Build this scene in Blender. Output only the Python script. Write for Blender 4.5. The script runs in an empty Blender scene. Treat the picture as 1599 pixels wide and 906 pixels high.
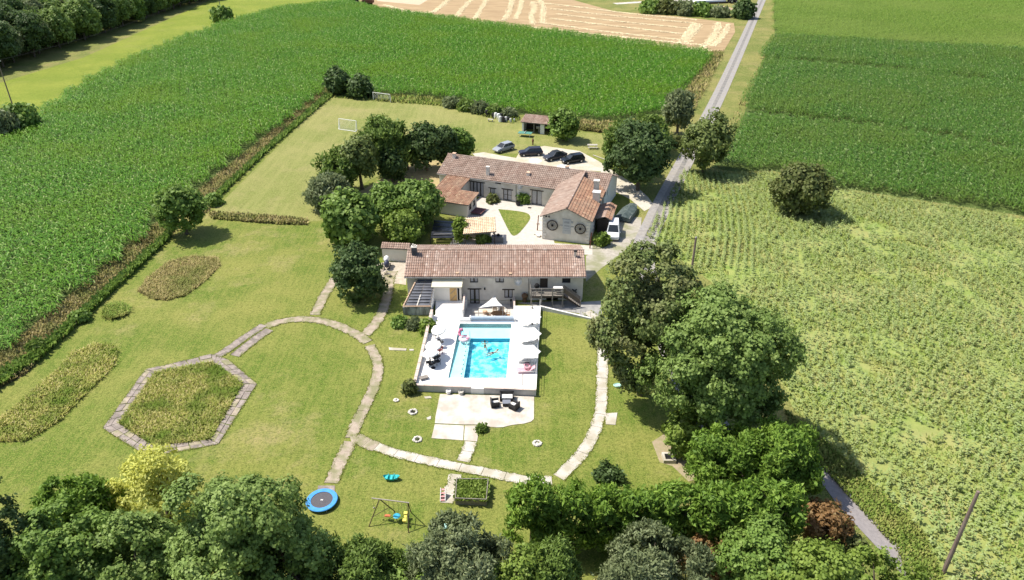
import bpy, bmesh, math, random
import numpy as np
from mathutils import Vector, geometry

C = bpy.context.scene.collection
rng = np.random.default_rng(7)
random.seed(7)

# ------------------------------------------------------------------ camera, sky, sun, exposure
CAMH = 45.0; FPX = 1130.0; PITCH = math.radians(29.5)
cam_d = bpy.data.cameras.new('camera'); cam = bpy.data.objects.new('camera', cam_d); C.objects.link(cam)
cam.location = (0, 0, CAMH); cam.rotation_euler = (math.pi/2 - PITCH, 0, 0)
cam_d.sensor_width = 36; cam_d.sensor_fit = 'HORIZONTAL'; cam_d.lens = FPX*36/1599
cam_d.clip_start = 0.5; cam_d.clip_end = 6000
bpy.context.scene.camera = cam
SUN = Vector((-1.32, 0.38, 2.2)).normalized()
w = bpy.data.worlds.new('World'); bpy.context.scene.world = w; w.use_nodes = True
wn = w.node_tree.nodes; wl = w.node_tree.links
sky = wn.new('ShaderNodeTexSky'); sky.sky_type = 'NISHITA'; sky.sun_disc = False
sky.sun_elevation = math.asin(SUN.z); sky.sun_rotation = math.atan2(SUN.x, SUN.y)
sky.air_density = 1.0; sky.dust_density = 1.5
wl.new(sky.outputs[0], wn['Background'].inputs[0]); wn['Background'].inputs[1].default_value = 0.115
sl = bpy.data.lights.new('sun', 'SUN'); sl.energy = 4.6; sl.angle = math.radians(0.55); sl.color = (1, .945, .85)
so = bpy.data.objects.new('sun', sl); C.objects.link(so); so.location = (-60, 40, 120)
so.rotation_euler = SUN.to_track_quat('Z', 'Y').to_euler()
vs = bpy.context.scene.view_settings
vs.view_transform = 'Standard'; vs.look = 'None'; vs.exposure = 0.56; vs.gamma = 1; vs.use_curve_mapping = False

# ------------------------------------------------------------------ pixel rays to points of the place
CP, SP = math.cos(PITCH), math.sin(PITCH)
def at(px, py, z=0.0):
    x = (px-799.5)/FPX; y = (453-py)/FPX
    t = (z-CAMH)/(-SP + y*CP)
    return Vector((t*x, t*(CP + y*SP), z))
def on_y(px, py, Y):                       # point on the upright plane y = Y
    x = (px-799.5)/FPX; y = (453-py)/FPX
    t = Y/(CP + y*SP)
    return Vector((t*x, Y, CAMH + t*(-SP + y*CP)))
def dist(p): return math.sqrt(p[0]**2 + p[1]**2 + (p[2]-CAMH)**2)
def poly(pts, z=0.0): return [at(a, b, z).to_2d() for a, b in pts]
def inside(P, pg):                         # numpy point in polygon
    x, y = P[:, 0], P[:, 1]; r = np.zeros(len(P), bool); n = len(pg)
    for i in range(n):
        x0, y0 = pg[i]; x1, y1 = pg[(i+1) % n]
        if y0 == y1: continue
        c = ((y0 > y) != (y1 > y)) & (x < (x1-x0)*(y-y0)/(y1-y0)+x0)
        r ^= c
    return r
def vnoise(P, s, seed):                    # smooth value noise for placing plants
    g = np.random.default_rng(seed).random((64, 64))
    q = np.asarray(P)[:, :2]/s + 1000.0; i = np.floor(q).astype(int); f = q-i; f = f*f*(3-2*f)
    a = lambda dx, dy: g[(i[:, 0]+dx) % 64, (i[:, 1]+dy) % 64]
    return (a(0,0)*(1-f[:,0])+a(1,0)*f[:,0])*(1-f[:,1]) + (a(0,1)*(1-f[:,0])+a(1,1)*f[:,0])*f[:,1]

# ------------------------------------------------------------------ materials
MATS = {}
def _n(nt, t, **k):
    n = nt.nodes.new(t)
    for a, v in k.items():
        if a.startswith('i'): n.inputs[int(a[1:])].default_value = v
        else: setattr(n, a, v)
    return n
def base_mat(name):
    m = bpy.data.materials.new(name); m.use_nodes = True; nt = m.node_tree
    b = nt.nodes['Principled BSDF']; return m, nt, b
def ramp(nt, stops):
    r = nt.nodes.new('ShaderNodeValToRGB'); e = r.color_ramp.elements
    while len(e) < len(stops): e.new(.5)
    for x, (p, c) in zip(e, stops): x.position = p; x.color = (*c, 1)
    return r
def rgb(c): return (c[0], c[1], c[2], 1)
def mat(name, c1, c2=None, scale=4.0, rough=.8, bump=0.0, bscale=None, metal=0.0, lo=.35, hi=.65, obj=False, spec=.3, stretch=None, c3=None, scale3=.3, k3=.5):
    if name in MATS: return MATS[name]
    m, nt, b = base_mat(name); L = nt.links
    b.inputs['Roughness'].default_value = rough; b.inputs['Metallic'].default_value = metal
    b.inputs['Specular IOR Level'].default_value = spec
    if obj: pos = _n(nt, 'ShaderNodeTexCoord').outputs['Object']
    else: pos = _n(nt, 'ShaderNodeNewGeometry').outputs['Position']
    if stretch:
        mp = _n(nt, 'ShaderNodeMapping'); mp.inputs['Scale'].default_value = stretch[:3]
        if len(stretch) > 3: mp.inputs['Rotation'].default_value = (0, 0, stretch[3])
        L.new(pos, mp.inputs[0]); pos = mp.outputs[0]
    if c2 is None: b.inputs['Base Color'].default_value = rgb(c1)
    else:
        n = _n(nt, 'ShaderNodeTexNoise'); n.inputs['Scale'].default_value = scale; n.inputs['Detail'].default_value = 6; n.inputs['Roughness'].default_value = .65
        L.new(pos, n.inputs['Vector'])
        r = ramp(nt, [(lo, c1), (hi, c2)]); L.new(n.outputs['Fac'], r.inputs[0]); col = r.outputs[0]
        if c3 is not None:
            n3 = _n(nt, 'ShaderNodeTexNoise'); n3.inputs['Scale'].default_value = scale3; n3.inputs['Detail'].default_value = 5
            L.new(pos, n3.inputs['Vector'])
            r3 = ramp(nt, [(.42, (0, 0, 0)), (.62, (k3, k3, k3))]); L.new(n3.outputs['Fac'], r3.inputs[0])
            mx = _n(nt, 'ShaderNodeMix', data_type='RGBA'); L.new(r3.outputs[0], mx.inputs[0]); L.new(col, mx.inputs[6]); mx.inputs[7].default_value = rgb(c3); col = mx.outputs[2]
        L.new(col, b.inputs['Base Color'])
    if bump:
        bn = _n(nt, 'ShaderNodeTexNoise'); bn.inputs['Scale'].default_value = bscale or scale*3; bn.inputs['Detail'].default_value = 5; L.new(pos, bn.inputs['Vector'])
        bp = _n(nt, 'ShaderNodeBump'); bp.inputs['Strength'].default_value = bump; bp.inputs['Distance'].default_value = .1
        L.new(bn.outputs['Fac'], bp.inputs['Height']); L.new(bp.outputs[0], b.inputs['Normal'])
    MATS[name] = m; return m
def tint_mat(name, stops, rough=.7, transl=0.0, world=None, spec=.25, nscale=0.0, up=0.0):
    """colour picked per leaf, blade or tile from the mesh attribute 'tint'; world = (scale, colour, amount) adds broad patches"""
    if name in MATS: return MATS[name]
    m, nt, b = base_mat(name); L = nt.links
    a = _n(nt, 'ShaderNodeAttribute', attribute_name='tint')
    r = ramp(nt, stops); L.new(a.outputs['Fac'], r.inputs[0]); col = r.outputs[0]
    g = _n(nt, 'ShaderNodeNewGeometry')
    if world:
        n = _n(nt, 'ShaderNodeTexNoise'); n.inputs['Scale'].default_value = world[0]; n.inputs['Detail'].default_value = 4; n.inputs['Roughness'].default_value = .6
        L.new(g.outputs['Position'], n.inputs['Vector'])
        r2 = ramp(nt, [(.45, (0, 0, 0)), (.65, (world[2],)*3)]); L.new(n.outputs['Fac'], r2.inputs[0])
        mx = _n(nt, 'ShaderNodeMix', data_type='RGBA'); L.new(r2.outputs[0], mx.inputs[0]); L.new(col, mx.inputs[6]); mx.inputs[7].default_value = rgb(world[1]); col = mx.outputs[2]
    if nscale:
        n = _n(nt, 'ShaderNodeTexNoise'); n.inputs['Scale'].default_value = nscale; n.inputs['Detail'].default_value = 5; L.new(g.outputs['Position'], n.inputs['Vector'])
        r2 = ramp(nt, [(.3, (.80, .79, .78)), (.7, (1.12, 1.12, 1.12))]); L.new(n.outputs['Fac'], r2.inputs[0])
        mx = _n(nt, 'ShaderNodeMix', data_type='RGBA', blend_type='MULTIPLY'); mx.inputs[0].default_value = 1; L.new(col, mx.inputs[6]); L.new(r2.outputs[0], mx.inputs[7]); col = mx.outputs[2]
    L.new(col, b.inputs['Base Color']); b.inputs['Roughness'].default_value = rough; b.inputs['Specular IOR Level'].default_value = spec
    nrm = None
    if up:                                 # thin blades: soften the facet normal towards the upright growth direction
        v = _n(nt, 'ShaderNodeVectorMath', operation='SCALE'); L.new(g.outputs['Normal'], v.inputs[0]); v.inputs['Scale'].default_value = 1-up
        v2 = _n(nt, 'ShaderNodeVectorMath', operation='ADD'); L.new(v.outputs[0], v2.inputs[0]); v2.inputs[1].default_value = (0, 0, up)
        v3 = _n(nt, 'ShaderNodeVectorMath', operation='NORMALIZE'); L.new(v2.outputs[0], v3.inputs[0]); nrm = v3.outputs[0]; L.new(nrm, b.inputs['Normal'])
    if transl:
        t = _n(nt, 'ShaderNodeBsdfTranslucent'); L.new(col, t.inputs['Color'])
        ms = _n(nt, 'ShaderNodeMixShader'); ms.inputs[0].default_value = transl
        L.new(b.outputs[0], ms.inputs[1]); L.new(t.outputs[0], ms.inputs[2]); L.new(ms.outputs[0], nt.nodes['Material Output'].inputs['Surface'])
    MATS[name] = m; return m

# ------------------------------------------------------------------ mesh building
OFF = {}                                   # world offset of each root Empty
class MB:
    def __init__(s): s.v = []; s.f = []; s.mi = []; s.t = []; s.m = 0; s.tt = .5
    def add(s, vs, fs):
        o = len(s.v); s.v += [tuple(p) for p in vs]; s.t += [s.tt]*len(vs)
        for f in fs: s.f.append(tuple(i+o for i in f)); s.mi.append(s.m)
        return s
    def quad(s, a, b, c, d): return s.add([a, b, c, d], [(0, 1, 2, 3)])
    def box(s, c, size, rz=0.0, ax=None):
        c = Vector(c); hx, hy, hz = [q/2 for q in size]
        ca, sa = math.cos(rz), math.sin(rz)
        u = Vector((ca, sa, 0)); v = Vector((-sa, ca, 0)); n = Vector((0, 0, 1))
        if ax: u, v, n = ax
        P = [c + u*(x*hx) + v*(y*hy) + n*(z*hz) for z in (-1, 1) for x, y in ((-1,-1),(1,-1),(1,1),(-1,1))]
        return s.add(P, [(3,2,1,0),(4,5,6,7),(0,1,5,4),(1,2,6,5),(2,3,7,6),(3,0,4,7)])
    def prism(s, pts, z0, z1, taper=0.0):
        n = len(pts); A = sum((pts[i][0]*pts[(i+1)%n][1]-pts[(i+1)%n][0]*pts[i][1]) for i in range(n))
        if A < 0: pts = list(reversed(pts))
        c = Vector((sum(p[0] for p in pts)/n, sum(p[1] for p in pts)/n))
        top = [Vector((p[0], p[1])) + (c-Vector((p[0], p[1]))).normalized()*taper for p in pts]
        P = [(p[0], p[1], z0) for p in pts] + [(p[0], p[1], z1) for p in top]
        o = len(s.v); s.v += P; s.t += [s.tt]*len(P)
        for i in range(n): s.f.append((o+i, o+(i+1)%n, o+n+(i+1)%n, o+n+i)); s.mi.append(s.m)
        for t in geometry.tessellate_polygon([[Vector((p[0], p[1], 0)) for p in top]]):
            a, b, c3 = t
            ar = (top[b]-top[a]).cross(top[c3]-top[a])
            s.f.append((o+n+a, o+n+b, o+n+c3) if ar > 0 else (o+n+a, o+n+c3, o+n+b)); s.mi.append(s.m)
        return s
    def tube(s, a, b, r0, r1=None, n=8, cap=True):
        a = Vector(a); b = Vector(b); r1 = r0 if r1 is None else r1
        d = (b-a).normalized(); u = d.orthogonal().normalized(); v = d.cross(u)
        P = []
        for p, r in ((a, r0), (b, r1)):
            for i in range(n):
                t = 2*math.pi*i/n; P.append(p + u*(r*math.cos(t)) + v*(r*math.sin(t)))
        F = [(i, (i+1)%n, n+(i+1)%n, n+i) for i in range(n)]
        if cap: F += [tuple(range(n-1, -1, -1)), tuple(range(n, 2*n))]
        return s.add(P, F)
    def path(s, pts, r, n=6):
        for i in range(len(pts)-1): s.tube(pts[i], pts[i+1], r if not callable(r) else r(i/(len(pts)-1)), r if not callable(r) else r((i+1)/(len(pts)-1)), n)
        return s
    def lathe(s, c, prof, n=16, sx=1.0, sy=1.0):
        c = Vector(c); P = []
        for r, z in prof:
            for i in range(n):
                t = 2*math.pi*i/n; P.append((c.x+r*sx*math.cos(t), c.y+r*sy*math.sin(t), c.z+z))
        F = []
        for k in range(len(prof)-1):
            for i in range(n): F.append((k*n+i, k*n+(i+1)%n, (k+1)*n+(i+1)%n, (k+1)*n+i))
        if prof[0][0] > 1e-4: F.append(tuple(range(n-1, -1, -1)))
        if prof[-1][0] > 1e-4: F.append(tuple((len(prof)-1)*n+i for i in range(n)))
        return s.add(P, F)
    def ball(s, c, r, n=8, sx=1, sy=1, sz=1):
        return s.lathe(c, [(max(1e-5, r*math.sin(math.pi*k/(n//2+1))), -r*sz*math.cos(math.pi*k/(n//2+1))) for k in range(n//2+2)], n, sx, sy)
    def torus(s, c, R, r, ax=(0,0,1), n=20, m=8, arc=(0, 2*math.pi)):
        c = Vector(c); ax = Vector(ax).normalized(); u = ax.orthogonal().normalized(); v = ax.cross(u); P = []
        for i in range(n):
            t = 2*math.pi*i/n; d = u*math.cos(t)+v*math.sin(t)
            for j in range(m):
                q = 2*math.pi*j/m; P.append(c + d*(R+r*math.cos(q)) + ax*(r*math.sin(q)))
        return s.add(P, [(i*m+j, ((i+1)%n)*m+j, ((i+1)%n)*m+(j+1)%m, i*m+(j+1)%m) for i in range(n) for j in range(m)])
    def xf(s, loc, rz=0.0, sc=1.0):
        ca, sa = math.cos(rz), math.sin(rz)
        s.v = [(loc[0]+sc*(x*ca-y*sa), loc[1]+sc*(x*sa+y*ca), loc[2]+sc*z) for x, y, z in s.v]; return s
def setp(o, label=None, cat=None, group=None, kind=None):
    if label: o['label'] = label
    if cat: o['category'] = cat
    if group: o['group'] = group
    if kind: o['kind'] = kind
    return o
def np_mesh(name, V, F, mats, tint=None, mi=None, smooth=False):
    me = bpy.data.meshes.new(name); V = np.asarray(V, np.float32); F = np.asarray(F, np.int32); k = F.shape[1]
    me.vertices.add(len(V)); me.vertices.foreach_set('co', V.ravel())
    me.loops.add(F.size); me.loops.foreach_set('vertex_index', F.ravel())
    me.polygons.add(len(F)); me.polygons.foreach_set('loop_start', np.arange(0, F.size, k, dtype=np.int32)); me.polygons.foreach_set('loop_total', np.full(len(F), k, np.int32))
    for m in mats: me.materials.append(m)
    if mi is not None: me.polygons.foreach_set('material_index', np.asarray(mi, np.int32))
    if tint is not None:
        a = me.attributes.new('tint', 'FLOAT', 'POINT'); a.data.foreach_set('value', np.asarray(tint, np.float32))
    me.update(); me.validate(); return me
def link(name, me, parent=None):
    o = bpy.data.objects.new(name, me); C.objects.link(o)
    if parent is not None: o.parent = parent
    return o
def part(name, mb, mats, parent=None, label=None, kind=None, smooth=False):
    """one mesh object; under a root its vertices are stored from the root's base point"""
    off = Vector((0, 0, 0)); p = parent
    while p is not None and p.name not in OFF and p.parent is not None: p = p.parent
    if p is not None: off = OFF.get(p.name, off)
    me = bpy.data.meshes.new(name)
    me.from_pydata([(x-off[0], y-off[1], z-off[2]) for x, y, z in mb.v], [], mb.f)
    if not isinstance(mats, (list, tuple)): mats = [mats]
    for m in mats: me.materials.append(m)
    if len(mats) > 1: me.polygons.foreach_set('material_index', mb.mi)
    a = me.attributes.new('tint', 'FLOAT', 'POINT'); a.data.foreach_set('value', mb.t)
    if smooth: me.polygons.foreach_set('use_smooth', [True]*len(me.polygons))
    me.update()
    o = link(name, me, parent)
    return setp(o, label=label, kind=kind)
def root(name, loc, label, cat, group=None, local=False, kind=None):
    o = bpy.data.objects.new(name, None); C.objects.link(o); o.location = loc; o.empty_display_size = .5
    if not local: OFF[o.name] = Vector(loc)
    return setp(o, label, cat, group, kind)
def single(name, mb, mats, label, cat, group=None, smooth=False):
    """a thing that is one mesh, origin at its base"""
    A = np.array(mb.v); c = Vector((float(A[:, 0].mean()), float(A[:, 1].mean()), float(A[:, 2].min())))
    mb.v = [(x-c.x, y-c.y, z-c.z) for x, y, z in mb.v]
    o = part(name, mb, mats, smooth=smooth); o.location = c
    return setp(o, label, cat, group)
def dup(r, loc, rz, label=None):
    n = r.copy(); C.objects.link(n); n.location = loc; n.rotation_euler = (0, 0, rz)
    if label: n['label'] = label
    for ch in list(r.children):
        c = ch.copy(); C.objects.link(c); c.parent = n
        for g in ch.children:
            d = g.copy(); C.objects.link(d); d.parent = c
    return n
def sheet(name, pts, z, m, holes=(), kind='structure', sub=None):
    rings = [[Vector((p[0], p[1], 0)) for p in pts]] + [[Vector((p[0], p[1], 0)) for p in h] for h in holes]
    flat = [p for r in rings for p in r]
    F = []
    for a, b, c in geometry.tessellate_polygon(rings):
        q = (flat[b]-flat[a]).cross(flat[c]-flat[a]).z
        F.append((a, b, c) if q > 0 else (a, c, b))
    me = bpy.data.meshes.new(name); me.from_pydata([(p.x, p.y, z) for p in flat], [], F); me.materials.append(m)
    o = link(name, me); o['kind'] = kind; return o
def ribbon(pts, wd):
    """left and right edge of a strip along a centre line; wd number or list"""
    n = len(pts); L = []; R = []
    for i in range(n):
        a = pts[max(0, i-1)]; b = pts[min(n-1, i+1)]; d = (b-a).normalized(); nn = Vector((-d.y, d.x))
        ww = wd[i] if isinstance(wd, (list, tuple)) else wd
        L.append(pts[i]+nn*ww/2); R.append(pts[i]-nn*ww/2)
    return L, R
def smooth_line(pts, n):
    P = [Vector(p) for p in pts]; out = []
    P = [P[0]*2-P[1]] + P + [P[-1]*2-P[-2]]
    for i in range(1, len(P)-2):
        for k in range(n):
            t = k/n; a, b, c, d = P[i-1], P[i], P[i+1], P[i+2]
            out.append(.5*((2*b)+(-a+c)*t+(2*a-5*b+4*c-d)*t*t+(-a+3*b-3*c+d)*t**3))
    out.append(P[-2]); return out
def resample(pts, step):
    L = [0]
    for i in range(1, len(pts)): L.append(L[-1]+(pts[i]-pts[i-1]).length)
    n = max(1, round(L[-1]/step)); out = []
    for k in range(n+1):
        s = L[-1]*k/n; i = 0
        while i < len(L)-2 and L[i+1] < s: i += 1
        t = (s-L[i])/max(1e-6, L[i+1]-L[i]); out.append(pts[i].lerp(pts[i+1], t))
    return out

# ------------------------------------------------------------------ ground, fields, roads
def lawn_mat(name, green, dry, brown, stripe=None, kdry=.9):
    m, nt, b = base_mat(name); L = nt.links; b.inputs['Roughness'].default_value = .9; b.inputs['Specular IOR Level'].default_value = .15
    g = _n(nt, 'ShaderNodeNewGeometry').outputs['Position']
    def noise(sc, det=5, rgh=.6, vec=None):
        n = _n(nt, 'ShaderNodeTexNoise'); n.inputs['Scale'].default_value = sc; n.inputs['Detail'].default_value = det; n.inputs['Roughness'].default_value = rgh
        L.new(vec or g, n.inputs['Vector']); return n.outputs['Fac']
    def mix(fac, a, bcol):
        x = _n(nt, 'ShaderNodeMix', data_type='RGBA'); L.new(fac, x.inputs[0])
        if isinstance(a, tuple): x.inputs[6].default_value = rgb(a)
        else: L.new(a, x.inputs[6])
        if isinstance(bcol, tuple): x.inputs[7].default_value = rgb(bcol)
        else: L.new(bcol, x.inputs[7])
        return x.outputs[2]
    def rp(f, lo, hi, k=1.0):
        r = ramp(nt, [(lo, (0, 0, 0)), (hi, (k, k, k))]); L.new(f, r.inputs[0]); return r.outputs[0]
    c = mix(rp(noise(.085, 7, .66), .43, .60, kdry), green, dry)
    c = mix(rp(noise(.35, 6, .7), .52, .75, .6), c, tuple(q*.72 for q in green))
    c = mix(rp(noise(.07, 7, .74), .53, .67, .85), c, brown)
    c = mix(rp(noise(1.1, 6, .75), .46, .66, .5), c, tuple(q*1.18 for q in dry))
    c = mix(rp(noise(3.4, 6, .8), .45, .62, .75), c, tuple(q*.42 for q in green))
    c = mix(rp(noise(8.0, 4, .85), .49, .64, .7), c, tuple(min(1, q*1.55) for q in dry))
    if stripe:
        mp = _n(nt, 'ShaderNodeMapping'); mp.inputs['Rotation'].default_value = (0, 0, stripe[0]); mp.inputs['Scale'].default_value = (1, .06, 1); L.new(g, mp.inputs[0])
        s = noise(stripe[1], 3, .6, mp.outputs[0]); c = mix(rp(s, .47, .58, stripe[2]), c, tuple(q*1.12 for q in dry))
    L.new(c, b.inputs['Base Color'])
    bp = _n(nt, 'ShaderNodeBump'); bp.inputs['Strength'].default_value = .75; bp.inputs['Distance'].default_value = .08
    L.new(noise(5.0, 7, .8), bp.inputs['Height']); L.new(bp.outputs[0], b.inputs['Normal'])
    MATS[name] = m; return m
M_rough = lawn_mat('rough grass', (.105, .150, .028), (.26, .235, .080), (.29, .225, .105))
M_lawn = lawn_mat('lawn', (.085, .148, .016), (.232, .23, .060), (.36, .28, .14), stripe=(.95, 2.2, .22))
M_pitch = lawn_mat('mown field', (.165, .200, .045), (.265, .255, .090), (.33, .27, .13), stripe=(-.62, 1.1, .30))
M_soil = mat('field soil', (.06, .095, .015), (.09, .12, .03), 1.5, .95, .5)
M_crop = mat('weedy crop floor', (.175, .25, .05), (.28, .315, .09), .5, .95, .6, 4, lo=.38, hi=.62, c3=(.34, .29, .13), scale3=.16, k3=.5)
M_straw = mat('straw floor', (.10, .07, .03), (.26, .19, .10), 1.2, .95, .4)

H2_HOLE = [(-5.7, 72.2), (.2, 72.2), (.2, 76.97), (-5.7, 76.97)]
POOL_HOLE = [tuple(at(*p, .5).to_2d()) for p in ((698.6, 591.6), (791.6, 591.6), (799.9, 504.6), (717.0, 504.6))]
sheet('ground', [(-1500, -300), (1500, -300), (1500, 2500), (-1500, 2500)], -.02, M_rough, [H2_HOLE, POOL_HOLE])
M_strip = lawn_mat('bright grass strip', (.145, .20, .022), (.23, .26, .04), (.22, .23, .06))
sheet('field', poly([(-200, 300), (0, 225), (60, 190), (130, 150), (200, 110), (350, 48), (440, 16), (540, 0), (560, -30), (380, -30), (330, 0), (130, 90), (-200, 190)]), -.004, M_strip)
LAWN = [(-60, 640), (40, 585), (150, 480), (262, 374), (330, 322), (515, 148), (600, 158), (690, 163), (790, 190), (900, 205), (955, 210), (1005, 270), (985, 318), (975, 350), (1010, 420), (1060, 520), (1085, 640), (1090, 740), (1000, 830), (900, 930), (-120, 960)]
sheet('lawn', poly(LAWN), 0, M_lawn, [H2_HOLE, POOL_HOLE])
sheet('playing_field', poly([(326, 336), (515, 149), (600, 158), (690, 163), (790, 190), (900, 205), (955, 212), (960, 240), (760, 240), (690, 245), (620, 262), (540, 300), (500, 345), (420, 350)]), .006, M_pitch)
M_bare = mat('dry bare earth', (.44, .33, .17), (.32, .27, .12), 1.2, .95, .4)
sheet('bare_earth', poly([(618, 268), (650, 252), (690, 250), (698, 270), (690, 300), (660, 305), (600, 300), (560, 330), (535, 330), (560, 300)]), .012, M_bare)
sheet('bare_earth', poly([(1018, 690), (1040, 676), (1058, 690), (1075, 720), (1090, 748), (1075, 752), (1050, 728), (1030, 722)]), .012, mat('dusty earth', (.36, .28, .20), (.26, .24, .12), 1.6, .95, .4))
# maize and the other crops
MAIZE_L = [(-120, 690), (0, 565), (230, 368), (258, 340), (300, 306), (508, 141), (560, 146), (690, 155), (800, 178), (945, 190), (1040, 178), (1055, 160), (1104, 92), (1106, 84), (590, 16), (540, 4), (440, 14), (350, 40), (200, 97), (130, 134), (60, 186), (0, 226), (-200, 330)]
MAIZE_R = [(1110, 262), (1148, 268), (1205, 266), (1290, 290), (1650, 345), (1900, 390), (1900, 110), (1650, 86), (1400, 70), (1210, 60), (1200, 72), (1162, 178), (1138, 236)]
MAIZE_F = [(1210, 58), (1400, 68), (1650, 84), (1900, 108), (1900, -60), (1226, -60), (1208, 10)]
sheet('field', poly(MAIZE_L), .006, M_soil)
sheet('field', poly(MAIZE_R), .006, M_soil)
sheet('field', poly(MAIZE_F), .006, M_soil)
SUNF = [(1008, 368), (1030, 330), (1068, 266), (1150, 272), (1205, 270), (1290, 294), (1650, 350), (1900, 395), (1900, 960), (1500, 960), (1440, 830), (1290, 690), (1240, 640), (1200, 560), (1110, 440)]
sheet('field', poly(SUNF), .004, M_crop)
# stubble with straw swaths
M_stub = mat('wheat stubble', (.30, .205, .11), (.41, .295, .165), .35, .95, .3, 5, stretch=(.25, 1, 1, -.45), lo=.38, hi=.62)
sheet('stubble_field', poly([(592, 12), (1104, 80), (1130, 80), (1148, 50), (1146, 36), (1060, 26), (960, 18), (880, -4), (870, -40), (560, -40), (560, 0)]), .01, M_stub)
M_pale = mat('ploughed pale soil', (.52, .38, .26), (.58, .44, .31), .5, .95, .2)
sheet('bare_soil', poly([(565, -20), (590, 2), (655, 8), (668, 0), (672, -25)]), .022, M_pale)
M_swath = tint_mat('straw', [(0, (.62, .49, .27)), (.5, (.76, .62, .38)), (1, (.84, .72, .48))], .9, 0, up=.7)
def swath(lines):
    V = []; F = []; T = []
    for pts, wd in lines:
        P = resample(smooth_line([at(*p).to_2d() for p in pts], 10), .3)
        for p in P:
            for k in range(7):
                q = np.array([p.x, p.y]) + rng.normal(0, 1, 2)*[wd*.32, wd*.32]
                a = rng.random()*6.28; l = .3+.4*rng.random(); h = .05+.12*rng.random(); o = len(V)
                d = np.array([math.cos(a), math.sin(a)])*l; e = np.array([-d[1], d[0]])*.5
                V += [(q[0]-d[0], q[1]-d[1], .03), (q[0]+e[0], q[1]+e[1], h), (q[0]+d[0], q[1]+d[1], .04), (q[0]-e[0], q[1]-e[1], h*.8)]
                F.append((o, o+1, o+2, o+3)); T += [rng.random()]*4
    o = link('straw_swaths', np_mesh('straw_swaths', V, F, [M_swath], T)); o['kind'] = 'stuff'
SW = [([(600, 15), (700, 29), (850, 48), (980, 65), (1105, 79)], 2.2), ([(655, 24), (740, 33), (860, 46), (1000, 61), (1090, 70)], 1.3),
      ([(845, 36), (950, 50), (1060, 62), (1080, 65)], 1.2), ([(860, 29), (960, 41), (1066, 53)], 1.2), ([(870, 22), (960, 33), (1070, 44)], 1.2), ([(862, 14), (960, 25), (1080, 36)], 1.3), ([(830, 3), (900, 11), (990, 22), (1085, 31)], 1.4),
      ([(800, 0), (797, 12), (791, 26), (786, 32)], 1.6), ([(815, 0), (812, 14), (805, 30)], 1.3), ([(842, 0), (848, 10), (848, 22), (846, 36)], 1.6), ([(832, 4), (834, 14), (830, 24), (832, 38)], 1.6),
      ([(760, 0), (752, 12), (742, 30)], 1.4), ([(735, 0), (722, 14), (712, 27)], 1.4), ([(700, 0), (686, 12), (672, 20), (640, 18), (600, 8)], 1.6),
      ([(1122, 36), (1118, 50), (1108, 64), (1094, 78)], 1.8), ([(1137, 38), (1131, 52), (1120, 66), (1112, 72)], 1.3), ([(1092, 38), (1080, 52), (1068, 66)], 2.2), ([(1084, 36), (1075, 50), (1064, 64)], 1.4)]
swath(SW)
# road, lane, drive
def road(name, line, wd, z, m, n=6):
    P = smooth_line(line, n); L, R = ribbon(P, wd); return sheet(name, L+list(reversed(R)), z, m)
M_road = mat('worn road', (.23, .215, .205), (.35, .33, .31), 1.6, .9, .25, 8, lo=.32, hi=.66, c3=(.30, .27, .22), scale3=.5, k3=.5)
RL = [at(x, y).to_2d() for x, y in [(1203, -25), (1190, 0), (1150, 90), (1115, 165), (1060, 270), (1022, 345)]]
RL += [Vector((17.8, 88)), Vector((17.6, 72)), Vector((18.3, 58))]
RL2 = [at(1268, 730).to_2d(), at(1330, 795).to_2d(), at(1400, 868).to_2d(), at(1500, 975).to_2d()]
road('road', RL + [Vector((19.6, 51))], 3.15, .028, M_road)
road('lane', [Vector((19.4, 52.0))]+RL2, 1.75, .034, mat('grey lane', (.22, .20, .20), (.28, .255, .25), 3, .9, .2))
M_worn = mat('worn wheel track', (.155, .15, .145), (.27, .25, .22), .9, .9, .15, 6)
road('road_centre_strip', RL, .8, .036, M_worn)
M_grav = mat('pale gravel', (.44, .395, .325), (.60, .55, .47), 2.5, .95, .35, 12, lo=.3, hi=.7, c3=(.40, .36, .22), scale3=.35, k3=.55)
sheet('gravel_drive', poly([(1012, 308), (1022, 322), (1006, 330), (985, 312), (958, 298), (938, 268), (850, 262), (748, 252), (738, 240), (756, 238), (782, 243), (806, 247), (812, 236), (850, 228), (905, 236), (935, 252), (962, 270), (990, 288)]), .020, M_grav)
sheet('gravel_yard', poly([(598, 410), (636, 408), (634, 445), (610, 442), (584, 436), (588, 414)]), .020, mat('yard gravel', (.36, .31, .245), (.48, .43, .35), 2.0, .95, .3))
M_court = mat('courtyard paving', (.42, .385, .335), (.56, .52, .46), 1.6, .9, .25, 9, lo=.3, hi=.7)
sheet('courtyard', poly([(700, 386), (740, 316), (752, 306), (800, 316), (850, 322), (866, 380), (925, 384), (925, 398), (700, 396)]), .020, M_court)
sheet('courtyard_lawn', smooth_line([at(*p).to_2d() for p in [(778, 327), (800, 329), (822, 333), (828, 341), (818, 356), (807, 367), (798, 366), (786, 344), (778, 327)]], 4)[:-1], .045, M_lawn)
sheet('side_path', poly([(905, 472), (938, 470), (940, 494), (905, 492)]), .018, mat('grey concrete', (.24, .235, .225), (.36, .345, .32), 1.2, .9, .2))
sheet('side_path', poly([(808, 473), (905, 469), (912, 491), (846, 479.5)]), .016, MATS['grey concrete'])
sheet('gravel_drive', poly([(922, 396), (928, 372), (950, 345), (985, 338), (1002, 340), (1000, 362), (975, 392), (938, 420), (915, 440), (915, 400)]), .016, mat('dusty grey gravel', (.30, .27, .225), (.46, .42, .355), 1.8, .95, .3, 10, lo=.3, hi=.7, c3=(.20, .21, .09), scale3=.4, k3=.7))
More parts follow.
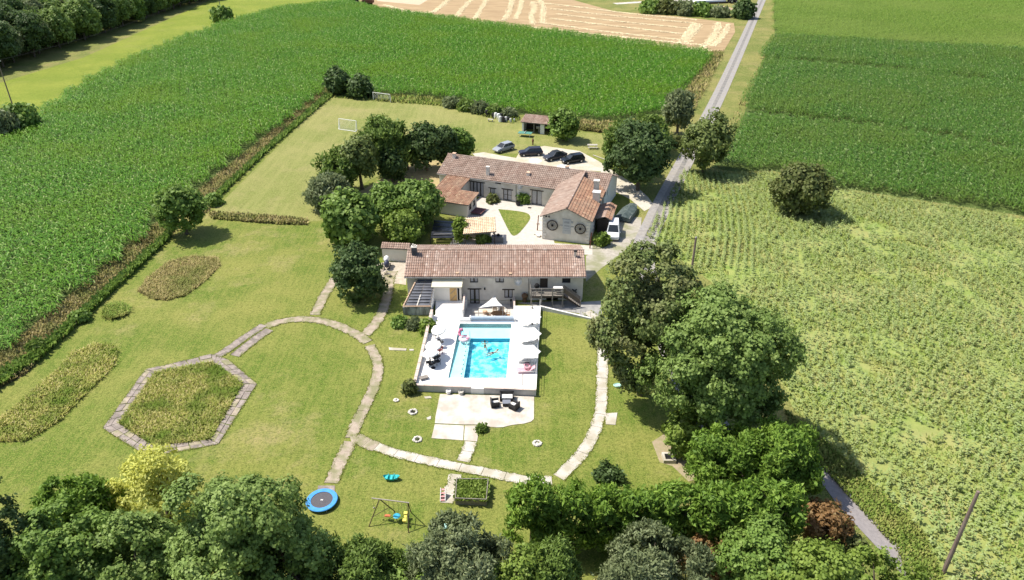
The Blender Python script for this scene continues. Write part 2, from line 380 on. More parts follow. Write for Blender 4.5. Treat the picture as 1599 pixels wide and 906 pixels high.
# dry verges by the road and along the crops: rough blades standing in strips, one object each
M_dry = tint_mat('dry grass blades', [(0, (.19, .18, .05)), (.45, (.36, .30, .12)), (.8, (.50, .41, .20)), (1, (.20, .24, .05))], .9, .25, world=(.25, (.18, .22, .05), .8), up=.7)
M_mead = tint_mat('tall meadow blades', [(0, (.22, .27, .045)), (.35, (.31, .34, .07)), (.7, (.46, .42, .14)), (1, (.62, .54, .26))], .9, .3, world=(.28, (.15, .23, .03), .95), up=.75)
M_weed = tint_mat('weedy grass blades', [(0, (.12, .20, .03)), (.5, (.20, .29, .05)), (1, (.33, .34, .10))], .9, .25, world=(.2, (.36, .32, .11), .45), up=.75)
def blades(name, pg, n, hgt, wd, m, z=0.0, lean=.6, seed=1, keep=None, edge=None):
    r = np.random.default_rng(seed); pg = [(p[0], p[1]) for p in pg]; A = np.array(pg); lo, hi = A.min(0), A.max(0)
    P = r.random((int(n*2.2)+50, 2))*(hi-lo)+lo; P = P[inside(P, pg)]
    if keep is not None: P = P[keep(P)]
    P = P[:n]; n = len(P)
    a = r.random(n)*6.283; h = hgt*(.5+.75*r.random(n)); l = lean*h*(r.random(n)+.15); d = np.c_[np.cos(a), np.sin(a)]
    c = np.c_[-d[:, 1], d[:, 0]]; ww = wd*(.6+.8*r.random(n))
    V = np.zeros((n, 4, 3))
    V[:, 0, :2] = P-c*ww[:, None]/2; V[:, 1, :2] = P+c*ww[:, None]/2; V[:, 2, :2] = P+c*ww[:, None]*.55+d*l[:, None]; V[:, 3, :2] = P-c*ww[:, None]*.55+d*l[:, None]*1.05
    V[:, 0, 2] = V[:, 1, 2] = z; V[:, 2, 2] = z+h; V[:, 3, 2] = z+h*.92
    o = link(name, np_mesh(name, V.reshape(-1, 3), np.arange(n*4).reshape(n, 4), [m], np.repeat(r.random(n), 4))); o['kind'] = 'stuff'; return o
HEX_OUT = poly([(330.6, 553.5), (227, 577.6), (161, 669), (232, 714), (341, 693.7), (401, 600), (356, 562)])
HEX_IN = poly([(332, 565.5), (242, 582), (185, 661.6), (240.5, 697.6), (329, 687), (380, 600)])
sheet('meadow_floor', HEX_IN, .02, mat('meadow floor', (.16, .165, .035), (.27, .235, .08), .8, .95, .5))
MF = MATS['meadow floor']
blades('tall_grass', HEX_IN, 20000, .24, .055, M_mead, .02, 1.3, 11)
for i, (pp, n) in enumerate([([(184, 545), (175, 539), (150, 538), (112, 552), (95, 575), (20, 640), (-20, 668), (-20, 690), (40, 690), (90, 660), (150, 600), (180, 570)], 9000),
                             ([(215, 455), (225, 440), (262, 410), (300, 400), (340, 403), (344, 415), (320, 440), (290, 462), (260, 470), (235, 467)], 7500),
                             ([(160, 490), (170, 478), (190, 475), (203, 482), (200, 492), (180, 500), (165, 498)], 1500)]):
    pg = poly(pp); sheet('meadow_floor', pg, .02, MF)
    blades('tall_grass', pg, int(n*1.7), [.32, .28, .4][i], .055, [M_mead, M_dry, M_weed][i], .02, 1.3, 20+i)
STRIP1 = poly([(-60, 640), (-60, 605), (0, 555), (110, 465), (228, 362), (262, 340), (276, 356), (262, 374), (150, 480), (40, 585)])
STRIP2 = poly([(296, 318), (312, 296), (405, 222), (506, 138), (520, 150), (415, 236), (345, 302), (326, 330), (300, 345)])
for k, s in enumerate([STRIP1, STRIP2]):
    sheet('field_margin', s, .014, M_straw); blades('dry_grass_strip', s, [20000, 13000][k], .45, .09, M_dry, .01, .7, 31+k)
S3 = poly([(1112, 82), (1132, 82), (1092, 158), (1068, 202), (1050, 196), (1060, 162)])
S4 = poly([(1202, 78), (1212, 55), (1204, 60), (1192, 90), (1160, 150), (1126, 215), (1112, 262), (1130, 262), (1140, 234), (1164, 176)])
S5 = poly([(688, 154), (800, 178), (812, 186), (800, 194), (690, 165), (600, 159), (560, 150), (562, 145)])
S6 = poly([(868, 190), (945, 194), (985, 200), (985, 212), (945, 208), (868, 200)])
S7 = poly([(326, 333), (420, 338), (480, 344), (480, 352), (420, 350), (330, 342)])
for k, (s, n, h, m) in enumerate([(S3, 7000, .9, M_dry), (S4, 5000, .45, M_dry), (S5, 4500, .6, M_weed), (S6, 3000, .9, M_dry), (S7, 2500, .45, M_dry)]):
    blades('dry_grass_strip' if m is M_dry else 'weed_strip', s, n, h, .16, m, 0, .7, 41+k)
# grassy verge of the lane at lower right, and the weeds among the crop
blades('weed_strip', poly([(1225, 640), (1290, 690), (1440, 830), (1500, 960), (1440, 960), (1400, 860), (1290, 738), (1240, 690)]), 9000, .28, .09, M_weed, 0, .8, 51)
blades('weed_strip', poly(SUNF), 70000, .24, .09, M_weed, 0, .9, 52, keep=lambda P: (P[:, 0] < 85) & (vnoise(P, 3.0, 4) > .28))

# crops: a few plants, repeated over the field by geometry nodes as uncountable stuff
def plant_np(r, leaves, hgt, ll, lw, rise=.75, top=True):
    V = []; F = []; T = []
    a0 = r.random()*6.283
    for k in range(leaves):
        a = a0 + (k % 2)*math.pi + r.normal(0, .35); z = hgt*(.35+.6*k/leaves); d = np.array([math.cos(a), math.sin(a), 0]); c = np.array([-d[1], d[0], 0])
        l = ll*(.75+.5*r.random()); m = d*l*.55+np.array([0, 0, z+l*rise*.45]); e = d*l+np.array([0, 0, z+l*(rise*.2-.15)]); b = np.array([0, 0, z]); o = len(V)
        V += [b, m+c*lw/2, m-c*lw/2, e]; F += [(o, o+1, o+3, o+2)]; T += [r.random()]*4
    return V, F, T
def patch(seed, fn, offs):
    r = np.random.default_rng(seed); V = []; F = []; T = []
    for x, y in offs:
        v, f, t = fn(r); o = len(V); sc = .8+.4*r.random()
        V += [(p[0]*sc+x+r.normal(0, .05), p[1]*sc+y+r.normal(0, .05), p[2]*sc) for p in v]; F += [tuple(i+o for i in q) for q in f]; T += t
    return V, F, T
def scatter(name, pts, rot, scl, protos):
    """one object whose points carry one of several small plant meshes"""
    me = bpy.data.meshes.new(name); me.vertices.add(len(pts)); me.vertices.foreach_set('co', np.asarray(pts, np.float32).ravel())
    a = me.attributes.new('rz', 'FLOAT', 'POINT'); a.data.foreach_set('value', np.asarray(rot, np.float32))
    a = me.attributes.new('sc', 'FLOAT', 'POINT'); a.data.foreach_set('value', np.asarray(scl, np.float32))
    o = link(name, me); o['kind'] = 'stuff'
    ng = bpy.data.node_groups.new(name, 'GeometryNodeTree')
    ng.interface.new_socket('Geometry', in_out='INPUT', socket_type='NodeSocketGeometry'); ng.interface.new_socket('Geometry', in_out='OUTPUT', socket_type='NodeSocketGeometry')
    N = ng.nodes; K = ng.links; gi = N.new('NodeGroupInput'); go = N.new('NodeGroupOutput')
    co = N.new('GeometryNodeGeometryToInstance')
    for p in protos:
        oi = N.new('GeometryNodeObjectInfo'); oi.inputs['Object'].default_value = p; oi.inputs['As Instance'].default_value = True; K.new(oi.outputs['Geometry'], co.inputs[0])
    # join the prototypes into an instance list to pick from
    N.remove(co); j = N.new('GeometryNodeJoinGeometry')
    for oi in reversed([n for n in N if n.bl_idname == 'GeometryNodeObjectInfo']): K.new(oi.outputs['Geometry'], j.inputs[0])
    ip = N.new('GeometryNodeInstanceOnPoints'); ip.inputs['Pick Instance'].default_value = True
    K.new(gi.outputs[0], ip.inputs['Points']); K.new(j.outputs[0], ip.inputs['Instance'])
    ar = N.new('GeometryNodeInputNamedAttribute'); ar.data_type = 'FLOAT'; ar.inputs[0].default_value = 'rz'
    cx = N.new('ShaderNodeCombineXYZ'); K.new(ar.outputs[0], cx.inputs[2]); K.new(cx.outputs[0], ip.inputs['Rotation'])
    asn = N.new('GeometryNodeInputNamedAttribute'); asn.data_type = 'FLOAT'; asn.inputs[0].default_value = 'sc'; K.new(asn.outputs[0], ip.inputs['Scale'])
    K.new(ip.outputs[0], go.inputs[0]); md = o.modifiers.new('plants', 'NODES'); md.node_group = ng; return o
def proto(name, vft, m):
    me = np_mesh(name, vft[0], vft[1], [m], vft[2]); return bpy.data.objects.new(name, me)      # never linked to the scene: only the scatter refers to it
M_maize = tint_mat('maize leaves', [(0, (.048, .145, .006)), (.5, (.085, .235, .011)), (.86, (.145, .31, .024)), (1, (.38, .48, .18))], .45, .3, world=(.05, (.15, .26, .008), .55), spec=.3, up=.5)
M_maizer = tint_mat('maize leaves darker', [(0, (.048, .13, .014)), (.5, (.088, .20, .023)), (.86, (.15, .27, .047)), (1, (.34, .42, .18))], .45, .3, world=(.045, (.15, .22, .03), .5), spec=.4, up=.48)
M_far = tint_mat('pale crop leaves', [(0, (.09, .17, .022)), (.6, (.15, .25, .035)), (1, (.24, .33, .08))], .6, .3, world=(.02, (.20, .28, .06), .8), up=.65)
MP = [patch(100+k, lambda r: plant_np(r, 9, 1.75, .80, .11), [((i+.5)*.75-1.5, (j+.5)*.5-1.5) for i in range(4) for j in range(6)]) for k in range(4)]
def rows_in(pg, ang, step, jit=0.0, seed=1):
    r = np.random.default_rng(seed); A = np.array([(p[0], p[1]) for p in pg]); ca, sa = math.cos(ang), math.sin(ang)
    R = np.array([[ca, sa], [-sa, ca]]); Q = A @ R.T; lo, hi = Q.min(0)-step, Q.max(0)+step
    X, Y = np.meshgrid(np.arange(lo[0], hi[0], step), np.arange(lo[1], hi[1], step)); P = np.c_[X.ravel(), Y.ravel()]+r.normal(0, 1, (X.size, 2))*jit
    P = P @ R; return P[inside(P, [(p[0], p[1]) for p in pg])]
def maize(name, pg, ang, m, zs, seed, tag, ruts=()):
    P = rows_in(pg, ang, 3.0, 0, seed); r = np.random.default_rng(seed); d = np.hypot(P[:, 0], P[:, 1])
    P = P[(np.abs(P[:, 0]) < .74*P[:, 1]+16) & (P[:, 1] > 25) & (P[:, 1] < 520)]
    zz = zs*(.9+.2*vnoise(P, 9, seed)+.06*r.random(len(P)))
    for line in ruts:                      # flattened wheelings
        q = [at(*c, 1.0).to_2d() for c in line]
        for a, b in zip(q, q[1:]):
            d = b-a; t = np.clip(((P[:, 0]-a.x)*d.x+(P[:, 1]-a.y)*d.y)/d.length_squared, 0, 1); e = np.hypot(P[:, 0]-a.x-t*d.x, P[:, 1]-a.y-t*d.y); zz[e < 1.7] *= .45
    ps = [proto('maize_patch_'+tag, p, m) for p in MP]
    scatter(name, np.c_[P, np.zeros(len(P))], ang+np.pi*(r.random(len(P)) > .5), zz, ps)
maize('maize_field', poly(MAIZE_L), .38, M_maize, 1.0, 3, 'green')
maize('maize_field', poly(MAIZE_R), -1.19, M_maizer, 1.0, 4, 'dark', [[(1180, 176), (1270, 184), (1400, 200), (1500, 215), (1640, 240)], [(1210, 92), (1300, 98), (1420, 108)], [(1500, 120), (1640, 132)]])
maize('pale_crop_field', poly(MAIZE_F), -1.19, M_far, .8, 5, 'pale')
# young sunflowers: rosettes, in rows at the top, patchy lower down
def rosette(r):
    V = []; F = []; T = []; t0 = r.random()
    for k in range(8):
        a = k*2.4+r.normal(0, .2); d = np.array([math.cos(a), math.sin(a), 0]); c = np.array([-d[1], d[0], 0]); z = .25+.09*k; l = .34-.02*k; wd = .26-.015*k; o = len(V)
        V += [np.array([0, 0, z]), d*l*.5+c*wd/2+[0, 0, z+.09], d*l+[0, 0, z-.02], d*l*.5-c*wd/2+[0, 0, z+.09]]; F.append((o, o+1, o+2, o+3)); T += [min(1, max(0, t0*.6+.4*r.random()))]*4
    return V, F, T
M_sun = tint_mat('sunflower leaves', [(0, (.21, .29, .085)), (.5, (.34, .43, .15)), (1, (.48, .55, .26))], .6, .35, world=(.09, (.37, .42, .13), .35), up=.5)
pr = [proto('sunflower_plant', patch(200+k, rosette, [(0, 0)]), M_sun) for k in range(4)]
pg = poly(SUNF)
def sunrows():
    out = []
    r = np.random.default_rng(9)
    for k in range(-20, 140):
        x0 = 10+k*.95
        for y in np.arange(30, 125, .33):
            out.append((x0+(y-60)*.23+1.6*math.sin((y+x0*.5)*.07)+r.normal(0, .09 if y > 84 and x0 < 26 else .30), y+r.normal(0, .1)))
    P = np.array(out); P = P[inside(P, [(p[0], p[1]) for p in pg])]
    P = P[np.abs(P[:, 0]) < .74*P[:, 1]+12]
    n1 = vnoise(P, 5.5, 21); n2 = vnoise(P, 1.7, 22)
    low = at(1150, 395).y
    k = (n1*.65+n2*.35 > .27) | (r.random(len(P)) < .22)
    P = P[k]
    scatter('young_sunflowers', np.c_[P, np.zeros(len(P))], r.random(len(P))*6.28, .58+.50*r.random(len(P))*(.6+.7*vnoise(P, 7, 23)), pr)
sunrows()

# ------------------------------------------------------------------ buildings
class Fr:                                  # a building's own axes: u along the front, v into the depth
    def __init__(s, deg): a = math.radians(deg); s.u = Vector((math.cos(a), math.sin(a), 0)); s.v = Vector((-math.sin(a), math.cos(a), 0)); s.a = a
    def P(s, u, v, z): return s.u*u + s.v*v + Vector((0, 0, z))
    def hit(s, px, py, v):                 # ray through the photograph meets the plane at depth v -> (u, z)
        x = (px-799.5)/FPX; y = (453-py)/FPX; d = Vector((x, CP+y*SP, -SP+y*CP)); t = v/d.dot(s.v); p = d*t
        return p.dot(s.u), p.z+CAMH
    def rect(s, x0, y0, x1, y1, v):
        a = s.hit(x0, y0, v); b = s.hit(x1, y1, v); return (a[0], b[0], b[1], a[1])
M_wall = mat('old lime render', (.58, .54, .47), (.72, .68, .61), .9, .95, .35, 14, lo=.3, hi=.7, c3=(.48, .44, .375), scale3=.5, k3=.7)
M_wall2 = mat('pale render', (.66, .62, .55), (.75, .72, .66), .8, .95, .2, 10, lo=.3, hi=.7, c3=(.56, .50, .42), scale3=.4, k3=.5)
M_white = mat('white paint', (.80, .79, .77), (.74, .73, .70), 1.5, .8)
M_stone = mat('rubble stone', (.44, .41, .355), (.60, .57, .51), 3.0, .95, .8, 6, lo=.3, hi=.7)
M_dwood = mat('dark stained wood', (.035, .026, .022), (.06, .045, .035), 6, .7)
M_wood = mat('weathered grey wood', (.20, .175, .15), (.30, .27, .24), 5, .85, .3)
M_glass = mat('dark window glass', (.025, .03, .035), rough=.08, spec=.6)
M_curt = mat('net curtain behind glass', (.42, .42, .42), (.30, .30, .31), 6, .25, spec=.5)
M_dark = mat('dark interior', (.012, .012, .013), rough=.9)
M_zinc = mat('zinc gutter', (.38, .36, .34), (.30, .28, .26), 3, .5, metal=.3)
T_red = tint_mat('clay roof tiles', [(0, (.27, .17, .13)), (.3, (.325, .215, .165)), (.65, (.38, .265, .21)), (.9, (.45, .335, .275)), (1, (.57, .47, .40))], .9, 0, world=(.35, (.39, .31, .26), .55), nscale=1.3)
T_old = tint_mat('old lichened roof tiles', [(0, (.25, .17, .135)), (.3, (.30, .21, .165)), (.65, (.345, .25, .20)), (.9, (.39, .295, .24)), (1, (.47, .39, .33))], .9, 0, world=(.3, (.33, .265, .22), .65), nscale=1.2)
T_orange = tint_mat('orange roof tiles', [(0, (.28, .15, .095)), (.4, (.37, .21, .14)), (.8, (.45, .28, .18)), (1, (.53, .39, .26))], .9, 0, world=(.4, (.39, .28, .20), .5), nscale=1.3)
def tiles(a, b, c, d, m, parent, colw=.27, course=.42, name='roof_tiles', seed=1, hgt=.075):
    """curved clay tiles laid over the slope a-b (eave) to d-c (ridge): barrel columns in stepped courses"""
    a, b, c, d = [Vector(q) for q in (a, b, c, d)]; r = np.random.default_rng(seed)
    nu = max(2, int((b-a).length/colw)); nv = max(2, int((d-a).length/course)); n = (b-a).cross(d-a).normalized()
    if n.z < 0: n = -n
    V = []; F = []; T = []
    ct = r.random(nu)
    prof = [(0, -.2), (.18, .55), (.42, 1), (.66, .75), (.86, .1), (1, -.2)]
    off = OFF.get(parent.name, Vector((0, 0, 0))) if parent else Vector((0, 0, 0))
    for j in range(nv):
        v0 = j/nv; v1 = (j+1)/nv+.12/nv
        for i in range(nu):
            t = .45*ct[i]+.55*r.random(); lift = .045+.03*r.random(); sk = r.normal(0, .012); o = len(V)
            for vv, h in ((v0, lift), (min(1.0, v1), .0)):
                L0 = a.lerp(d, vv); R0 = b.lerp(c, vv)
                for x, z in prof: V.append(L0.lerp(R0, (i+x+sk)/nu)+n*(z*hgt+h)-off); T.append(t)
            k = len(prof)
            for q in range(k-1): F.append((o+q, o+q+1, o+k+q+1, o+k+q))
            L0 = a.lerp(d, v0)
    o = link(name, np_mesh(name, [tuple(p) for p in V], F, [m], T), parent); o['kind'] = 'stuff'
    # boarding under the tiles closes the slope
    mb = MB(); mb.add([p-n*.10 for p in (a, b, c, d)]+[p-n*.03 for p in (a, b, c, d)], [(3,2,1,0),(4,5,6,7),(0,1,5,4),(1,2,6,5),(2,3,7,6),(3,0,4,7)])
    part('roof_boarding', mb, M_dwood if False else M_wood, parent); return o
def ridge_tiles(a, b, m, parent, r=.13, step=.42, seed=3, name='ridge_tiles'):
    a = Vector(a); b = Vector(b); n = max(1, int((b-a).length/step)); mb = MB(); rr = random.Random(seed)
    for k in range(n):
        mb.tt = .4+.6*rr.random(); mb.tube(a.lerp(b, k/n), a.lerp(b, (k+1.08)/n), r*1.1, r*.92, 8)
    o = part(name, mb, m, parent); o['kind'] = 'stuff'; return o
def wall(fr, u0, u1, v, z0, z1, ops=(), th=.3, parent=None, m=None, name='wall', gable=None, axis='u', sgn=-1):
    """upright wall with real openings; front face at depth v (outward = sgn along the other axis), optional gable (peak position, peak height)"""
    P = (lambda s, d, z: fr.P(s, v-sgn*d, z)) if axis == 'u' else (lambda s, d, z: fr.P(v-sgn*d, s, z))
    us = sorted({u0, u1, *[x for o in ops for x in o[:2] if u0 < x < u1]}); zs = sorted({z0, z1, *[x for o in ops for x in o[2:4] if z0 < x < z1]})
    mb = MB()
    hole = lambda a, b: any(o[0]-1e-6 < a < o[1]+1e-6 and o[2]-1e-6 < b < o[3]+1e-6 for o in ops)
    for i in range(len(us)-1):
        for j in range(len(zs)-1):
            if hole((us[i]+us[i+1])/2, (zs[j]+zs[j+1])/2): continue
            mb.quad(P(us[i], 0, zs[j]), P(us[i+1], 0, zs[j]), P(us[i+1], 0, zs[j+1]), P(us[i], 0, zs[j+1]))
            mb.quad(P(us[i], th, zs[j]), P(us[i+1], th, zs[j]), P(us[i+1], th, zs[j+1]), P(us[i], th, zs[j+1]))
    for a, b, c, d in [o[:4] for o in ops] + [(u0, u1, z0, z1)]:
        mb.quad(P(a, 0, c), P(a, th, c), P(a, th, d), P(a, 0, d)); mb.quad(P(b, 0, c), P(b, th, c), P(b, th, d), P(b, 0, d))
        mb.quad(P(a, 0, d), P(b, 0, d), P(b, th, d), P(a, th, d)); mb.quad(P(a, 0, c), P(b, 0, c), P(b, th, c), P(a, th, c))
    if gable:
        pk, pz = gable; z1 -= .0
        mb.add([P(u0, 0, z1), P(u1, 0, z1), P(pk, 0, pz), P(u0, th, z1), P(u1, th, z1), P(pk, th, pz)], [(0, 1, 2), (5, 4, 3), (0, 2, 5, 3), (1, 4, 5, 2)])
    bm = part(name, mb, m or M_wall, parent); return bm
def window(fr, o, v, parent, name='window', axis='u', sgn=-1, frame=None, glass=None, cols=2, rows=1, lintel=True, depth=.14, fw=.08, panes=True, curtain=True):
    P = (lambda s, d, z: fr.P(s, v-sgn*d, z)) if axis == 'u' else (lambda s, d, z: fr.P(v-sgn*d, s, z))
    ua = fr.u if axis == 'u' else fr.v; va = -fr.v*sgn if axis == 'u' else -fr.u*sgn
    u0, u1, z0, z1 = o; mb = MB(); N = Vector((0, 0, 1)); A = (ua, va, N)
    bar = lambda a, b, c, d, dd=depth, th=.07: mb.box(P((a+b)/2, dd, (c+d)/2), (abs(b-a), th, abs(d-c)), ax=A)
    bar(u0, u0+fw, z0, z1); bar(u1-fw, u1, z0, z1); bar(u0+fw, u1-fw, z1-fw, z1); bar(u0+fw, u1-fw, z0, z0+fw)
    for k in range(1, cols): x = u0+(u1-u0)*k/cols; bar(x-fw*.6, x+fw*.6, z0+fw, z1-fw, depth-.01)
    for k in range(1, rows): z = z0+(z1-z0)*k/rows; bar(u0+fw, u1-fw, z-fw*.35, z+fw*.35, depth+.01)
    if lintel: mb.box(P((u0+u1)/2, .02, z1+.075), (u1-u0+.5, .12, .15), ax=A)
    f = part(name, mb, frame or M_dwood, parent)
    if panes:
        for k in range(cols):
            a = u0+(u1-u0)*k/cols+fw; b = u0+(u1-u0)*(k+1)/cols-fw; g = MB()
            g.box(P((a+b)/2, depth+.02, (z0+z1)/2), (b-a, .02, z1-z0-2*fw), ax=A); part('pane', g, glass or (M_curt if curtain else M_glass), f)
    return f
def door_leaf(fr, o, v, parent, m, depth=.12, planks=0, name='door'):
    u0, u1, z0, z1 = o; mb = MB(); A = (fr.u, fr.v, Vector((0, 0, 1)))
    mb.box(fr.P((u0+u1)/2, v+depth, (z0+z1)/2), (u1-u0, .06, z1-z0), ax=A); d = part(name, mb, m, parent)
    for k in range(planks):
        q = MB(); x = u0+(u1-u0)*(k+.5)/planks; q.box(fr.P(x, v+depth-.045, (z0+z1)/2), ((u1-u0)/planks-.02, .03, z1-z0-.04), ax=A); part('plank', q, m, d)
    return d

# --- the long house beside the pool
F0 = Fr(0); VF = 77.0
H2 = root('farmhouse', (-2, 77, 0), 'long single-roofed stone farmhouse with clay tiles behind the swimming pool', 'house')
oW1 = F0.rect(733.6, 432.7, 746.6, 441.5, VF); oW2 = F0.rect(773.6, 432.7, 787, 441.5, VF); oD3 = F0.rect(843.3, 433, 855.2, 450, VF); oW4 = F0.rect(878, 433, 890.7, 442.3, VF)
oD1 = F0.rect(733.4, 452, 749.2, 476, VF); oW3 = F0.rect(787.5, 453, 800.5, 465.5, VF)
oD1 = (oD1[0], oD1[1], -.55, oD1[3])
oUnder = F0.rect(853, 468, 871, 480, VF); oUnder = (oUnder[0], oUnder[1], 0.0, 1.35)
ops = [oW1, oW2, oD3, oW4, oD1, oW3, oUnder]
wall(F0, -12.75, 8.65, VF, -.6, 3.42, ops, .35, H2, M_wall)
wall(F0, VF+.35, 85.0, -12.75, 0, 3.42, (), .35, H2, M_wall, axis='v', sgn=-1, gable=(80.75, 4.85))
wall(F0, VF+.35, 85.0, 8.65, 0, 3.42, (), .35, H2, M_wall, axis='v', sgn=1, gable=(80.75, 4.85))
wall(F0, -12.4, 8.3, 85.0, 0, 3.42, (), .35, H2, M_wall, sgn=1)
tiles((-13.0, 76.55, 3.50), (8.95, 76.55, 3.50), (8.95, 80.75, 5.02), (-13.0, 80.75, 5.02), T_red, H2, seed=5)
tiles((-13.0, 85.35, 3.42), (8.95, 85.35, 3.42), (8.95, 80.75, 5.02), (-13.0, 80.75, 5.02), T_old, H2, seed=6)
ridge_tiles((-13.0, 80.75, 5.08), (8.95, 80.75, 5.08), T_red, H2)
for o, c in ((oW1, 2), (oW2, 2), (oW3, 2)): window(F0, o, VF, H2, cols=c, rows=1, lintel=(o is oW3))
window(F0, oW4, VF, H2, cols=1, lintel=False, curtain=False)
window(F0, oD1, VF, H2, 'glazed_door', cols=2, rows=1, fw=.11)
door_leaf(F0, oD3, VF, H2, M_dwood)
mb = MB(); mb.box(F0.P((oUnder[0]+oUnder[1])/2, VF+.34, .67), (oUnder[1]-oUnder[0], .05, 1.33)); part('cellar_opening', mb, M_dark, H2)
mb = MB(); mb.tube((-13.0, 76.5, 3.40), (8.95, 76.5, 3.40), .06); part('gutter', mb, M_zinc, H2)
mb = MB(); mb.tube((2.0, 76.93, .1), (2.0, 76.93, 3.35), .05); mb.tube((2.0, 76.93, 3.35), (2.0, 76.5, 3.42), .05); part('downpipe', mb, M_zinc, H2)
cp = at(647, 399, 4.75)
mb = MB(); mb.box((cp.x, cp.y+.25, 5.05), (.62, .55, 1.5)); ch = part('chimney', mb, mat('sooty slate cladding', (.055, .06, .07), (.10, .105, .115), 3, .8), H2)
mb = MB(); mb.box((cp.x, cp.y+.25, 5.84), (.72, .65, .09)); part('chimney_cap', mb, M_wall2, ch)
mb = MB(); mb.tube((cp.x-.12, cp.y+.25, 5.88), (cp.x-.12, cp.y+.25, 6.2), .1); mb.tube((cp.x+.15, cp.y+.25, 5.88), (cp.x+.15, cp.y+.25, 6.12), .09); part('chimney_pot', mb, M_wall2, ch)
fp = at(898, 402, 4.55)
mb = MB(); mb.tube((fp.x, fp.y, 4.2), (fp.x, fp.y, 5.35), .16, .16, 10); part('flue', mb, mat('steel flue', (.5, .5, .5), rough=.4, metal=.6), H2)
mb = MB(); mb.lathe((fp.x, fp.y, 5.36), [(.1, 0), (.24, .02), (.22, .10), (.01, .16)], 10); part('flue_cowl', mb, M_dark, H2)
for px, py in ((714, 426), (797, 427), (840, 424)):
    p = at(px, py, 3.75); mb = MB(); mb.tt = .9; mb.box(p, (.34, .5, .12)); part('loose_tile', mb, T_orange, H2)
# satellite dishes
def dish(c, n, r, label):
    c = Vector(c); n = Vector(n).normalized(); u = n.orthogonal().normalized(); v = n.cross(u)
    ro = root('satellite_dish', c-n*.35, label, 'satellite dish')
    mb = MB(); P = [c-n*.10]; 
    for q, z in ((.5, -.07), (1, .03)):
        for i in range(16): t = 2*math.pi*i/16; P.append(c+(u*math.cos(t)+v*math.sin(t))*r*q+n*z)
    mb.add(P, [(0, 1+(i+1) % 16, 1+i) for i in range(16)]+[(1+i, 1+(i+1) % 16, 17+(i+1) % 16, 17+i) for i in range(16)]+[(17+i, 17+(i+1) % 16, 1+(i+1) % 16, 1+i) for i in range(16)])
    part('reflector', mb, M_white, ro)
    mb = MB(); mb.tube(c-n*.36, c-n*.1, .035); part('bracket', mb, M_zinc, ro)
    mb = MB(); mb.tube(c-v*r*.95, c+n*.42-v*.1, .018); mb.tube(c+n*.36-v*.1, c+n*.50-v*.08, .045); part('feed_arm', mb, M_zinc, ro)
h = F0.hit(809, 440, 76.65); dish((h[0], 76.62, h[1]), (.25, -1, .35), .48, 'pale satellite dish on the farmhouse wall above the pool terrace')
# wall ornament like a black butterfly, lamp
h = F0.hit(897, 454.5, VF-.03); mb = MB()
for s in (-1, 1):
    for k in (-1, 1): mb.add([(h[0], VF-.05, h[1]), (h[0]+s*.30, VF-.05, h[1]+k*.10), (h[0]+s*.26, VF-.05, h[1]+k*.30), (h[0]+s*.06, VF-.05, h[1]+k*.16), (h[0], VF-.02, h[1]), (h[0]+s*.30, VF-.02, h[1]+k*.10), (h[0]+s*.26, VF-.02, h[1]+k*.30), (h[0]+s*.06, VF-.02, h[1]+k*.16)], [(0,1,2,3),(7,6,5,4),(0,4,5,1),(1,5,6,2),(2,6,7,3)])
single('wall_ornament', mb, M_dark, 'black butterfly-shaped iron ornament on the right end of the farmhouse wall', 'ornament')
h = F0.hit(757, 451, VF-.1); mb = MB(); mb.box((h[0], VF-.08, h[1]), (.12, .16, .2)); mb.lathe((h[0], VF-.2, h[1]-.12), [(.02, 0), (.1, .05), (.08, .2), (.02, .26)], 8)
single('wall_lamp', mb, M_dark, 'small dark wall lamp on the farmhouse wall between door and window', 'lamp')

# --- dark-panelled lean-to at the left end
LT = root('lean_to', (-9.7, 74.5, 0), 'low stone lean-to roofed with dark ribbed panels at the left end of the farmhouse', 'lean-to')
FL = [at(628.5, 479, 1.15), at(672.5, 479, 1.15), Vector((-9.35, 76.9, 3.0)), Vector((-11.55, 76.9, 3.0))]
a, b, c, d = FL
mb = MB(); mb.prism([(a.x, a.y), (b.x, b.y), (b.x, b.y+.3), (a.x, a.y+.3)], 0, 1.05); part('front_wall', mb, mat('mossy grey stone', (.30, .32, .31), (.46, .48, .47), 1.6, .95, .7, 7, stretch=(2.2, 1, .35), lo=.35, hi=.6, c3=(.12, .115, .10), scale3=1.3, k3=.8), LT)
mb = MB(); mb.add([(a.x, a.y+.3, 0), (a.x+.28, a.y+.3, 0), (d.x+.28, d.y, 0), (d.x, d.y, 0), (a.x, a.y+.3, 1.12), (a.x+.28, a.y+.3, 1.12), (d.x+.28, d.y, 2.92), (d.x, d.y, 2.92)], [(3,2,1,0),(4,5,6,7),(0,1,5,4),(1,2,6,5),(2,3,7,6),(3,0,4,7)]); part('side_wall', mb, M_stone, LT)
mb = MB(); mb.add([(b.x-.28, b.y+.3, 0), (b.x, b.y+.3, 0), (c.x, c.y, 0), (c.x-.28, c.y, 0), (b.x-.28, b.y+.3, 1.12), (b.x, b.y+.3, 1.12), (c.x, c.y, 2.92), (c.x-.28, c.y, 2.92)], [(3,2,1,0),(4,5,6,7),(0,1,5,4),(1,2,6,5),(2,3,7,6),(3,0,4,7)]); part('side_wall', mb, M_white, LT)
M_panel = mat('dark plastic roofing', (.075, .08, .095), (.125, .13, .15), 1.4, .45, spec=.5)
M_terr = mat('terracotta edging', (.55, .36, .24), (.66, .50, .36), 2, .9)
n = (b-a).cross(d-a).normalized()
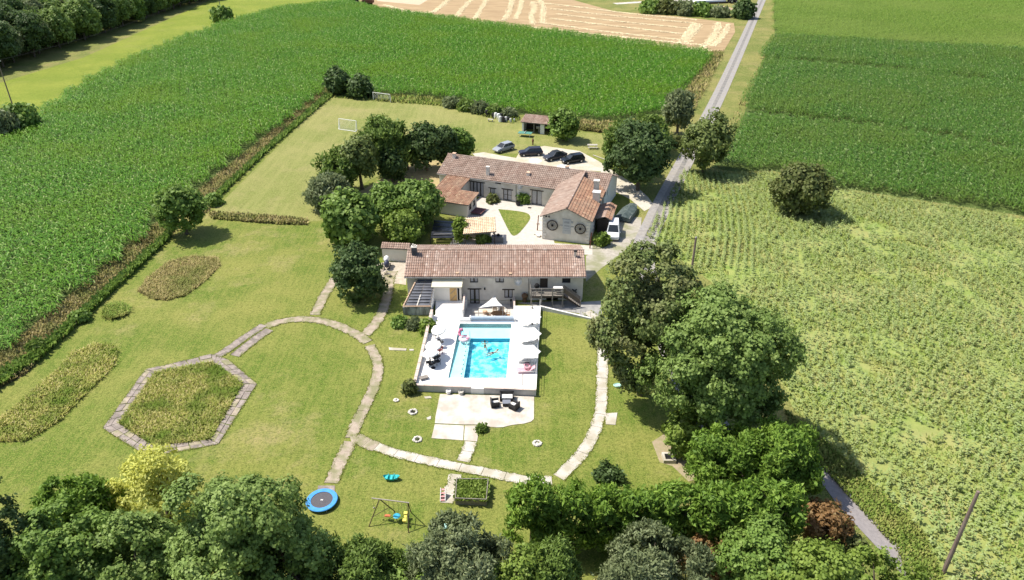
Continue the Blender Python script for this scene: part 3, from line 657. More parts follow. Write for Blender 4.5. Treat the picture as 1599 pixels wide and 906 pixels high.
for i in range(9):
    for q in range(2):
        v0 = .03+i*.107; v1 = v0+.098; u0 = (.10, .535)[q]; u1 = (.50, .95)[q]
        p = lambda u, v: a.lerp(b, u).lerp(d.lerp(c, u), v)
        l = .06+.02*((i*7+q*3) % 3)
        P = [p(u0, v0)+n*(l+.04), p(u1, v0)+n*(l+.07), p(u1, v1)+n*l*.4, p(u0, v1)+n*(l*.4)]
        mb = MB(); mb.add([x-n*.03 for x in P]+P, [(3,2,1,0),(4,5,6,7),(0,1,5,4),(1,2,6,5),(2,3,7,6),(3,0,4,7)]); part('roof_panel', mb, M_panel, LT)
mb = MB()
for u in (.06, .5175, .975): mb.tube(a.lerp(b, u)+n*.01, d.lerp(c, u)+n*.01, .055)
part('rafters', mb, M_wood, LT)
for u0, k0, k1 in ((.03, 0, 10), (.5175, 0, 4)):
    for k in range(k0, k1):
        mb = MB(); mb.tt = .8; s0 = a.lerp(b, u0).lerp(d.lerp(c, u0), .02+k*.098)+n*.10; s1 = a.lerp(b, u0).lerp(d.lerp(c, u0), .115+k*.098)+n*.08; mb.tube(s0, s1, .10, .08, 8); part('edging_tile', mb, M_terr if u0 < .1 else M_wall2, LT)
mb = MB(); mb.tube(a+n*.09+Vector((.05, -.02, 0)), b+n*.09, .075, .075, 8); part('front_edging', mb, M_terr, LT)

# --- little room under the cream canopy
RM = root('pool_room', (-7, 76, .5), 'small cream-roofed room with a plank door between the lean-to and the pool terrace', 'room')
q0, q1 = at(673.5, 449, 2.55), at(721.3, 449, 2.55); yw = 75.95
mb = MB(); P = [Vector((q0.x, q0.y, 2.55)), Vector((q1.x, q1.y, 2.55)), Vector((q1.x+.08, 76.98, 3.15)), Vector((q0.x+.1, 76.98, 3.15))]
mb.add(P+[x+Vector((0, 0, .07)) for x in P], [(3,2,1,0),(4,5,6,7),(0,1,5,4),(1,2,6,5),(2,3,7,6),(3,0,4,7)]); part('canopy', mb, mat('cream canopy', (.74, .67, .47), (.78, .72, .53), 1.5, .8), RM)
oR = F0.rect(701.8, 450, 714, 470, yw); oR = (oR[0], oR[1], .52, 2.3); oG = (oR[1]+.06, oR[1]+.3, .52, 2.3)
wall(F0, q0.x+.25, q1.x-.1, yw, .5, 2.62, [oR, oG], .2, RM, M_wall2)
mb = MB(); mb.box(((oG[0]+oG[1])/2, yw+.18, 1.4), (.3, .03, 1.9)); part('door_gap', mb, M_dark, RM)
M_pine = mat('pine boards', (.46, .28, .10), (.58, .38, .16), 3, .7, stretch=(3, 3, .4))
door_leaf(F0, oR, yw, RM, M_pine, .05, 4)
mb = MB()
for s in (-1, 1):
    za = 1.42-.45*s; mb.add([(oR[0]+.06, yw-.03, za-.36), (oR[0]+.16, yw-.03, za-.36), (oR[1]-.06, yw-.03, za+.36), (oR[1]-.16, yw-.03, za+.36)]+[(oR[0]+.06, yw-.001, za-.36), (oR[0]+.16, yw-.001, za-.36), (oR[1]-.06, yw-.001, za+.36), (oR[1]-.16, yw-.001, za+.36)], [(0,1,2,3),(7,6,5,4),(0,4,5,1),(1,5,6,2),(2,6,7,3),(3,7,4,0)])
part('door_brace', mb, M_wood, RM)

# --- timber balcony with stair
BA = root('balcony', (4.3, 76, 0), 'weathered timber balcony with railings and stair on the front of the farmhouse', 'balcony')
bx0 = F0.hit(828.5, 455, 75.2)[0]; bx1 = F0.hit(880, 460, 75.2)[0]; bz = 1.62; by = 75.2
nb = 14
for k in range(nb):
    mb = MB(); yy = by+(76.95-by)*(k+.5)/nb; mb.box(((bx0+bx1)/2, yy, bz), (bx1-bx0, (76.95-by)/nb-.02, .05)); part('deck_board', mb, M_wood, BA)
mb = MB(); mb.box(((bx0+bx1)/2, by+.03, bz-.15), (bx1-bx0, .06, .22)); mb.box((bx0+.03, 76.0, bz-.15), (.06, 1.7, .2)); mb.box((bx1-.03, 76.0, bz-.15), (.06, 1.7, .2)); part('beam', mb, M_dwood, BA)
for x in (bx0+.08, (bx0*2+bx1)/3, (bx0+2*bx1)/3, bx1-.08):
    mb = MB(); mb.box((x, by+.05, 1.32), (.13, .13, 2.64)); part('post', mb, M_wood, BA)
for z in (2.62, 2.25, 1.93):
    mb = MB(); mb.box(((bx0+bx1)/2, by-.035, z), (bx1-bx0, .04, .13)); part('rail', mb, M_wood, BA)
    mb = MB(); mb.box((bx0-.02, 76.05, z), (.04, 1.7, .13)); part('rail', mb, M_wood, BA)
sx1 = F0.hit(905, 486, 75.4)[0]
for yy in (by+.05, by+1.0):
    mb = MB(); A0 = Vector((bx1+.03, yy, bz+.05)); B0 = Vector((sx1, yy, .0))
    mb.add([A0+Vector((0, 0, -.35)), B0, B0+Vector((.18, 0, 0)), A0+Vector((0, 0, .05))]+[q+Vector((0, .06, 0)) for q in (A0+Vector((0, 0, -.35)), B0, B0+Vector((.18, 0, 0)), A0+Vector((0, 0, .05)))], [(0,1,2,3),(7,6,5,4),(0,4,5,1),(1,5,6,2),(2,6,7,3),(3,7,4,0)]); part('stringer', mb, M_dwood, BA)
    mb = MB(); mb.add([A0+Vector((0, 0, .35)), B0+Vector((.05, 0, .42)), B0+Vector((.05, 0, .98)), A0+Vector((0, 0, 1.0))]+[q+Vector((0, .04, 0)) for q in (A0+Vector((0, 0, .35)), B0+Vector((.05, 0, .42)), B0+Vector((.05, 0, .98)), A0+Vector((0, 0, 1.0)))], [(0,1,2,3),(7,6,5,4),(0,4,5,1),(1,5,6,2),(2,6,7,3),(3,7,4,0)]); part('stair_panel', mb, M_wood if yy > by+.5 else mat('brown stained boards', (.10, .075, .06), (.15, .12, .10), 4, .8), BA)
for k in range(8):
    t = (k+.7)/8.5; mb = MB(); mb.box((bx1+(sx1-bx1)*t, by+.53, bz*(1-t)), (.26, .88, .04)); part('stair_tread', mb, M_wood, BA)
for yy in (by+.05, by+1.0):
    mb = MB(); mb.box((sx1+.05, yy+.03, .5), (.1, .1, 1.0)); part('newel_post', mb, M_wood, BA)

# --- house round the courtyard
H1 = root('courtyard_house', (-4, 108, 0), 'rambling L-shaped stone house with clay tile roofs around the courtyard', 'house')
F1 = Fr(-20.5); V1 = 101.65; UL, UR = -50.8, -23.0
rc = lambda x0, y0, x1, y1: F1.rect(x0, y0, x1, y1, V1)
D1 = rc(733.5, 284.5, 755.5, 309); w1 = rc(765, 294, 773, 303); w2 = rc(773, 284, 782, 288); D2 = rc(785.5, 295.5, 799, 313.5); D3 = rc(830, 297, 846, 320)
D1 = (D1[0], D1[1], .05, 2.45); D2 = (D2[0], D2[1], .05, D2[3]); D3 = (D3[0], D3[1], .05, D3[3])
wall(F1, UL, UR, V1, 0, 3.2, [D1, w1, w2, D2, D3], .35, H1, M_wall)
wall(F1, V1+.35, 110.3, UL, 0, 3.2, (), .35, H1, M_wall, axis='v', sgn=-1, gable=(105.9, 4.85))
wG = (103.6, 104.1, 2.3, 3.1)
wall(F1, V1+.35, 110.3, UR, 0, 3.2, [wG], .35, H1, M_white, axis='v', sgn=1, gable=(105.9, 4.85))
wall(F1, UL+.35, UR-.35, 110.3, 0, 3.2, (), .35, H1, M_wall, sgn=1)
Rv, Rz = 105.8, 5.05
tiles(F1.P(UL-.25, V1-.35, 3.18), F1.P(UR+.2, V1-.35, 3.18), F1.P(UR+.2, Rv, Rz), F1.P(UL-.25, Rv, Rz), T_old, H1, seed=8, colw=.3)
tiles(F1.P(UL-.25, 110.65, 3.1), F1.P(UR+.2, 110.65, 3.1), F1.P(UR+.2, Rv, Rz), F1.P(UL-.25, Rv, Rz), T_old, H1, seed=9, colw=.3)
ridge_tiles(F1.P(UL-.25, Rv, Rz+.05), F1.P(UR+.2, Rv, Rz+.05), T_old, H1)
window(F1, D1, V1, H1, 'glazed_door', cols=4, rows=1, lintel=True, fw=.09); window(F1, w1, V1, H1, cols=1); window(F1, w2, V1, H1, cols=1, curtain=False); window(F1, D2, V1, H1, 'glazed_door', cols=2, rows=2); window(F1, D3, V1, H1, 'glazed_door', cols=2, rows=1)
window(F1, wG, UR, H1, cols=1, axis='v', sgn=1, lintel=False, curtain=False)
F2 = Fr(-15.0); U20, U21, V2 = -20.25, -13.45, 92.4; UR2 = -16.82; V2e = 107.6
wall(F2, U20, U21, V2, 0, 3.62, (), .4, H1, M_wall, gable=(UR2, 5.12))
wS = (95.0, 96.4, 2.0, 3.45)
wall(F2, V2+.4, 104.5, U21, 0, 3.62, [wS], .4, H1, M_wall2, axis='v', sgn=1)
wall(F2, V2+.4, 101.0, U20, 0, 3.62, (), .4, H1, M_wall, axis='v', sgn=-1)
window(F2, wS, U21, H1, 'shutter', axis='v', sgn=1, cols=1, lintel=False, glass=M_dwood, depth=.06)
tiles(F2.P(U20-.35, V2-.25, 3.60), F2.P(U20-.35, V2e, 3.60), F2.P(UR2, V2e, 5.24), F2.P(UR2, V2-.25, 5.24), T_old, H1, seed=10, colw=.3)
tiles(F2.P(U21+.35, V2e-2.5, 3.60), F2.P(U21+.35, V2-.25, 3.60), F2.P(UR2, V2-.25, 5.24), F2.P(UR2, V2e-2.5, 5.24), T_orange, H1, seed=11, colw=.3)
ridge_tiles(F2.P(UR2, V2-.25, 5.30), F2.P(UR2, V2e, 5.30), T_red, H1)
for k in range(7):
    mb = MB(); mb.box(F2.P(U21-.18-.10*(k % 2), V2-.02, .35+k*.46), (.42+.2*(k % 2), .10, .38), ax=(F2.u, F2.v, Vector((0, 0, 1)))); part('quoin', mb, M_wall2, H1)
    mb = MB(); mb.box(F2.P(U20+.18+.10*(k % 2), V2-.02, .35+k*.46), (.42+.2*(k % 2), .10, .38), ax=(F2.u, F2.v, Vector((0, 0, 1)))); part('quoin', mb, M_wall2, H1)
# annexe at the left of the courtyard: one falling roof of L shape
A3 = lambda u, v: F1.P(u, v, 2.15+(v-93.0)*.118)
tiles(A3(-49.2, 92.95), A3(-45.05, 92.95), A3(-45.05, 101.55), A3(-49.2, 101.55), T_orange, H1, seed=12, colw=.3)
tiles(A3(-45.05, 92.95), A3(-41.8, 92.95), A3(-41.8, 97.2), A3(-45.05, 97.2), T_orange, H1, seed=13, colw=.3)
wall(F1, -48.9, -42.15, 93.3, 0, 2.08, (), .3, H1, M_wall2)
oA = (94.0, 94.9, .8, 1.8); oB = (95.5, 96.4, .8, 1.8)
wall(F1, 93.6, 96.9, -42.15, 0, 2.10, [oA, oB], .3, H1, M_wall, axis='v', sgn=1)
for o in (oA, oB): window(F1, o, -42.15, H1, axis='v', sgn=1, cols=1, lintel=False, curtain=False)
wall(F1, -45.0, -42.45, 96.9, 0, 2.45, (), .3, H1, M_wall, sgn=1)
wall(F1, 97.2, 101.6, -45.4, 0, 2.5, (), .3, H1, M_wall, axis='v', sgn=1)
wall(F1, 93.6, 101.6, -48.9, 0, 2.10, (), .3, H1, M_wall, axis='v', sgn=-1)
# chimneys and vents of the courtyard house
cb = at(931, 312, 4.0)
mb = MB(); mb.box((cb.x, cb.y, 4.35), (1.0, .85, 1.7), rz=F2.a); ch = part('chimney', mb, M_wall2, H1)
mb = MB(); mb.box((cb.x, cb.y, 5.25), (1.16, 1.0, .14), rz=F2.a); part('chimney_cap', mb, M_white, ch)
mb = MB(); mb.box((cb.x+.1, cb.y+1.5, 5.2), (.75, .7, 2.4), rz=F2.a); ch = part('chimney', mb, M_stone, H1)
mb = MB(); mb.box((cb.x+.1, cb.y+1.5, 6.44), (.9, .85, .12), rz=F2.a); part('chimney_cap', mb, M_wall2, ch)
for px, py, z, hh in ((709.5, 246, 4.85, .9), (762, 270, 4.0, 1.3), (825, 274, 4.05, .6), (885.5, 265, 4.9, .7)):
    p = at(px, py, z); mb = MB(); mb.box((p.x, p.y, z+hh*.25), (.5, .5, hh), rz=F1.a); ch = part('vent_stack', mb, M_wall2, H1)
    mb = MB(); mb.box((p.x, p.y, z+hh*.75+.06), (.6, .6, .10), rz=F1.a); part('vent_cap', mb, M_terr if hh < 1 else M_wall2, ch)
mb = MB(); mb.tube(F1.P(UL-.2, V1-.38, 3.1), F1.P(-33, V1-.38, 3.1), .06); part('gutter', mb, M_zinc, H1)
uu = F1.hit(806, 300, V1)[0]; mb = MB(); mb.tube(F1.P(uu, V1-.06, .1), F1.P(uu, V1-.06, 3.05), .06); part('downpipe', mb, M_zinc, H1)
# red-roofed lean-to on the road side
RT = root('side_annexe', F2.P(-12.4, 98, 0), 'tiny white annexe with a red tile roof against the road side of the courtyard house', 'annexe')
wall(F2, -13.0, -11.2, 96.6, 0, 2.3, (), .2, RT, M_dwood); wall(F2, 96.6, 101.8, -11.2, 0, 2.1, (), .2, RT, M_white, axis='v', sgn=1); wall(F2, -13.0, -11.4, 101.8, 0, 2.1, (), .2, RT, M_white, sgn=1)
tiles(F2.P(-13.42, 102, 2.2), F2.P(-13.42, 96.4, 2.2), F2.P(-11.9, 96.4, 2.75), F2.P(-11.9, 102, 2.75), T_red, RT, seed=14, colw=.3)
tiles(F2.P(-10.95, 102, 2.25), F2.P(-10.95, 96.4, 2.25), F2.P(-11.9, 96.4, 2.75), F2.P(-11.9, 102, 2.75), T_orange, RT, seed=15, colw=.3)
# wagon wheels hung on the gable
def wheel(px, py, label):
    u, z = F2.hit(px, py, V2-.1); c = F2.P(u, V2-.14, z); n = -F2.v; R = .74
    ro = root('wagon_wheel', c, label, 'wagon wheel', 'wagon wheels on the gable wall')
    mb = MB(); mb.torus(c, R, .075, n, 28, 6); part('rim', mb, M_dwood, ro)
    mb = MB(); mb.tube(c-n*.1, c+n*.14, .17, .14, 10); part('hub', mb, M_dark, ro)
    uu = n.orthogonal().normalized(); vv = n.cross(uu)
    for k in range(12):
        d = uu*math.cos(k*math.pi/6)+vv*math.sin(k*math.pi/6); mb = MB(); mb.tube(c+d*.15, c+d*.70, .032, .026, 5); part('spoke', mb, M_wood, ro)
wheel(862.5, 352, 'dark wooden wagon wheel hung left of the painted panel on the gable')
wheel(906, 357.5, 'dark wooden wagon wheel hung right of the painted panel on the gable')
# pale painted panel on the gable with faint grey bars
PN = root('painted_panel', F2.P(F2.hit(884, 360, V2)[0], V2-.05, 1.2), 'tall faded grey panel with cross bars fixed to the gable between the wheels', 'wall panel')
M_fade = mat('faded grey paint', (.40, .41, .41), (.47, .48, .48), 3, .95); M_fade2 = mat('darker faded paint', (.27, .28, .29), (.36, .37, .38), 3, .95)
def pbox(x0, y0, x1, y1, d, nm, m):
    o = F2.rect(x0, y0, x1, y1, V2-.03); mb = MB(); mb.box(F2.P((o[0]+o[1])/2, V2-d, (o[2]+o[3])/2), (o[1]-o[0], .03, o[3]-o[2]), ax=(F2.u, F2.v, Vector((0, 0, 1)))); part(nm, mb, m, PN)
pbox(879, 342, 891, 366, .017, 'board', M_fade)
for k, (x0, y0, x1, y1) in enumerate([(878, 341.5, 890, 343.8), (881, 345.5, 889, 349.5), (881, 351.5, 889, 354.5), (881, 356, 889, 358), (879.5, 359.6, 890.5, 360.6), (874.5, 351, 878.5, 352.8), (891, 353.4, 896, 355.2), (892, 346, 895, 349)]): pbox(x0, y0, x1, y1, .036 if x0 > 878.9 and x1 < 890.9 else .02, 'bar', M_fade2)
u, z = F2.hit(856, 338.8, V2-.05); mb = MB()
for s in (-.28, .12): mb.box(F2.P(u+s, V2-.04, z), (.26, .05, .12), ax=(F2.u, F2.v, Vector((0, 0, 1)))); mb.box(F2.P(u+s, V2-.04, z+.13), (.10, .05, .16), ax=(F2.u, F2.v, Vector((0, 0, 1))))
single('wall_ornament', mb, M_dark, 'pair of small dark figures fixed to the gable above the left wagon wheel', 'ornament')
u, z = F1.hit(812, 291, V1-.3); dish(F1.P(u, V1-.35, z), (.2, -1, .3), .45, 'pale satellite dish on the courtyard wall of the rear wing')
# garden wall with tile cap at the left of the farmhouse
GW = root('garden_wall', (-14.5, 85, 0), 'pale rendered garden wall with a tile cap running left from the farmhouse', 'wall')
ga, gb = at(598, 407, 0), Vector((-12.75, 83.6, 0)); gb = at(640, 409, 0)
mb = MB(); mb.add([(ga.x, ga.y, 0), (gb.x, gb.y, 0), (gb.x, gb.y+.4, 0), (ga.x, ga.y+.4, 0), (ga.x, ga.y, 1.9), (gb.x, gb.y, 1.9), (gb.x, gb.y+.4, 1.9), (ga.x, ga.y+.4, 1.9)], [(3,2,1,0),(4,5,6,7),(0,1,5,4),(1,2,6,5),(2,3,7,6),(3,0,4,7)]); part('wall', mb, M_wall2, GW)
tiles((ga.x-.1, ga.y-.15, 1.92), (gb.x+.1, gb.y-.15, 1.92), (gb.x+.1, gb.y+1.1, 2.25), (ga.x-.1, ga.y+1.1, 2.25), T_old, GW, seed=16, colw=.3)

# ------------------------------------------------------------------ pool, terrace
DZ = .5
A_, B_, CR = Vector((-9.75, 58.95)), Vector((2.42, 58.1)), Vector((3.46, 74.8))
TL, TR, BR, BL = [at(*p, DZ).to_2d() for p in ((717.6, 505.2), (799.3, 505.6), (791, 591), (699.3, 591))]
M_deck = mat('white terrace concrete', (.80, .775, .74), (.87, .85, .82), .7, .85, .12, 8, c3=(.72, .68, .64), scale3=.5, k3=.35)
mb = MB()
fl, fr_ = A_.lerp(B_, (BL.x-A_.x)/(B_.x-A_.x)), A_.lerp(B_, (BR.x-A_.x)/(B_.x-A_.x))
mb.prism([A_, fl, BL, TL, (-6.0, 72.2), (-5.7, 72.2), (-5.7, 75.95), (-9.3, 75.95), (-9.0, 72.75), (-9.25, 72.5)], -.6, DZ)
mb.prism([fr_, B_, CR, (.2, 74.8), (.2, 72.2), TR, BR], -.6, DZ); mb.prism([fl, fr_, BR, BL], -.6, DZ-.004); mb.prism([TL, TR, (.2, 72.2), (-6.0, 72.2)], -.6, DZ-.004)
o = part('pool_deck', mb, M_deck); o['kind'] = 'structure'
o = sheet('sunken_terrace', [(-5.75, 72.15), (.25, 72.15), (.25, 77), (-5.75, 77)], -.55, mat('terrace paving', (.42, .39, .36), (.56, .53, .49), 1.4, .9, .2))
TW = root('terrace_wall', (A_.x, A_.y, 0), 'low rendered wall with terracotta coping round the front and left of the pool terrace', 'wall')
M_rend = mat('stained grey render', (.46, .45, .43), (.60, .585, .56), 1.2, .95, .3, 9, stretch=(1, 1, .5), lo=.3, hi=.7, c3=(.38, .36, .34), scale3=.9, k3=.6)
M_cop = mat('pink coping', (.52, .40, .345), (.62, .52, .46), 2, .9)
d = (B_-A_).normalized(); nn = Vector((d.y, -d.x)); g0 = A_.lerp(B_, (737-650)/188.); g1 = A_.lerp(B_, (757-650)/188.)
for a, b in ((A_, g0), (g1, B_)):
    mb = MB(); mb.prism([a, b, b+nn*.22, a+nn*.22], 0, .74); part('wall', mb, M_rend, TW)
    n = max(1, round((b-a).length/1.0))
    for k in range(n):
        p, q = a.lerp(b, k/n), a.lerp(b, (k+1)/n-.004); mb = MB(); mb.prism([p-nn*.03, q-nn*.03, q+nn*.26, p+nn*.26], .745, .80+.008*(k % 3)); part('coping_stone', mb, M_cop, TW)
mb = MB(); mb.prism([g0, g1, g1+nn*.26, g0+nn*.26], 0, .70); part('gate_panel', mb, M_white, TW, label='plain white panel in the middle of the grey wall')
lw = [A_, Vector((-9.25, 72.5))]
mb = MB(); P = [(A_.x-.22, A_.y), (A_.x, A_.y), (-9.25, 72.5), (-9.47, 72.5)]
mb.add([(x, y, 0) for x, y in P]+[(P[0][0], P[0][1], .80), (P[1][0], P[1][1], .80), (P[2][0], P[2][1], 1.35), (P[3][0], P[3][1], 1.35)], [(3,2,1,0),(4,5,6,7),(0,1,5,4),(1,2,6,5),(2,3,7,6),(3,0,4,7)]); part('wall', mb, M_wall2, TW)
for k in range(12):
    t0, t1 = k/12, (k+1)/12-.004; p, q = A_.lerp(lw[1], t0), A_.lerp(lw[1], t1); z0, z1 = .805+.55*t0, .805+.55*t1; mb = MB()
    mb.add([(p.x-.27, p.y, z0), (p.x+.04, p.y, z0), (q.x+.04, q.y, z1), (q.x-.27, q.y, z1), (p.x-.27, p.y, z0+.05), (p.x+.04, p.y, z0+.05), (q.x+.04, q.y, z1+.05), (q.x-.27, q.y, z1+.05)], [(3,2,1,0),(4,5,6,7),(0,1,5,4),(1,2,6,5),(2,3,7,6),(3,0,4,7)]); part('coping_stone', mb, M_cop, TW)
RW = root('parapet_wall', (-5.75, 74, DZ), 'short white parapet at the left side of the sunken terrace', 'wall')
mb = MB(); mb.box((-5.76, 74.1, .95), (.16, 3.6, .9)); mb.box((-5.6, 76.45, 0), (.2, .9, 1.1)); part('wall', mb, M_white, RW)
mb = MB(); mb.box((-5.76, 74.1, 1.42), (.22, 3.7, .05)); part('coping', mb, M_cop, RW)
RW2 = root('side_wall', (.25, 75.8, -.5), 'low grey retaining wall at the right of the sunken terrace', 'wall')
mb = MB(); mb.box((.27, 75.89, -.1), (.18, 2.14, 1.1)); part('wall', mb, M_wall, RW2); mb = MB(); mb.box((.27, 75.89, .475), (.22, 2.14, .05)); part('coping', mb, M_cop, RW2)
mb = MB(); mb.box((-2.75, 75.2, -.47), (4.2, .9, .12)); mb.box((-1.6, 75.9, -.42), (1.6, .5, .22)); 
single('terrace_step', mb, M_wall, 'low stone step across the sunken terrace below the farmhouse windows', 'step')
# low capped wall running down from the terrace to the path
q0, q1 = at(843, 479, .5), at(922, 497.5, .18)
LWt = root('ramp_wall', (q0.x, q0.y, 0), 'low white-capped wall sloping from the terrace corner down to the concrete path', 'wall')
mb = MB(); P = [(q0.x, q0.y), (q1.x, q1.y), (q1.x+.05, q1.y+.22), (q0.x+.05, q0.y+.22)]
mb.add([(x, y, 0) for x, y in P]+[(P[0][0], P[0][1], .5), (P[1][0], P[1][1], .16), (P[2][0], P[2][1], .16), (P[3][0], P[3][1], .5)], [(3,2,1,0),(4,5,6,7),(0,1,5,4),(1,2,6,5),(2,3,7,6),(3,0,4,7)]); part('wall', mb, M_rend, LWt)
mb = MB(); mb.add([(x, y, z+.003) for (x, y), z in zip(P, (.5, .16, .16, .5))]+[(x, y, z+.06) for (x, y), z in zip(P, (.5, .16, .16, .5))], [(3,2,1,0),(4,5,6,7),(0,1,5,4),(1,2,6,5),(2,3,7,6),(3,0,4,7)]); part('coping', mb, M_deck, LWt)
for k in range(5):
    p = q0.lerp(q1, .62+k*.095); mb = MB(); mb.tube((p.x, p.y+.12, .15), (p.x, p.y+.12, 1.05), .018); part('post', mb, M_zinc, LWt)
# terrace railing (right edge)
RL_ = root('pool_railing', (B_.x, B_.y, DZ), 'thin white metal railing along the right edge of the pool terrace', 'railing')
M_rail = mat('pale metal', (.62, .61, .58), (.52, .51, .48), 3, .5)
for k in range(11):
    p = B_.lerp(CR, .01+k*.098)-Vector((.08, 0)); mb = MB(); mb.tube((p.x, p.y, DZ), (p.x, p.y, 1.42), .022); part('post', mb, M_rail, RL_)
for z in (1.42, .95):
    mb = MB(); a = B_.lerp(CR, .005)-Vector((.08, 0)); b = B_.lerp(CR, .995)-Vector((.08, 0)); mb.tube((a.x, a.y, z), (b.x, b.y, z), .022 if z > 1 else .012); part('rail', mb, M_rail, RL_)
# pool: walls and floors of the shell, ramp on the left, shelf at the back, deep basin, water sheet
PO = root('swimming_pool', (-3.2, 65, 0), 'bright turquoise swimming pool with a shallow ramp along its left side', 'swimming pool')
WZ = .36
M_liner_ripple = mat('turquoise liner with painted ripple light', (.07, .50, .66), (.42, .88, .93), 1.5, .5, 0, lo=.44, hi=.57)  # bright mottling paints the light ripples of the water into the floor colour
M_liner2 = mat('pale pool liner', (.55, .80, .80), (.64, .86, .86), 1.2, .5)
M_liner3 = mat('blue pool side', (.02, .30, .44), (.03, .36, .50), 1.5, .5)
dTL, dTR, dBR, dBL = [at(*p, .2).to_2d() for p in ((734.6, 526), (795, 527), (789, 590), (721.4, 590))]
dTR.x = TR.x-.02-.0; dTR = TR.lerp(BR, (TR.y-dTL.y)/(TR.y-BR.y)); dBL = BL.lerp(BR, .265); dBR = BR
dz, sz = -.50, -.02
mb = MB(); mb.add([(*dBL, dz), (*dBR, dz), (*dTR, dz), (*dTL, dz)], [(0, 1, 2, 3)]); part('deep_floor', mb, M_liner_ripple, PO)
mb = MB()
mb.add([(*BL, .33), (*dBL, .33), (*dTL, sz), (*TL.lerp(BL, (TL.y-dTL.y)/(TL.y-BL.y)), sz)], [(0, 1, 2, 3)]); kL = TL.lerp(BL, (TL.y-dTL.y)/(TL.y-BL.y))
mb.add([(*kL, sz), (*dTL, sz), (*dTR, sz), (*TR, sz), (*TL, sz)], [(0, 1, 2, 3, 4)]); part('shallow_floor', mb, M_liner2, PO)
mb = MB()
mb.quad((*dBL, dz), (*dTL, dz), (*dTL, sz), (*dBL, .33)); mb.quad((*dTL, dz), (*dTR, dz), (*dTR, sz), (*dTL, sz))
mb.quad((*TL, sz), (*TR, sz), (*TR, DZ), (*TL, DZ)); mb.add([(*BL, .33), (*kL, sz), (*TL, sz), (*TL, DZ), (*BL, DZ)], [(0, 1, 2, 3, 4)])
mb.quad((*TR, dz), (*BR, dz), (*BR, DZ), (*TR, DZ)); mb.quad((*BL, dz), (*BR, dz), (*BR, DZ), (*BL, DZ)); part('pool_side', mb, M_liner3, PO)
def water_mat():
    m, nt, b = base_mat('pool water'); L = nt.links; nt.nodes.remove(b)
    tr = _n(nt, 'ShaderNodeBsdfTransparent'); tr.inputs[0].default_value = (.80, .965, .985, 1)
    gl = _n(nt, 'ShaderNodeBsdfGlossy'); gl.inputs['Roughness'].default_value = .06
    fr = _n(nt, 'ShaderNodeFresnel'); fr.inputs[0].default_value = 1.33
    g = _n(nt, 'ShaderNodeNewGeometry'); n = _n(nt, 'ShaderNodeTexNoise'); n.inputs['Scale'].default_value = 2.2; n.inputs['Detail'].default_value = 4; L.new(g.outputs['Position'], n.inputs['Vector'])
    bp = _n(nt, 'ShaderNodeBump'); bp.inputs['Strength'].default_value = .35; bp.inputs['Distance'].default_value = .15; L.new(n.outputs['Fac'], bp.inputs['Height'])
    L.new(bp.outputs[0], gl.inputs['Normal']); L.new(bp.outputs[0], fr.inputs['Normal'])
    ms = _n(nt, 'ShaderNodeMixShader'); L.new(fr.outputs[0], ms.inputs[0]); L.new(tr.outputs[0], ms.inputs[1]); L.new(gl.outputs[0], ms.inputs[2]); L.new(ms.outputs[0], nt.nodes['Material Output'].inputs['Surface'])
    return m
mb = MB(); mb.add([(*p, WZ) for p in (BL, BR, TR, TL)], [(0, 1, 2, 3)]); part('water', mb, water_mat(), PO)
for p, q, n in ((BL, BR, 6), (TL, TR, 6), (BL, TL, 10), (BR, TR, 10)):
    dd = (q-p).normalized(); s = Vector((dd.y, -dd.x)); s = s if s.dot((p+q)/2-(BL+TR)/2) > 0 else -s
    e = dd*.28 if abs(dd.x) > .5 else Vector((0, 0))
    for k in range(n):
        a, b = (p-e).lerp(q+e, k/n), (p-e).lerp(q+e, (k+1)/n-.006); mb = MB(); mb.prism([a-s*.03, b-s*.03, b+s*.28, a+s*.28], DZ-.05, DZ+.035); part('coping_slab', mb, M_deck, PO)
pa, pb = at(733.5, 512, .45), at(729, 592, .45)
mb = MB(); mb.tube((dTL.x-.05, dTL.y+.1, sz), (dTL.x-.05, dTL.y+.1, .95), .022); mb.tube((dTL.x-.05, dTL.y+.1, .95), (dTL.x-.15, dTL.y-1.4, .80), .022); mb.tube((dTL.x-.15, dTL.y-1.4, .80), (dTL.x-.15, dTL.y-1.4, sz), .022); part('handrail', mb, M_zinc, PO)
P = [dTL.lerp(dBL, .18+k*.05) for k in range(16)]
for k, p in enumerate(P):
    mb = MB(); mb.ball((p.x-.28+.04*math.sin(k*2.1), p.y, WZ+.01), .07, 6); part('rope_float', mb, [M_dwood, M_white][k % 2], PO)
# roller with the rolled cover behind the pool
RC = root('pool_cover_roller', (-2.6, 71.6, DZ), 'blue-grey rolled pool cover on its roller behind the pool', 'pool cover')
r0, r1 = at(736, 496.5, .85), at(802.5, 496.5, .85)
mb = MB(); mb.tube(r0, r1, .24, .24, 14); part('rolled_cover', mb, mat('blue grey cover', (.36, .42, .50), (.46, .52, .60), 4, .5), RC, smooth=False)
mb = MB(); mb.box(((r0.x+r1.x)/2, r0.y-.36, DZ+.07), (abs(r1.x-r0.x), .14, .10)); part('cover_edge', mb, mat('blue cover edge', (.25, .33, .45), rough=.5), RC)
for q in (r0, r1):
    mb = MB(); mb.box((q.x+(.12 if q is r1 else -.12), q.y, .78), (.14, .5, .56)); part('bracket', mb, M_white, RC)
mb = MB(); q = at(726, 499, .62); mb.box((q.x, q.y, .62), (1.3, .55, .24)); single('white_bench', mb, M_white, 'low white block bench left of the pool cover roller', 'bench')
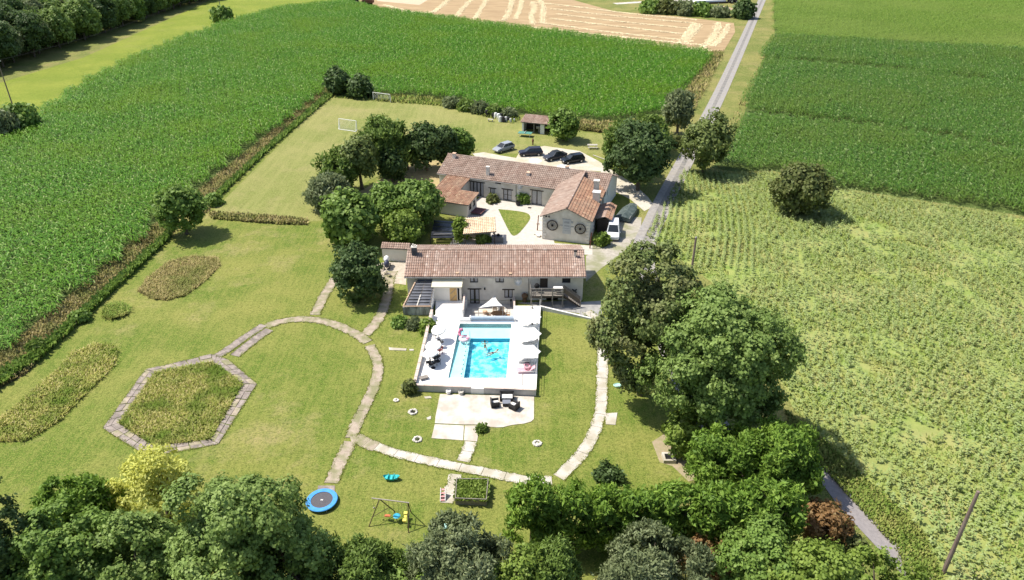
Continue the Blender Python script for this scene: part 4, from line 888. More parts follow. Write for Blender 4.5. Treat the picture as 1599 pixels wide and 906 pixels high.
# shade sail
h = F0.hit(772.6, 461.5, 76.9); s0 = at(747.6, 481, 1.55); s1 = at(784.6, 477.5, 1.75); s2 = Vector((h[0], 76.9, h[1]))
SS = root('shade_sail', (s0.x, s0.y, -.55), 'white triangular shade sail stretched over the sunken terrace', 'shade sail')
V = []; NN = 9; idx = {}
ctr = (s0+s1+s2)/3
for i in range(NN):
    for j in range(NN-i):
        a, b = i/(NN-1), j/(NN-1); c = 1-a-b; p = s0*a+s1*b+s2*c; e = 4*(a*b*(c < .001)+b*c*(a < .001)+a*c*(b < .001))
        p = p.lerp(ctr, .16*e); p.z -= 1.2*a*b*c*3; idx[i, j] = len(V); V.append(p)
Fc = []
for i in range(NN-1):
    for j in range(NN-1-i):
        Fc.append((idx[i, j], idx[i+1, j], idx[i, j+1]))
        if (i+1, j+1) in idx: Fc.append((idx[i+1, j], idx[i+1, j+1], idx[i, j+1]))
mb = MB(); mb.add(V, Fc); part('sail', mb, M_white, SS, smooth=True)
mb = MB(); mb.tube((s0.x, s0.y, -.55), (s0.x-.05, s0.y, 1.6), .035); mb.tube((s1.x, s1.y, -.55), (s1.x+.05, s1.y, 1.8), .035); part('pole', mb, M_zinc, SS)
# dining set on the sunken terrace
M_teak = mat('brown teak', (.22, .115, .05), (.33, .19, .095), 5, .6)
tc = at(778, 489.5, .15)
DT = root('dining_table', (tc.x, tc.y, -.55), 'oval brown wooden dining table on the sunken terrace under the sail', 'table')
mb = MB(); mb.lathe((tc.x, tc.y, .15), [(.55, 0), (.56, .02), (.55, .045)], 18, 1.6, 1); part('table_top', mb, M_teak, DT)
for sx in (-.6, .6):
    for sy in (-.3, .3): mb = MB(); mb.box((tc.x+sx, tc.y+sy, -.2), (.07, .07, .7)); part('leg', mb, M_teak, DT)
def chair_proto(nm, m, label, group, arms=False, cush=None):
    r = root(nm, (0, 0, 0), label, 'chair', group, local=True)
    mb = MB(); mb.box((0, 0, .45), (.46, .46, .04)); part('seat', mb, m, r)
    mb = MB()
    for z in (.6, .75, .9): mb.box((0, .23, z), (.44, .03, .09))
    mb.box((-.22, .23, .7), (.04, .04, .5)); mb.box((.22, .23, .7), (.04, .04, .5)); part('backrest', mb, m, r)
    for sx in (-.2, .2):
        for sy in (-.2, .2): mb = MB(); mb.box((sx, sy, .215), (.04, .04, .43)); part('leg', mb, m, r)
    if arms:
        for sx in (-.25, .25): mb = MB(); mb.box((sx, 0, .66), (.05, .46, .03)); mb.box((sx, -.2, .55), (.04, .04, .2)); part('armrest', mb, m, r)
    return r
ch0 = chair_proto('dining_chair', M_teak, 'brown wooden chair at the left end of the oval terrace table', 'dining chairs at the terrace table', True)
for k, (dx, dy, rz) in enumerate([(-1.1, 0, 1.57), (-.4, .8, 0.1), (.45, .8, -.1), (1.15, .05, -1.57), (.4, -.8, 3.1), (-.45, -.82, 3.2)]):
    c = ch0 if k == 0 else dup(ch0, (0, 0, 0), 0, 'brown wooden chair at the oval terrace table, '+['', 'left one on the house side', 'right one on the house side', 'at its right end', 'right one on the pool side', 'left one on the pool side'][k]); c.location = (tc.x+dx, tc.y+dy, -.55); c.rotation_euler = (0, 0, rz)
pc = at(711+46, 487, -.3); mb = MB(); mb.lathe((pc.x, pc.y, -.55), [(.18, 0), (.26, .2), (.28, .42), (.2, .44)], 12); PP = root('plant_pot', (pc.x, pc.y, -.55), 'terracotta pot with a bushy plant left of the dining table', 'plant pot'); part('pot', mb, M_terr, PP)
# parasols
M_canv = mat('white canvas', (.80, .79, .77), (.74, .73, .71), 2, .85)
def parasol(px, py, zc, R, nseg, scal, base, label, group, tilt=(0, 0), fringe=0.0):
    c = at(px, py, zc); r = root('parasol', (c.x, c.y, base), label, 'parasol', group)
    mb = MB(); K = 4; n = nseg*K; P = [Vector((0, 0, .30))]
    for q in (.35, .7, 1.0):
        for i in range(n):
            t = 2*math.pi*i/n; f = (i % K)/K; s = 1-scal*math.sin(math.pi*f)*q; z = .30*(1-q**1.5)-.05*math.sin(math.pi*f)*q*(1 if scal < .12 else .3)
            P.append(Vector((R*q*s*math.cos(t), R*q*s*math.sin(t), z)))
    if fringe:
        for i in range(n):
            t = 2*math.pi*i/n; P.append(Vector((R*1.01*math.cos(t), R*1.01*math.sin(t), -fringe*(.6+.4*math.sin(math.pi*(i % K)/K)))))
    from mathutils import Euler
    E_ = Euler((tilt[0], tilt[1], 0)).to_matrix(); P = [E_ @ p + c for p in P]
    F = [(0, 1+i, 1+(i+1) % n) for i in range(n)]
    for k in range(3 if fringe else 2): F += [(1+k*n+i, 1+(k+1)*n+i, 1+(k+1)*n+(i+1) % n, 1+k*n+(i+1) % n) for i in range(n)]
    mb.add(P, F); part('canopy', mb, M_canv, r)
    tip = E_ @ Vector((0, 0, .30)) + c
    mb = MB(); mb.tube((c.x, c.y, base), tip+Vector((0, 0, .08)), .022); mb.ball(tip+Vector((0, 0, .1)), .05, 6); part('pole', mb, M_zinc, r)
    for i in range(nseg):
        mb = MB(); mb.tube(P[0]-Vector((0, 0, .03)), P[1+2*n+i*K]-Vector((0, 0, .015)), .01, .01, 4); part('rib', mb, M_zinc, r)
    mb = MB(); mb.lathe((c.x, c.y, base), [(.26, 0), (.26, .06), (.06, .10), (.05, .3)], 10); part('base', mb, M_dark, r); return r
parasol(684.5, 514, 2.05, .82, 8, .05, DZ, 'white fringed parasol by the left terrace wall, farthest of the three on that side', 'round parasols by the left terrace wall', (.25, -.2), .16)
parasol(676.5, 539, 2.1, .86, 8, .05, DZ, 'white fringed parasol by the left terrace wall, middle of the three on that side', 'round parasols by the left terrace wall', (.12, -.1), .16)
parasol(671.5, 551, 1.95, .84, 8, .05, DZ, 'white fringed parasol by the left terrace wall, nearest of the three on that side', 'round parasols by the left terrace wall', (-.1, -.12), .16)
for k, (px, py) in enumerate([(826, 495), (825.5, 521), (823.5, 549)]):
    parasol(px, py, 2.0, 1.42, 6, .16, DZ, 'large white six-sided parasol over the right side of the pool terrace, '+['farthest', 'middle', 'nearest'][k]+' of three', 'six-sided parasols at the right of the pool')
# sun loungers
M_alu = mat('white aluminium', (.72, .72, .72), rough=.4); M_slingg = mat('grey sling', (.42, .41, .41), (.50, .49, .48), 5, .8); M_pink = mat('pink towel', (.62, .30, .36), (.72, .42, .46), 3, .9)
def lounger(m, label):
    r = root('sun_lounger', (0, 0, 0), label, 'sun lounger', 'sun loungers under the six-sided parasols', local=True)
    mb = MB(); mb.box((-.3, 0, .32), (1.35, .58, .03)); part('seat', mb, m, r)
    mb = MB(); mb.add([(.38, -.29, .33), (.38, .29, .33), (.98, .29, .72), (.98, -.29, .72), (.38, -.29, .36), (.38, .29, .36), (.96, .29, .75), (.96, -.29, .75)], [(3,2,1,0),(4,5,6,7),(0,1,5,4),(1,2,6,5),(2,3,7,6),(3,0,4,7)]); part('backrest', mb, m, r)
    mb = MB(); mb.box((0, -.32, .31), (1.95, .04, .05)); mb.box((0, .32, .31), (1.95, .04, .05)); part('frame', mb, M_alu, r)
    for x in (-.85, .75):
        for y in (-.32, .32): mb = MB(); mb.tube((x, y, 0), (x, y, .3), .02, .02, 6); part('leg', mb, M_alu, r)
    return r
for px, py, m, rz, lb in [(826.5, 511, M_canv, .0, 'white sun lounger on the terrace, farthest from the camera'), (826, 536.5, M_slingg, .05, 'grey sun lounger in front of the middle six-sided parasol'), (822, 562, M_slingg, -.05, 'grey sun lounger partly shaded by the nearest six-sided parasol'), (821, 577.5, M_pink, .03, 'sun lounger draped with a pink towel beside the railing')]:
    p = at(px, py, DZ+.3); l = lounger(m, lb); l.location = (p.x, p.y, DZ); l.rotation_euler = (0, 0, rz)
p = at(823, 570, DZ+.75); mb = MB(); mb.torus((p.x, p.y, DZ+.62), .3, .12, (.1, -.2, 1), 16, 8); single('swim_ring', mb, M_pink, 'pink swim ring lying on a lounger near the railing', 'swim ring', smooth=True)
# bistro sets by the left wall
M_black = mat('black rattan', (.018, .017, .018), (.04, .038, .04), 12, .6)
for px, py, lb in [(688, 534, 'small round black table under the farthest fringed parasol'), (676, 566, 'small round black table near the front end of the left terrace wall'), (683, 556, 'small round black table beside the red chair')]:
    p = at(px, py, DZ+.7); r = root('bistro_table', (p.x, p.y, DZ), lb, 'table', 'small black tables by the left terrace wall')
    mb = MB(); mb.lathe((p.x, p.y, DZ+.68), [(.34, 0), (.35, .02), (.34, .035)], 14); part('table_top', mb, M_black, r); mb = MB(); mb.tube((p.x, p.y, DZ+.04), (p.x, p.y, DZ+.68), .035); mb.lathe((p.x, p.y, DZ), [(.26, 0), (.25, .03), (.04, .06)], 10); part('pedestal', mb, M_black, r)
    mb = MB(); mb.ball((p.x-.1, p.y-.05, DZ+.78), .06, 6); mb.ball((p.x+.08, p.y+.08, DZ+.77), .05, 6); single('tableware', mb, M_white, 'white cups standing on the '+('far ' if py < 540 else 'near ' if py > 560 else 'middle ')+'black table by the left terrace wall', 'tableware')
M_red = mat('dark red seat', (.16, .03, .035), (.22, .06, .06), 4, .8)
cb_ = chair_proto('garden_chair', M_black, 'black garden chair at the far small table by the left wall', 'chairs by the left terrace wall', True)
for k, (px, py, rz, lb) in enumerate([(681, 528, 2.2, None), (683.5, 569, .6, 'black garden chair at the nearest small table by the left wall'), (669, 571, -1.2, 'black garden chair squeezed between the near table and the left wall')]):
    p = at(px, py, DZ); c = cb_ if k == 0 else dup(cb_, (0, 0, 0), 0, lb); c.location = p; c.rotation_euler = (0, 0, rz)
cr = chair_proto('garden_chair', M_red, 'dark red garden chair in the shade of the middle fringed parasol', 'chairs by the left terrace wall', True); cr.location = at(687, 552, DZ); cr.rotation_euler = (0, 0, -.8)
p = at(662, 592, DZ); mb = MB(); mb.box((p.x, p.y, DZ+.25), (.9, .5, .06), rz=.4); mb.box((p.x-.3, p.y, DZ+.11), (.06, .4, .22), rz=.4); mb.box((p.x+.3, p.y+.15, DZ+.11), (.06, .4, .22), rz=.4); single('low_bench', mb, M_wood, 'low brownish bench in the front left corner of the pool terrace', 'bench')
p0, p1 = at(816, 583, DZ+.05), at(816, 602, DZ+.05); mb = MB(); mb.tube((p0.x, p0.y, DZ+.06), (p1.x, p1.y, DZ+.06), .035); single('pool_pole', mb, M_zinc, 'long grey pole lying on the deck near the front right corner', 'pole')
for k in range(3):
    p = at(831, [482, 507, 488][k], DZ); mb = MB(); mb.lathe(p, [(.12, 0), (.15, .1), (.06, .3), (.02, .55)], 8); single('folded_lantern', mb, [M_zinc, M_zinc, M_white][k], ['grey conical lantern on the deck at the far right corner', 'small grey lantern on the deck between two six-sided parasols', 'white conical lantern beside the grey one at the far right corner'][k], 'lantern')
# pink flamingo float: ring, neck, head
p = at(724, 528, WZ+.1)
FL_ = root('flamingo_float', (p.x, p.y, WZ), 'pink and white inflatable flamingo ring floating at the left of the pool', 'pool float')
M_pk = mat('pink vinyl', (.75, .16, .30), (.82, .28, .40), 3, .3); M_pw = mat('pale pink vinyl', (.80, .52, .58), (.80, .66, .70), 2, .35)
mb = MB(); mb.torus((p.x+.1, p.y-.15, WZ+.14), .46, .2, (0, 0, 1), 22, 10); part('ring', mb, M_pw, FL_, smooth=True)
mb = MB(); N_ = [Vector((p.x-.35, p.y+.2, WZ+.2)), Vector((p.x-.5, p.y+.35, WZ+.55)), Vector((p.x-.42, p.y+.42, WZ+.95)), Vector((p.x-.2, p.y+.35, WZ+1.05)), Vector((p.x-.08, p.y+.25, WZ+.95))]
mb.path(N_, lambda t: .15-.04*t, 8); mb.ball(N_[3], .15, 8); part('neck', mb, M_pk, FL_, smooth=True)
mb = MB(); mb.tube(N_[4], N_[4]+Vector((.05, -.05, -.22)), .07, .02, 8); part('beak', mb, M_dark, FL_)
mb = MB(); mb.ball((p.x+.45, p.y-.4, WZ+.3), .16, 8, 1.3, 1, .9); part('tail', mb, M_pk, FL_, smooth=True)

def swimmer(px, py, rz, label, hair, skin):
    p = at(px, py, WZ); r = root('person', (p.x, p.y, WZ), label, 'person', 'swimmers in the pool', local=True); r.rotation_euler = (0, 0, rz); r.location.z = WZ-.16
    V = [(0, 0, 0)]; E = []; S = [.115]
    def add(par, co, rad): V.append(co); S.append(rad); E.append((par, len(V)-1)); return len(V)-1
    w1 = add(0, (.22, 0, .01), .10); ch = add(w1, (.42, 0, .04), .125); nk = add(ch, (.56, 0, .10), .05); h1 = add(nk, (.63, 0, .19), .085); h2 = add(h1, (.64, 0, .30), .075); add(h1, (.73, 0, .20), .018)
    for s in (-1, 1):
        sh = add(ch, (.47, s*.17, .04), .055); el = add(sh, (.62, s*.36, .02), .042); wr = add(el, (.84, s*.30, .03), .028); pm = add(wr, (.91, s*.27, .03), .032)
        for k in range(4): f1 = add(pm, (.96, s*(.245+.018*k), .03), .0095); add(f1, (.985+.008*(k in (1, 2)), s*(.24+.02*k), .02), .008)
        add(add(wr, (.88, s*.235, .035), .011), (.92, s*.215, .035), .009)
        hp = add(0, (-.08, s*.10, -.01), .09); kn = add(hp, (-.46, s*.17, -.06), .06); an = add(kn, (-.84, s*.12, -.10), .036); add(an, (-.98, s*.14, -.14), .03)
    me = bpy.data.meshes.new('body'); me.from_pydata(V, E, []); me.materials.append(skin); o = link('body', me, r)
    sk = o.modifiers.new('skin', 'SKIN'); lay = me.skin_vertices[0]
    for i, q in enumerate(S): lay.data[i].radius = (q, q*(.8 if i < 3 else 1)); lay.data[i].use_root = (i == 0)
    ss = o.modifiers.new('smooth', 'SUBSURF'); ss.levels = ss.render_levels = 1
    mb = MB(); mb.ball((.61, 0, .28), .105, 10, 1, .95, 1.05); part('hair', mb, hair, r, smooth=True)
    mb = MB(); mb.tube((.10, 0, .0), (-.10, 0, -.01), .135, .15, 12); part('swimsuit', mb, M_dark if hair is M_dwood else M_red, r); return r
swimmer(757.5, 539, math.radians(95), 'person with dark hair swimming away from the camera in the pool', M_dwood, mat('tanned skin', (.42, .25, .17), rough=.5))
swimmer(769, 549.5, math.radians(25), 'person with fair hair swimming sideways near the middle of the pool', mat('fair hair', (.45, .33, .20), rough=.7), mat('fair skin', (.58, .38, .29), rough=.5))

# ------------------------------------------------------------------ garden paths, slab by slab
M_slab = mat('pale slab concrete', (.46, .42, .37), (.60, .56, .50), 1.8, .95, .3, 10, lo=.3, hi=.7, c3=(.36, .325, .235), scale3=.9, k3=.8)  # noise mixes two pale concrete tones, with browner patches
M_slab2 = mat('weathered pinkish concrete', (.31, .25, .19), (.44, .37, .295), 1.6, .95, .4, 9, lo=.3, hi=.7, c3=(.22, .215, .11), scale3=.9, k3=.9)
M_slab3 = mat('worn grey brown concrete', (.25, .205, .18), (.38, .325, .285), 2.4, .95, .5, 10, lo=.3, hi=.7, c3=(.17, .145, .125), scale3=1.4, k3=.8)
EDGES = []
def path(name, pts, wd, step, m, gap=.05, jit=.05, seed=1, z=.0, smooth=8, mats=None, h=.05):
    r = random.Random(seed); P = smooth_line([at(*p).to_2d() for p in pts], smooth) if smooth else [at(*p).to_2d() for p in pts]
    P = resample(P, step); L, R = ribbon(P, wd if not isinstance(wd, tuple) else [wd[0]+(wd[1]-wd[0])*i/(len(P)-1) for i in range(len(P))])
    ro = root(name, (P[0].x, P[0].y, 0), None, None, kind='structure'); EDGES.extend([L, R])
    for i in range(len(P)-1):
        a, b, c, d = L[i], L[i+1], R[i+1], R[i]; g = gap/max(.1, (P[i+1]-P[i]).length)
        a2, b2, d2, c2 = a.lerp(b, g/2), a.lerp(b, 1-g/2), d.lerp(c, g/2), d.lerp(c, 1-g/2)
        pts2 = []
        for s0, s1 in ((a2, b2), (b2, c2), (c2, d2), (d2, a2)):
            long_side = (s0 is a2 or s0 is c2); n = 6 if long_side else 1
            for k in range(n):
                q = s0.lerp(s1, k/n); 
                if long_side and k: q = q+Vector((r.uniform(-jit, jit), r.uniform(-jit, jit)))
                pts2.append(q)
        mb = MB(); zz = h+r.uniform(-.012, .012); mb.prism(pts2, z-.05, z+zz); part('slab', mb, mats[i % len(mats)] if mats else m, ro)
    return ro
path('garden_path', [(916, 487), (930, 496), (939, 520), (941, 560), (940, 590), (938.5, 640), (929, 672), (916, 698), (899, 720), (872, 746)], 1.12, 1.9, M_slab, .035, seed=2, jit=.10)
path('garden_path', [(588, 698), (620, 709), (662, 718.5), (700, 727), (740, 734), (800, 746.5), (836, 752.5), (862, 751)], 1.02, 2.1, M_slab, .04, .08, 3)
path('garden_path', [(548, 688), (552, 682), (568, 691), (588, 698)], 1.25, 1.1, M_slab2, .015, .09, 13)
path('garden_path', [(547, 690), (533, 718), (525, 735), (517, 755)], 1.2, 1.5, M_slab2, .015, .13, 4)
path('garden_path', [(548, 684), (557, 660), (570, 634), (583, 606), (590, 580), (588, 560), (577, 540)], 1.08, 1.3, M_slab2, .012, .11, 5)
path('garden_path', [(574, 535), (558, 523), (535, 512), (510, 503), (485, 499), (460, 499), (438, 502), (416, 510)], 1.2, 1.5, M_slab2, .012, .12, 6)
path('garden_path', [(570, 523), (580, 514), (590, 500), (597, 487), (603, 470), (606, 452), (608, 436), (612, 424)], 1.25, 1.5, M_slab2, .012, .14, 7)
path('garden_path', [(492, 492), (498, 478), (506, 462), (516, 447), (526, 432)], 1.2, 1.5, M_slab2, .012, .12, 8)
path('garden_path', [(412, 508), (398, 517), (378, 530), (358, 545), (338, 557)], 1.05, 1.2, M_slab3, .02, .03, 9, 0, 0)
path('garden_path', [(421, 515), (405, 525), (385, 541), (366, 556)], 1.15, 1.2, M_slab3, .02, .03, 10, 0, 0)
path('garden_path', [(735, 690), (731, 703), (723, 721)], 1.15, 1.3, M_slab, .04, .07, 11, 0, 0)
path('garden_path', [(712, 741), (708, 755), (702, 768), (698, 786)], 1.0, 1.2, M_slab, .02, .14, 12)
# the hexagon of flagstones round the meadow bed
HB = root('hexagon_border', (HEX_OUT[0].x, HEX_OUT[0].y, 0), None, None, kind='structure')
r = random.Random(5); N6 = 6
outer = [HEX_OUT[0], HEX_OUT[1], HEX_OUT[2], HEX_OUT[3], HEX_OUT[4], HEX_OUT[5]]
for i in range(N6):
    a, b, c, d = HEX_OUT[i], HEX_OUT[(i+1) % 6], HEX_IN[(i+1) % 6], HEX_IN[i]
    if i == 5: b, c = HEX_OUT[6], HEX_IN[0]; 
    n = max(2, round((b-a).length/1.25))
    for k in range(n):
        for q in range(2):
            t0, t1 = k/n+.006+(.5/n if q and k < 0 else 0), (k+1)/n-.006; u0, u1 = q*.52, q*.52+.48
            p = lambda u, t: a.lerp(b, t).lerp(d.lerp(c, t), u)+Vector((r.uniform(-.025, .025), r.uniform(-.025, .025)))
            mb = MB(); mb.prism([p(u0, t0), p(u0, t1), p(u1, t1), p(u1, t0)], -.03, .055+r.uniform(-.02, .02)); part('flagstone', mb, [M_slab3, M_slab2, M_slab3, M_slab3][(k*3+q+i) % 4], HB)
a, b, c, d = HEX_OUT[6], HEX_OUT[0], HEX_IN[0], HEX_IN[0].lerp(HEX_IN[5], .15)
for k in range(3):
    p = lambda u, t: a.lerp(b, t).lerp(d.lerp(c, t), u); mb = MB(); mb.prism([p(0, k/3+.01), p(0, (k+1)/3-.01), p(1, (k+1)/3-.01), p(1, k/3+.01)], -.03, .05); part('flagstone', mb, M_slab3, HB)
for ring in (HEX_OUT[:6]+[HEX_OUT[6], HEX_OUT[0]], HEX_IN+[HEX_IN[0]]): EDGES.append(resample([Vector(p) for p in ring], 1.0))
def edge_grass():                          # lawn creeping over the rims of the slabs
    rg = np.random.default_rng(66); V = []; T = []
    for E_ in EDGES:
        for a, b in zip(E_, E_[1:]):
            n = int((b-a).length*46)
            for k in range(n):
                q = a.lerp(b, rg.random()); x, y = q.x+rg.normal(0, .075), q.y+rg.normal(0, .075); t = rg.random()*6.28; dx, dy = math.cos(t), math.sin(t); l = .05+.09*rg.random(); w = .035; h = .06+.05*rg.random()
                V += [(x-dy*w, y+dx*w, .01), (x+dy*w, y-dx*w, .01), (x+dx*l+dy*w*.4, y+dy*l-dx*w*.4, h), (x+dx*l-dy*w*.4, y+dy*l+dx*w*.4, h)]; T += [rg.random()]*4
    o = link('edge_grass', np_mesh('edge_grass', V, np.arange(len(V)).reshape(-1, 4), [M_edge], T)); o['kind'] = 'stuff'
M_edge = tint_mat('lawn edge blades', [(0, (.10, .16, .02)), (.6, (.19, .22, .045)), (1, (.30, .27, .09))], .9, .2, up=.8)
edge_grass()
# patio before the terrace wall
PT = [(687, 616), (834, 619.5), (833.6, 655), (829, 659), (818, 662), (800, 664), (786, 667.5), (775, 668), (764, 667), (752, 663.5), (748, 668), (745, 690), (723, 688), (673.8, 684.7), (680, 652)]
M_patio = mat('pale patio concrete', (.50, .455, .39), (.66, .62, .56), 1.3, .95, .3, 9, lo=.3, hi=.7, c3=(.41, .35, .29), scale3=.7, k3=.8)  # pale concrete of mottled tone with brownish blotches
PG = poly(PT); RO = root('patio', (PG[0].x, PG[0].y, 0), None, None, kind='structure')
yj = at(690, 662).y; xa = at(724, 688).x
mb = MB(); mb.prism([PG[0], PG[1], PG[2], PG[3], PG[4], PG[5], PG[6], PG[7], PG[8], PG[9], at(725, 663.5).to_2d(), at(679.2, 661.5).to_2d(), PG[14]], -.05, .05); part('patio_slab', mb, M_patio, RO)
mb = MB(); mb.prism([at(679, 663).to_2d(), at(724.5, 665).to_2d(), at(723, 688).to_2d(), PG[13]], -.05, .045); part('patio_slab', mb, M_patio, RO)
mb = MB(); mb.prism([at(726, 665).to_2d(), at(752, 665).to_2d(), PG[10], PG[11], at(724.5, 688).to_2d()], -.05, .04); part('patio_slab', mb, M_patio, RO)
for pts, lb in (([(945, 646), (964, 645), (961, 664), (946, 663)], 'square pale concrete slab in the lawn right of the curved path'), ([(607, 543), (635, 545), (634, 548), (608, 547)], 'long pale stone slab set flush in the lawn left of the pool'), ([(639, 545.5), (646, 545.5), (646, 548), (640, 548)], 'small pale stone beside the long slab in the lawn'), ([(666, 653), (673, 650), (673, 655), (668, 656)], 'small white flat stone between the lawn and the patio'), ([(662, 620), (672, 619), (674, 622), (665, 623)], 'pale flat stone below the left corner of the terrace wall')):
    mb = MB(); mb.prism(poly(pts), -.02, .05); single('stone_slab', mb, M_slab, lb, 'slab')

# ------------------------------------------------------------------ furniture and toys on the lawn
M_cush = mat('white cushion', (.76, .75, .72), (.68, .67, .64), 3, .9)
def rattan(px, py, w, label, cat, rz):
    p = at(px, py); r = root(cat.replace(' ', '_'), (0, 0, .05), label, cat, 'black rattan set on the patio', local=True); r.location = (p.x, p.y, .05); r.rotation_euler = (0, 0, rz)
    mb = MB(); mb.box((0, 0, .17), (w, .72, .28)); part('base', mb, M_black, r)
    mb = MB(); mb.box((0, .36, .38), (w, .12, .76)); part('backrest', mb, M_black, r)
    for s in (-1, 1): mb = MB(); mb.box((s*(w/2-.06), -.05, .32), (.12, .72, .60)); part('armrest', mb, M_black, r)
    n = 1 if w < 1 else 2
    for k in range(n): mb = MB(); mb.box((-(w-.28)/2+(w-.28)*(k+.5)/n, -.05, .37), ((w-.28)/n-.02, .62, .12)); part('cushion', mb, M_cush, r)
    return r
rattan(791.5, 624, 1.4, 'black rattan sofa with white cushions against the terrace wall', 'sofa', math.pi*0)
rattan(773, 634, .82, 'black rattan armchair with white cushion at the left of the patio set', 'armchair', 1.75)
rattan(803, 638, .82, 'black rattan armchair with white cushion at the right of the patio set', 'armchair', -2.2)
p = at(791, 633); r = root('patio_table', (p.x, p.y, .05), 'low black rattan table with a glass top between the patio armchairs', 'table')
mb = MB(); mb.box((p.x, p.y, .24), (.75, .58, .36)); part('base', mb, M_black, r); mb = MB(); mb.box((p.x, p.y, .445), (.8, .62, .03)); part('table_top', mb, mat('grey glass top', (.20, .21, .24), rough=.15, spec=.6), r)
for k, (px, py, m, lb, hh) in enumerate([(700.5, 615, M_white, 'white round stone-like pot at the foot of the terrace wall', .42), (720, 616, M_stone, 'grey pot at the foot of the terrace wall left of the white panel', .38)]):
    p = at(px, py); mb = MB(); mb.lathe((p.x, p.y, 0), [(.16, 0), (.27, hh*.5), (.22, hh*.9), (.26, hh), (.2, hh), (.18, hh*.8)], 12); single('pot', mb, m, lb, 'pot')
def stone_ring(px, py, R, label, dark=None):
    p = at(px, py); ro = root('stone_ring', (p.x, p.y, 0), label, 'stone ring'); rr = random.Random(int(px)); n = 11
    for k in range(n):
        t = 2*math.pi*k/n; mb = MB(); mb.ball((p.x+R*math.cos(t), p.y+R*math.sin(t), .07), .13*rr.uniform(.8, 1.25), 6, 1.15, .9, .75); part('stone', mb, [M_wall2, M_stone][k % 2], ro)
    if dark: mb = MB(); mb.ball((p.x, p.y, .0), R*.6, 8, 1, 1, dark[1]); part('filling', mb, dark[0], ro)
    return ro
M_plant = mat('dark planting', (.03, .05, .015), (.09, .10, .03), 8, .9, .6)
stone_ring(645, 644, .36, 'white stone ring round a dark hole, upper left one left of the patio', (M_dark, .2))
stone_ring(652, 687, .34, 'white stone ring with a dark clump, lower left one near the patio corner', (M_plant, .9))
stone_ring(839, 693, .33, 'white stone ring alone on the lawn right of the patio', (M_stone, .2))
stone_ring(619, 626, .18, 'very small stone ring with a dot of planting on the lawn left of the pool', (M_plant, .8))
p = at(1044, 717); r = root('fire_pit', (p.x, p.y, 0), 'square low stone fire pit on the dusty earth beside the conifers', 'fire pit')
for k, (dx, dy, sx, sy) in enumerate([(0, .45, 1.1, .2), (0, -.45, 1.1, .2), (-.45, 0, .2, .7), (.45, 0, .2, .7)]): mb = MB(); mb.box((p.x+dx, p.y+dy, .16), (sx, sy, .32+.002*k)); part('stone', mb, M_slab, r)
mb = MB(); mb.box((p.x, p.y, .03), (.7, .7, .05)); part('ash', mb, M_dark, r)
# trampoline
p = at(502.5, 781, .3); r = root('trampoline', (p.x, p.y, 0), 'round trampoline with bright blue pad on the lawn at the end of the path', 'trampoline')
M_bpad = mat('blue pad', (.05, .25, .60), (.08, .33, .70), 3, .55); R = 1.30
mb = MB(); mb.lathe((p.x, p.y, .30), [(.90, -.01), (.90, .05), (R*.97, .06), (R, .02), (R*.98, -.05)], 36); part('pad', mb, M_bpad, r)
mb = MB(); mb.lathe((p.x, p.y, .29), [(.001, 0), (.93, 0), (.93, .02), (.001, .02)], 28); part('mat', mb, mat('trampoline mesh', (.075, .07, .08), (.10, .095, .105), 6, .7), r)
mb = MB()
for a in (.5, -.6): mb.box((p.x, p.y, .325), (.22, .05, .006), rz=a)
mb.box((p.x, p.y, .3285), (.07, .07, .006)); part('logo', mb, M_white, r)
for k in range(6): t = k*math.pi/3; mb = MB(); mb.tube((p.x+1.2*math.cos(t), p.y+1.2*math.sin(t), 0), (p.x+1.2*math.cos(t), p.y+1.2*math.sin(t), .26), .03); part('leg', mb, M_zinc, r)
mb = MB(); mb.prism(poly([(497, 759), (523, 759), (523, 772), (515, 776), (495, 772)]), -.02, .05); single('stone_slab', mb, M_slab3, 'greyish stone slab partly under the far edge of the trampoline', 'slab')
# turquoise rocking boat
p = at(611.5, 749); r = root('rocking_toy', (p.x, p.y, 0), 'turquoise plastic rocking boat lying on the lawn above the swing', 'rocking toy')
M_turq = mat('turquoise plastic', (.05, .48, .50), (.07, .55, .56), 3, .4)
V = []; F = []
for i in range(9):
    t = -1+2*i/8; wd = .30*math.sqrt(max(.02, 1-t*t)); zz = .34*t*t
    V += [(p.x+t*.72, p.y-wd, .30+zz*.5), (p.x+t*.70, p.y-wd*.55, .02+zz), (p.x+t*.70, p.y+wd*.55, .02+zz), (p.x+t*.72, p.y+wd, .30+zz*.5)]
for i in range(8):
    for j in range(3): o = i*4+j; F.append((o, o+4, o+5, o+1))
mb = MB(); mb.add(V, F); part('hull', mb, M_turq, r)
for s in (-.42, 0, .42): mb = MB(); mb.box((p.x+s, p.y, .26), (.2, .5, .05)); part('seat', mb, M_turq, r)
for s in (-.25, .25): mb = MB(); mb.tube((p.x+s, p.y-.16, .28), (p.x+s, p.y-.16, .52), .025); mb.tube((p.x+s, p.y-.16, .52), (p.x+s, p.y+.16, .52), .025); mb.tube((p.x+s, p.y+.16, .52), (p.x+s, p.y+.16, .28), .025); part('handle', mb, M_turq, r)
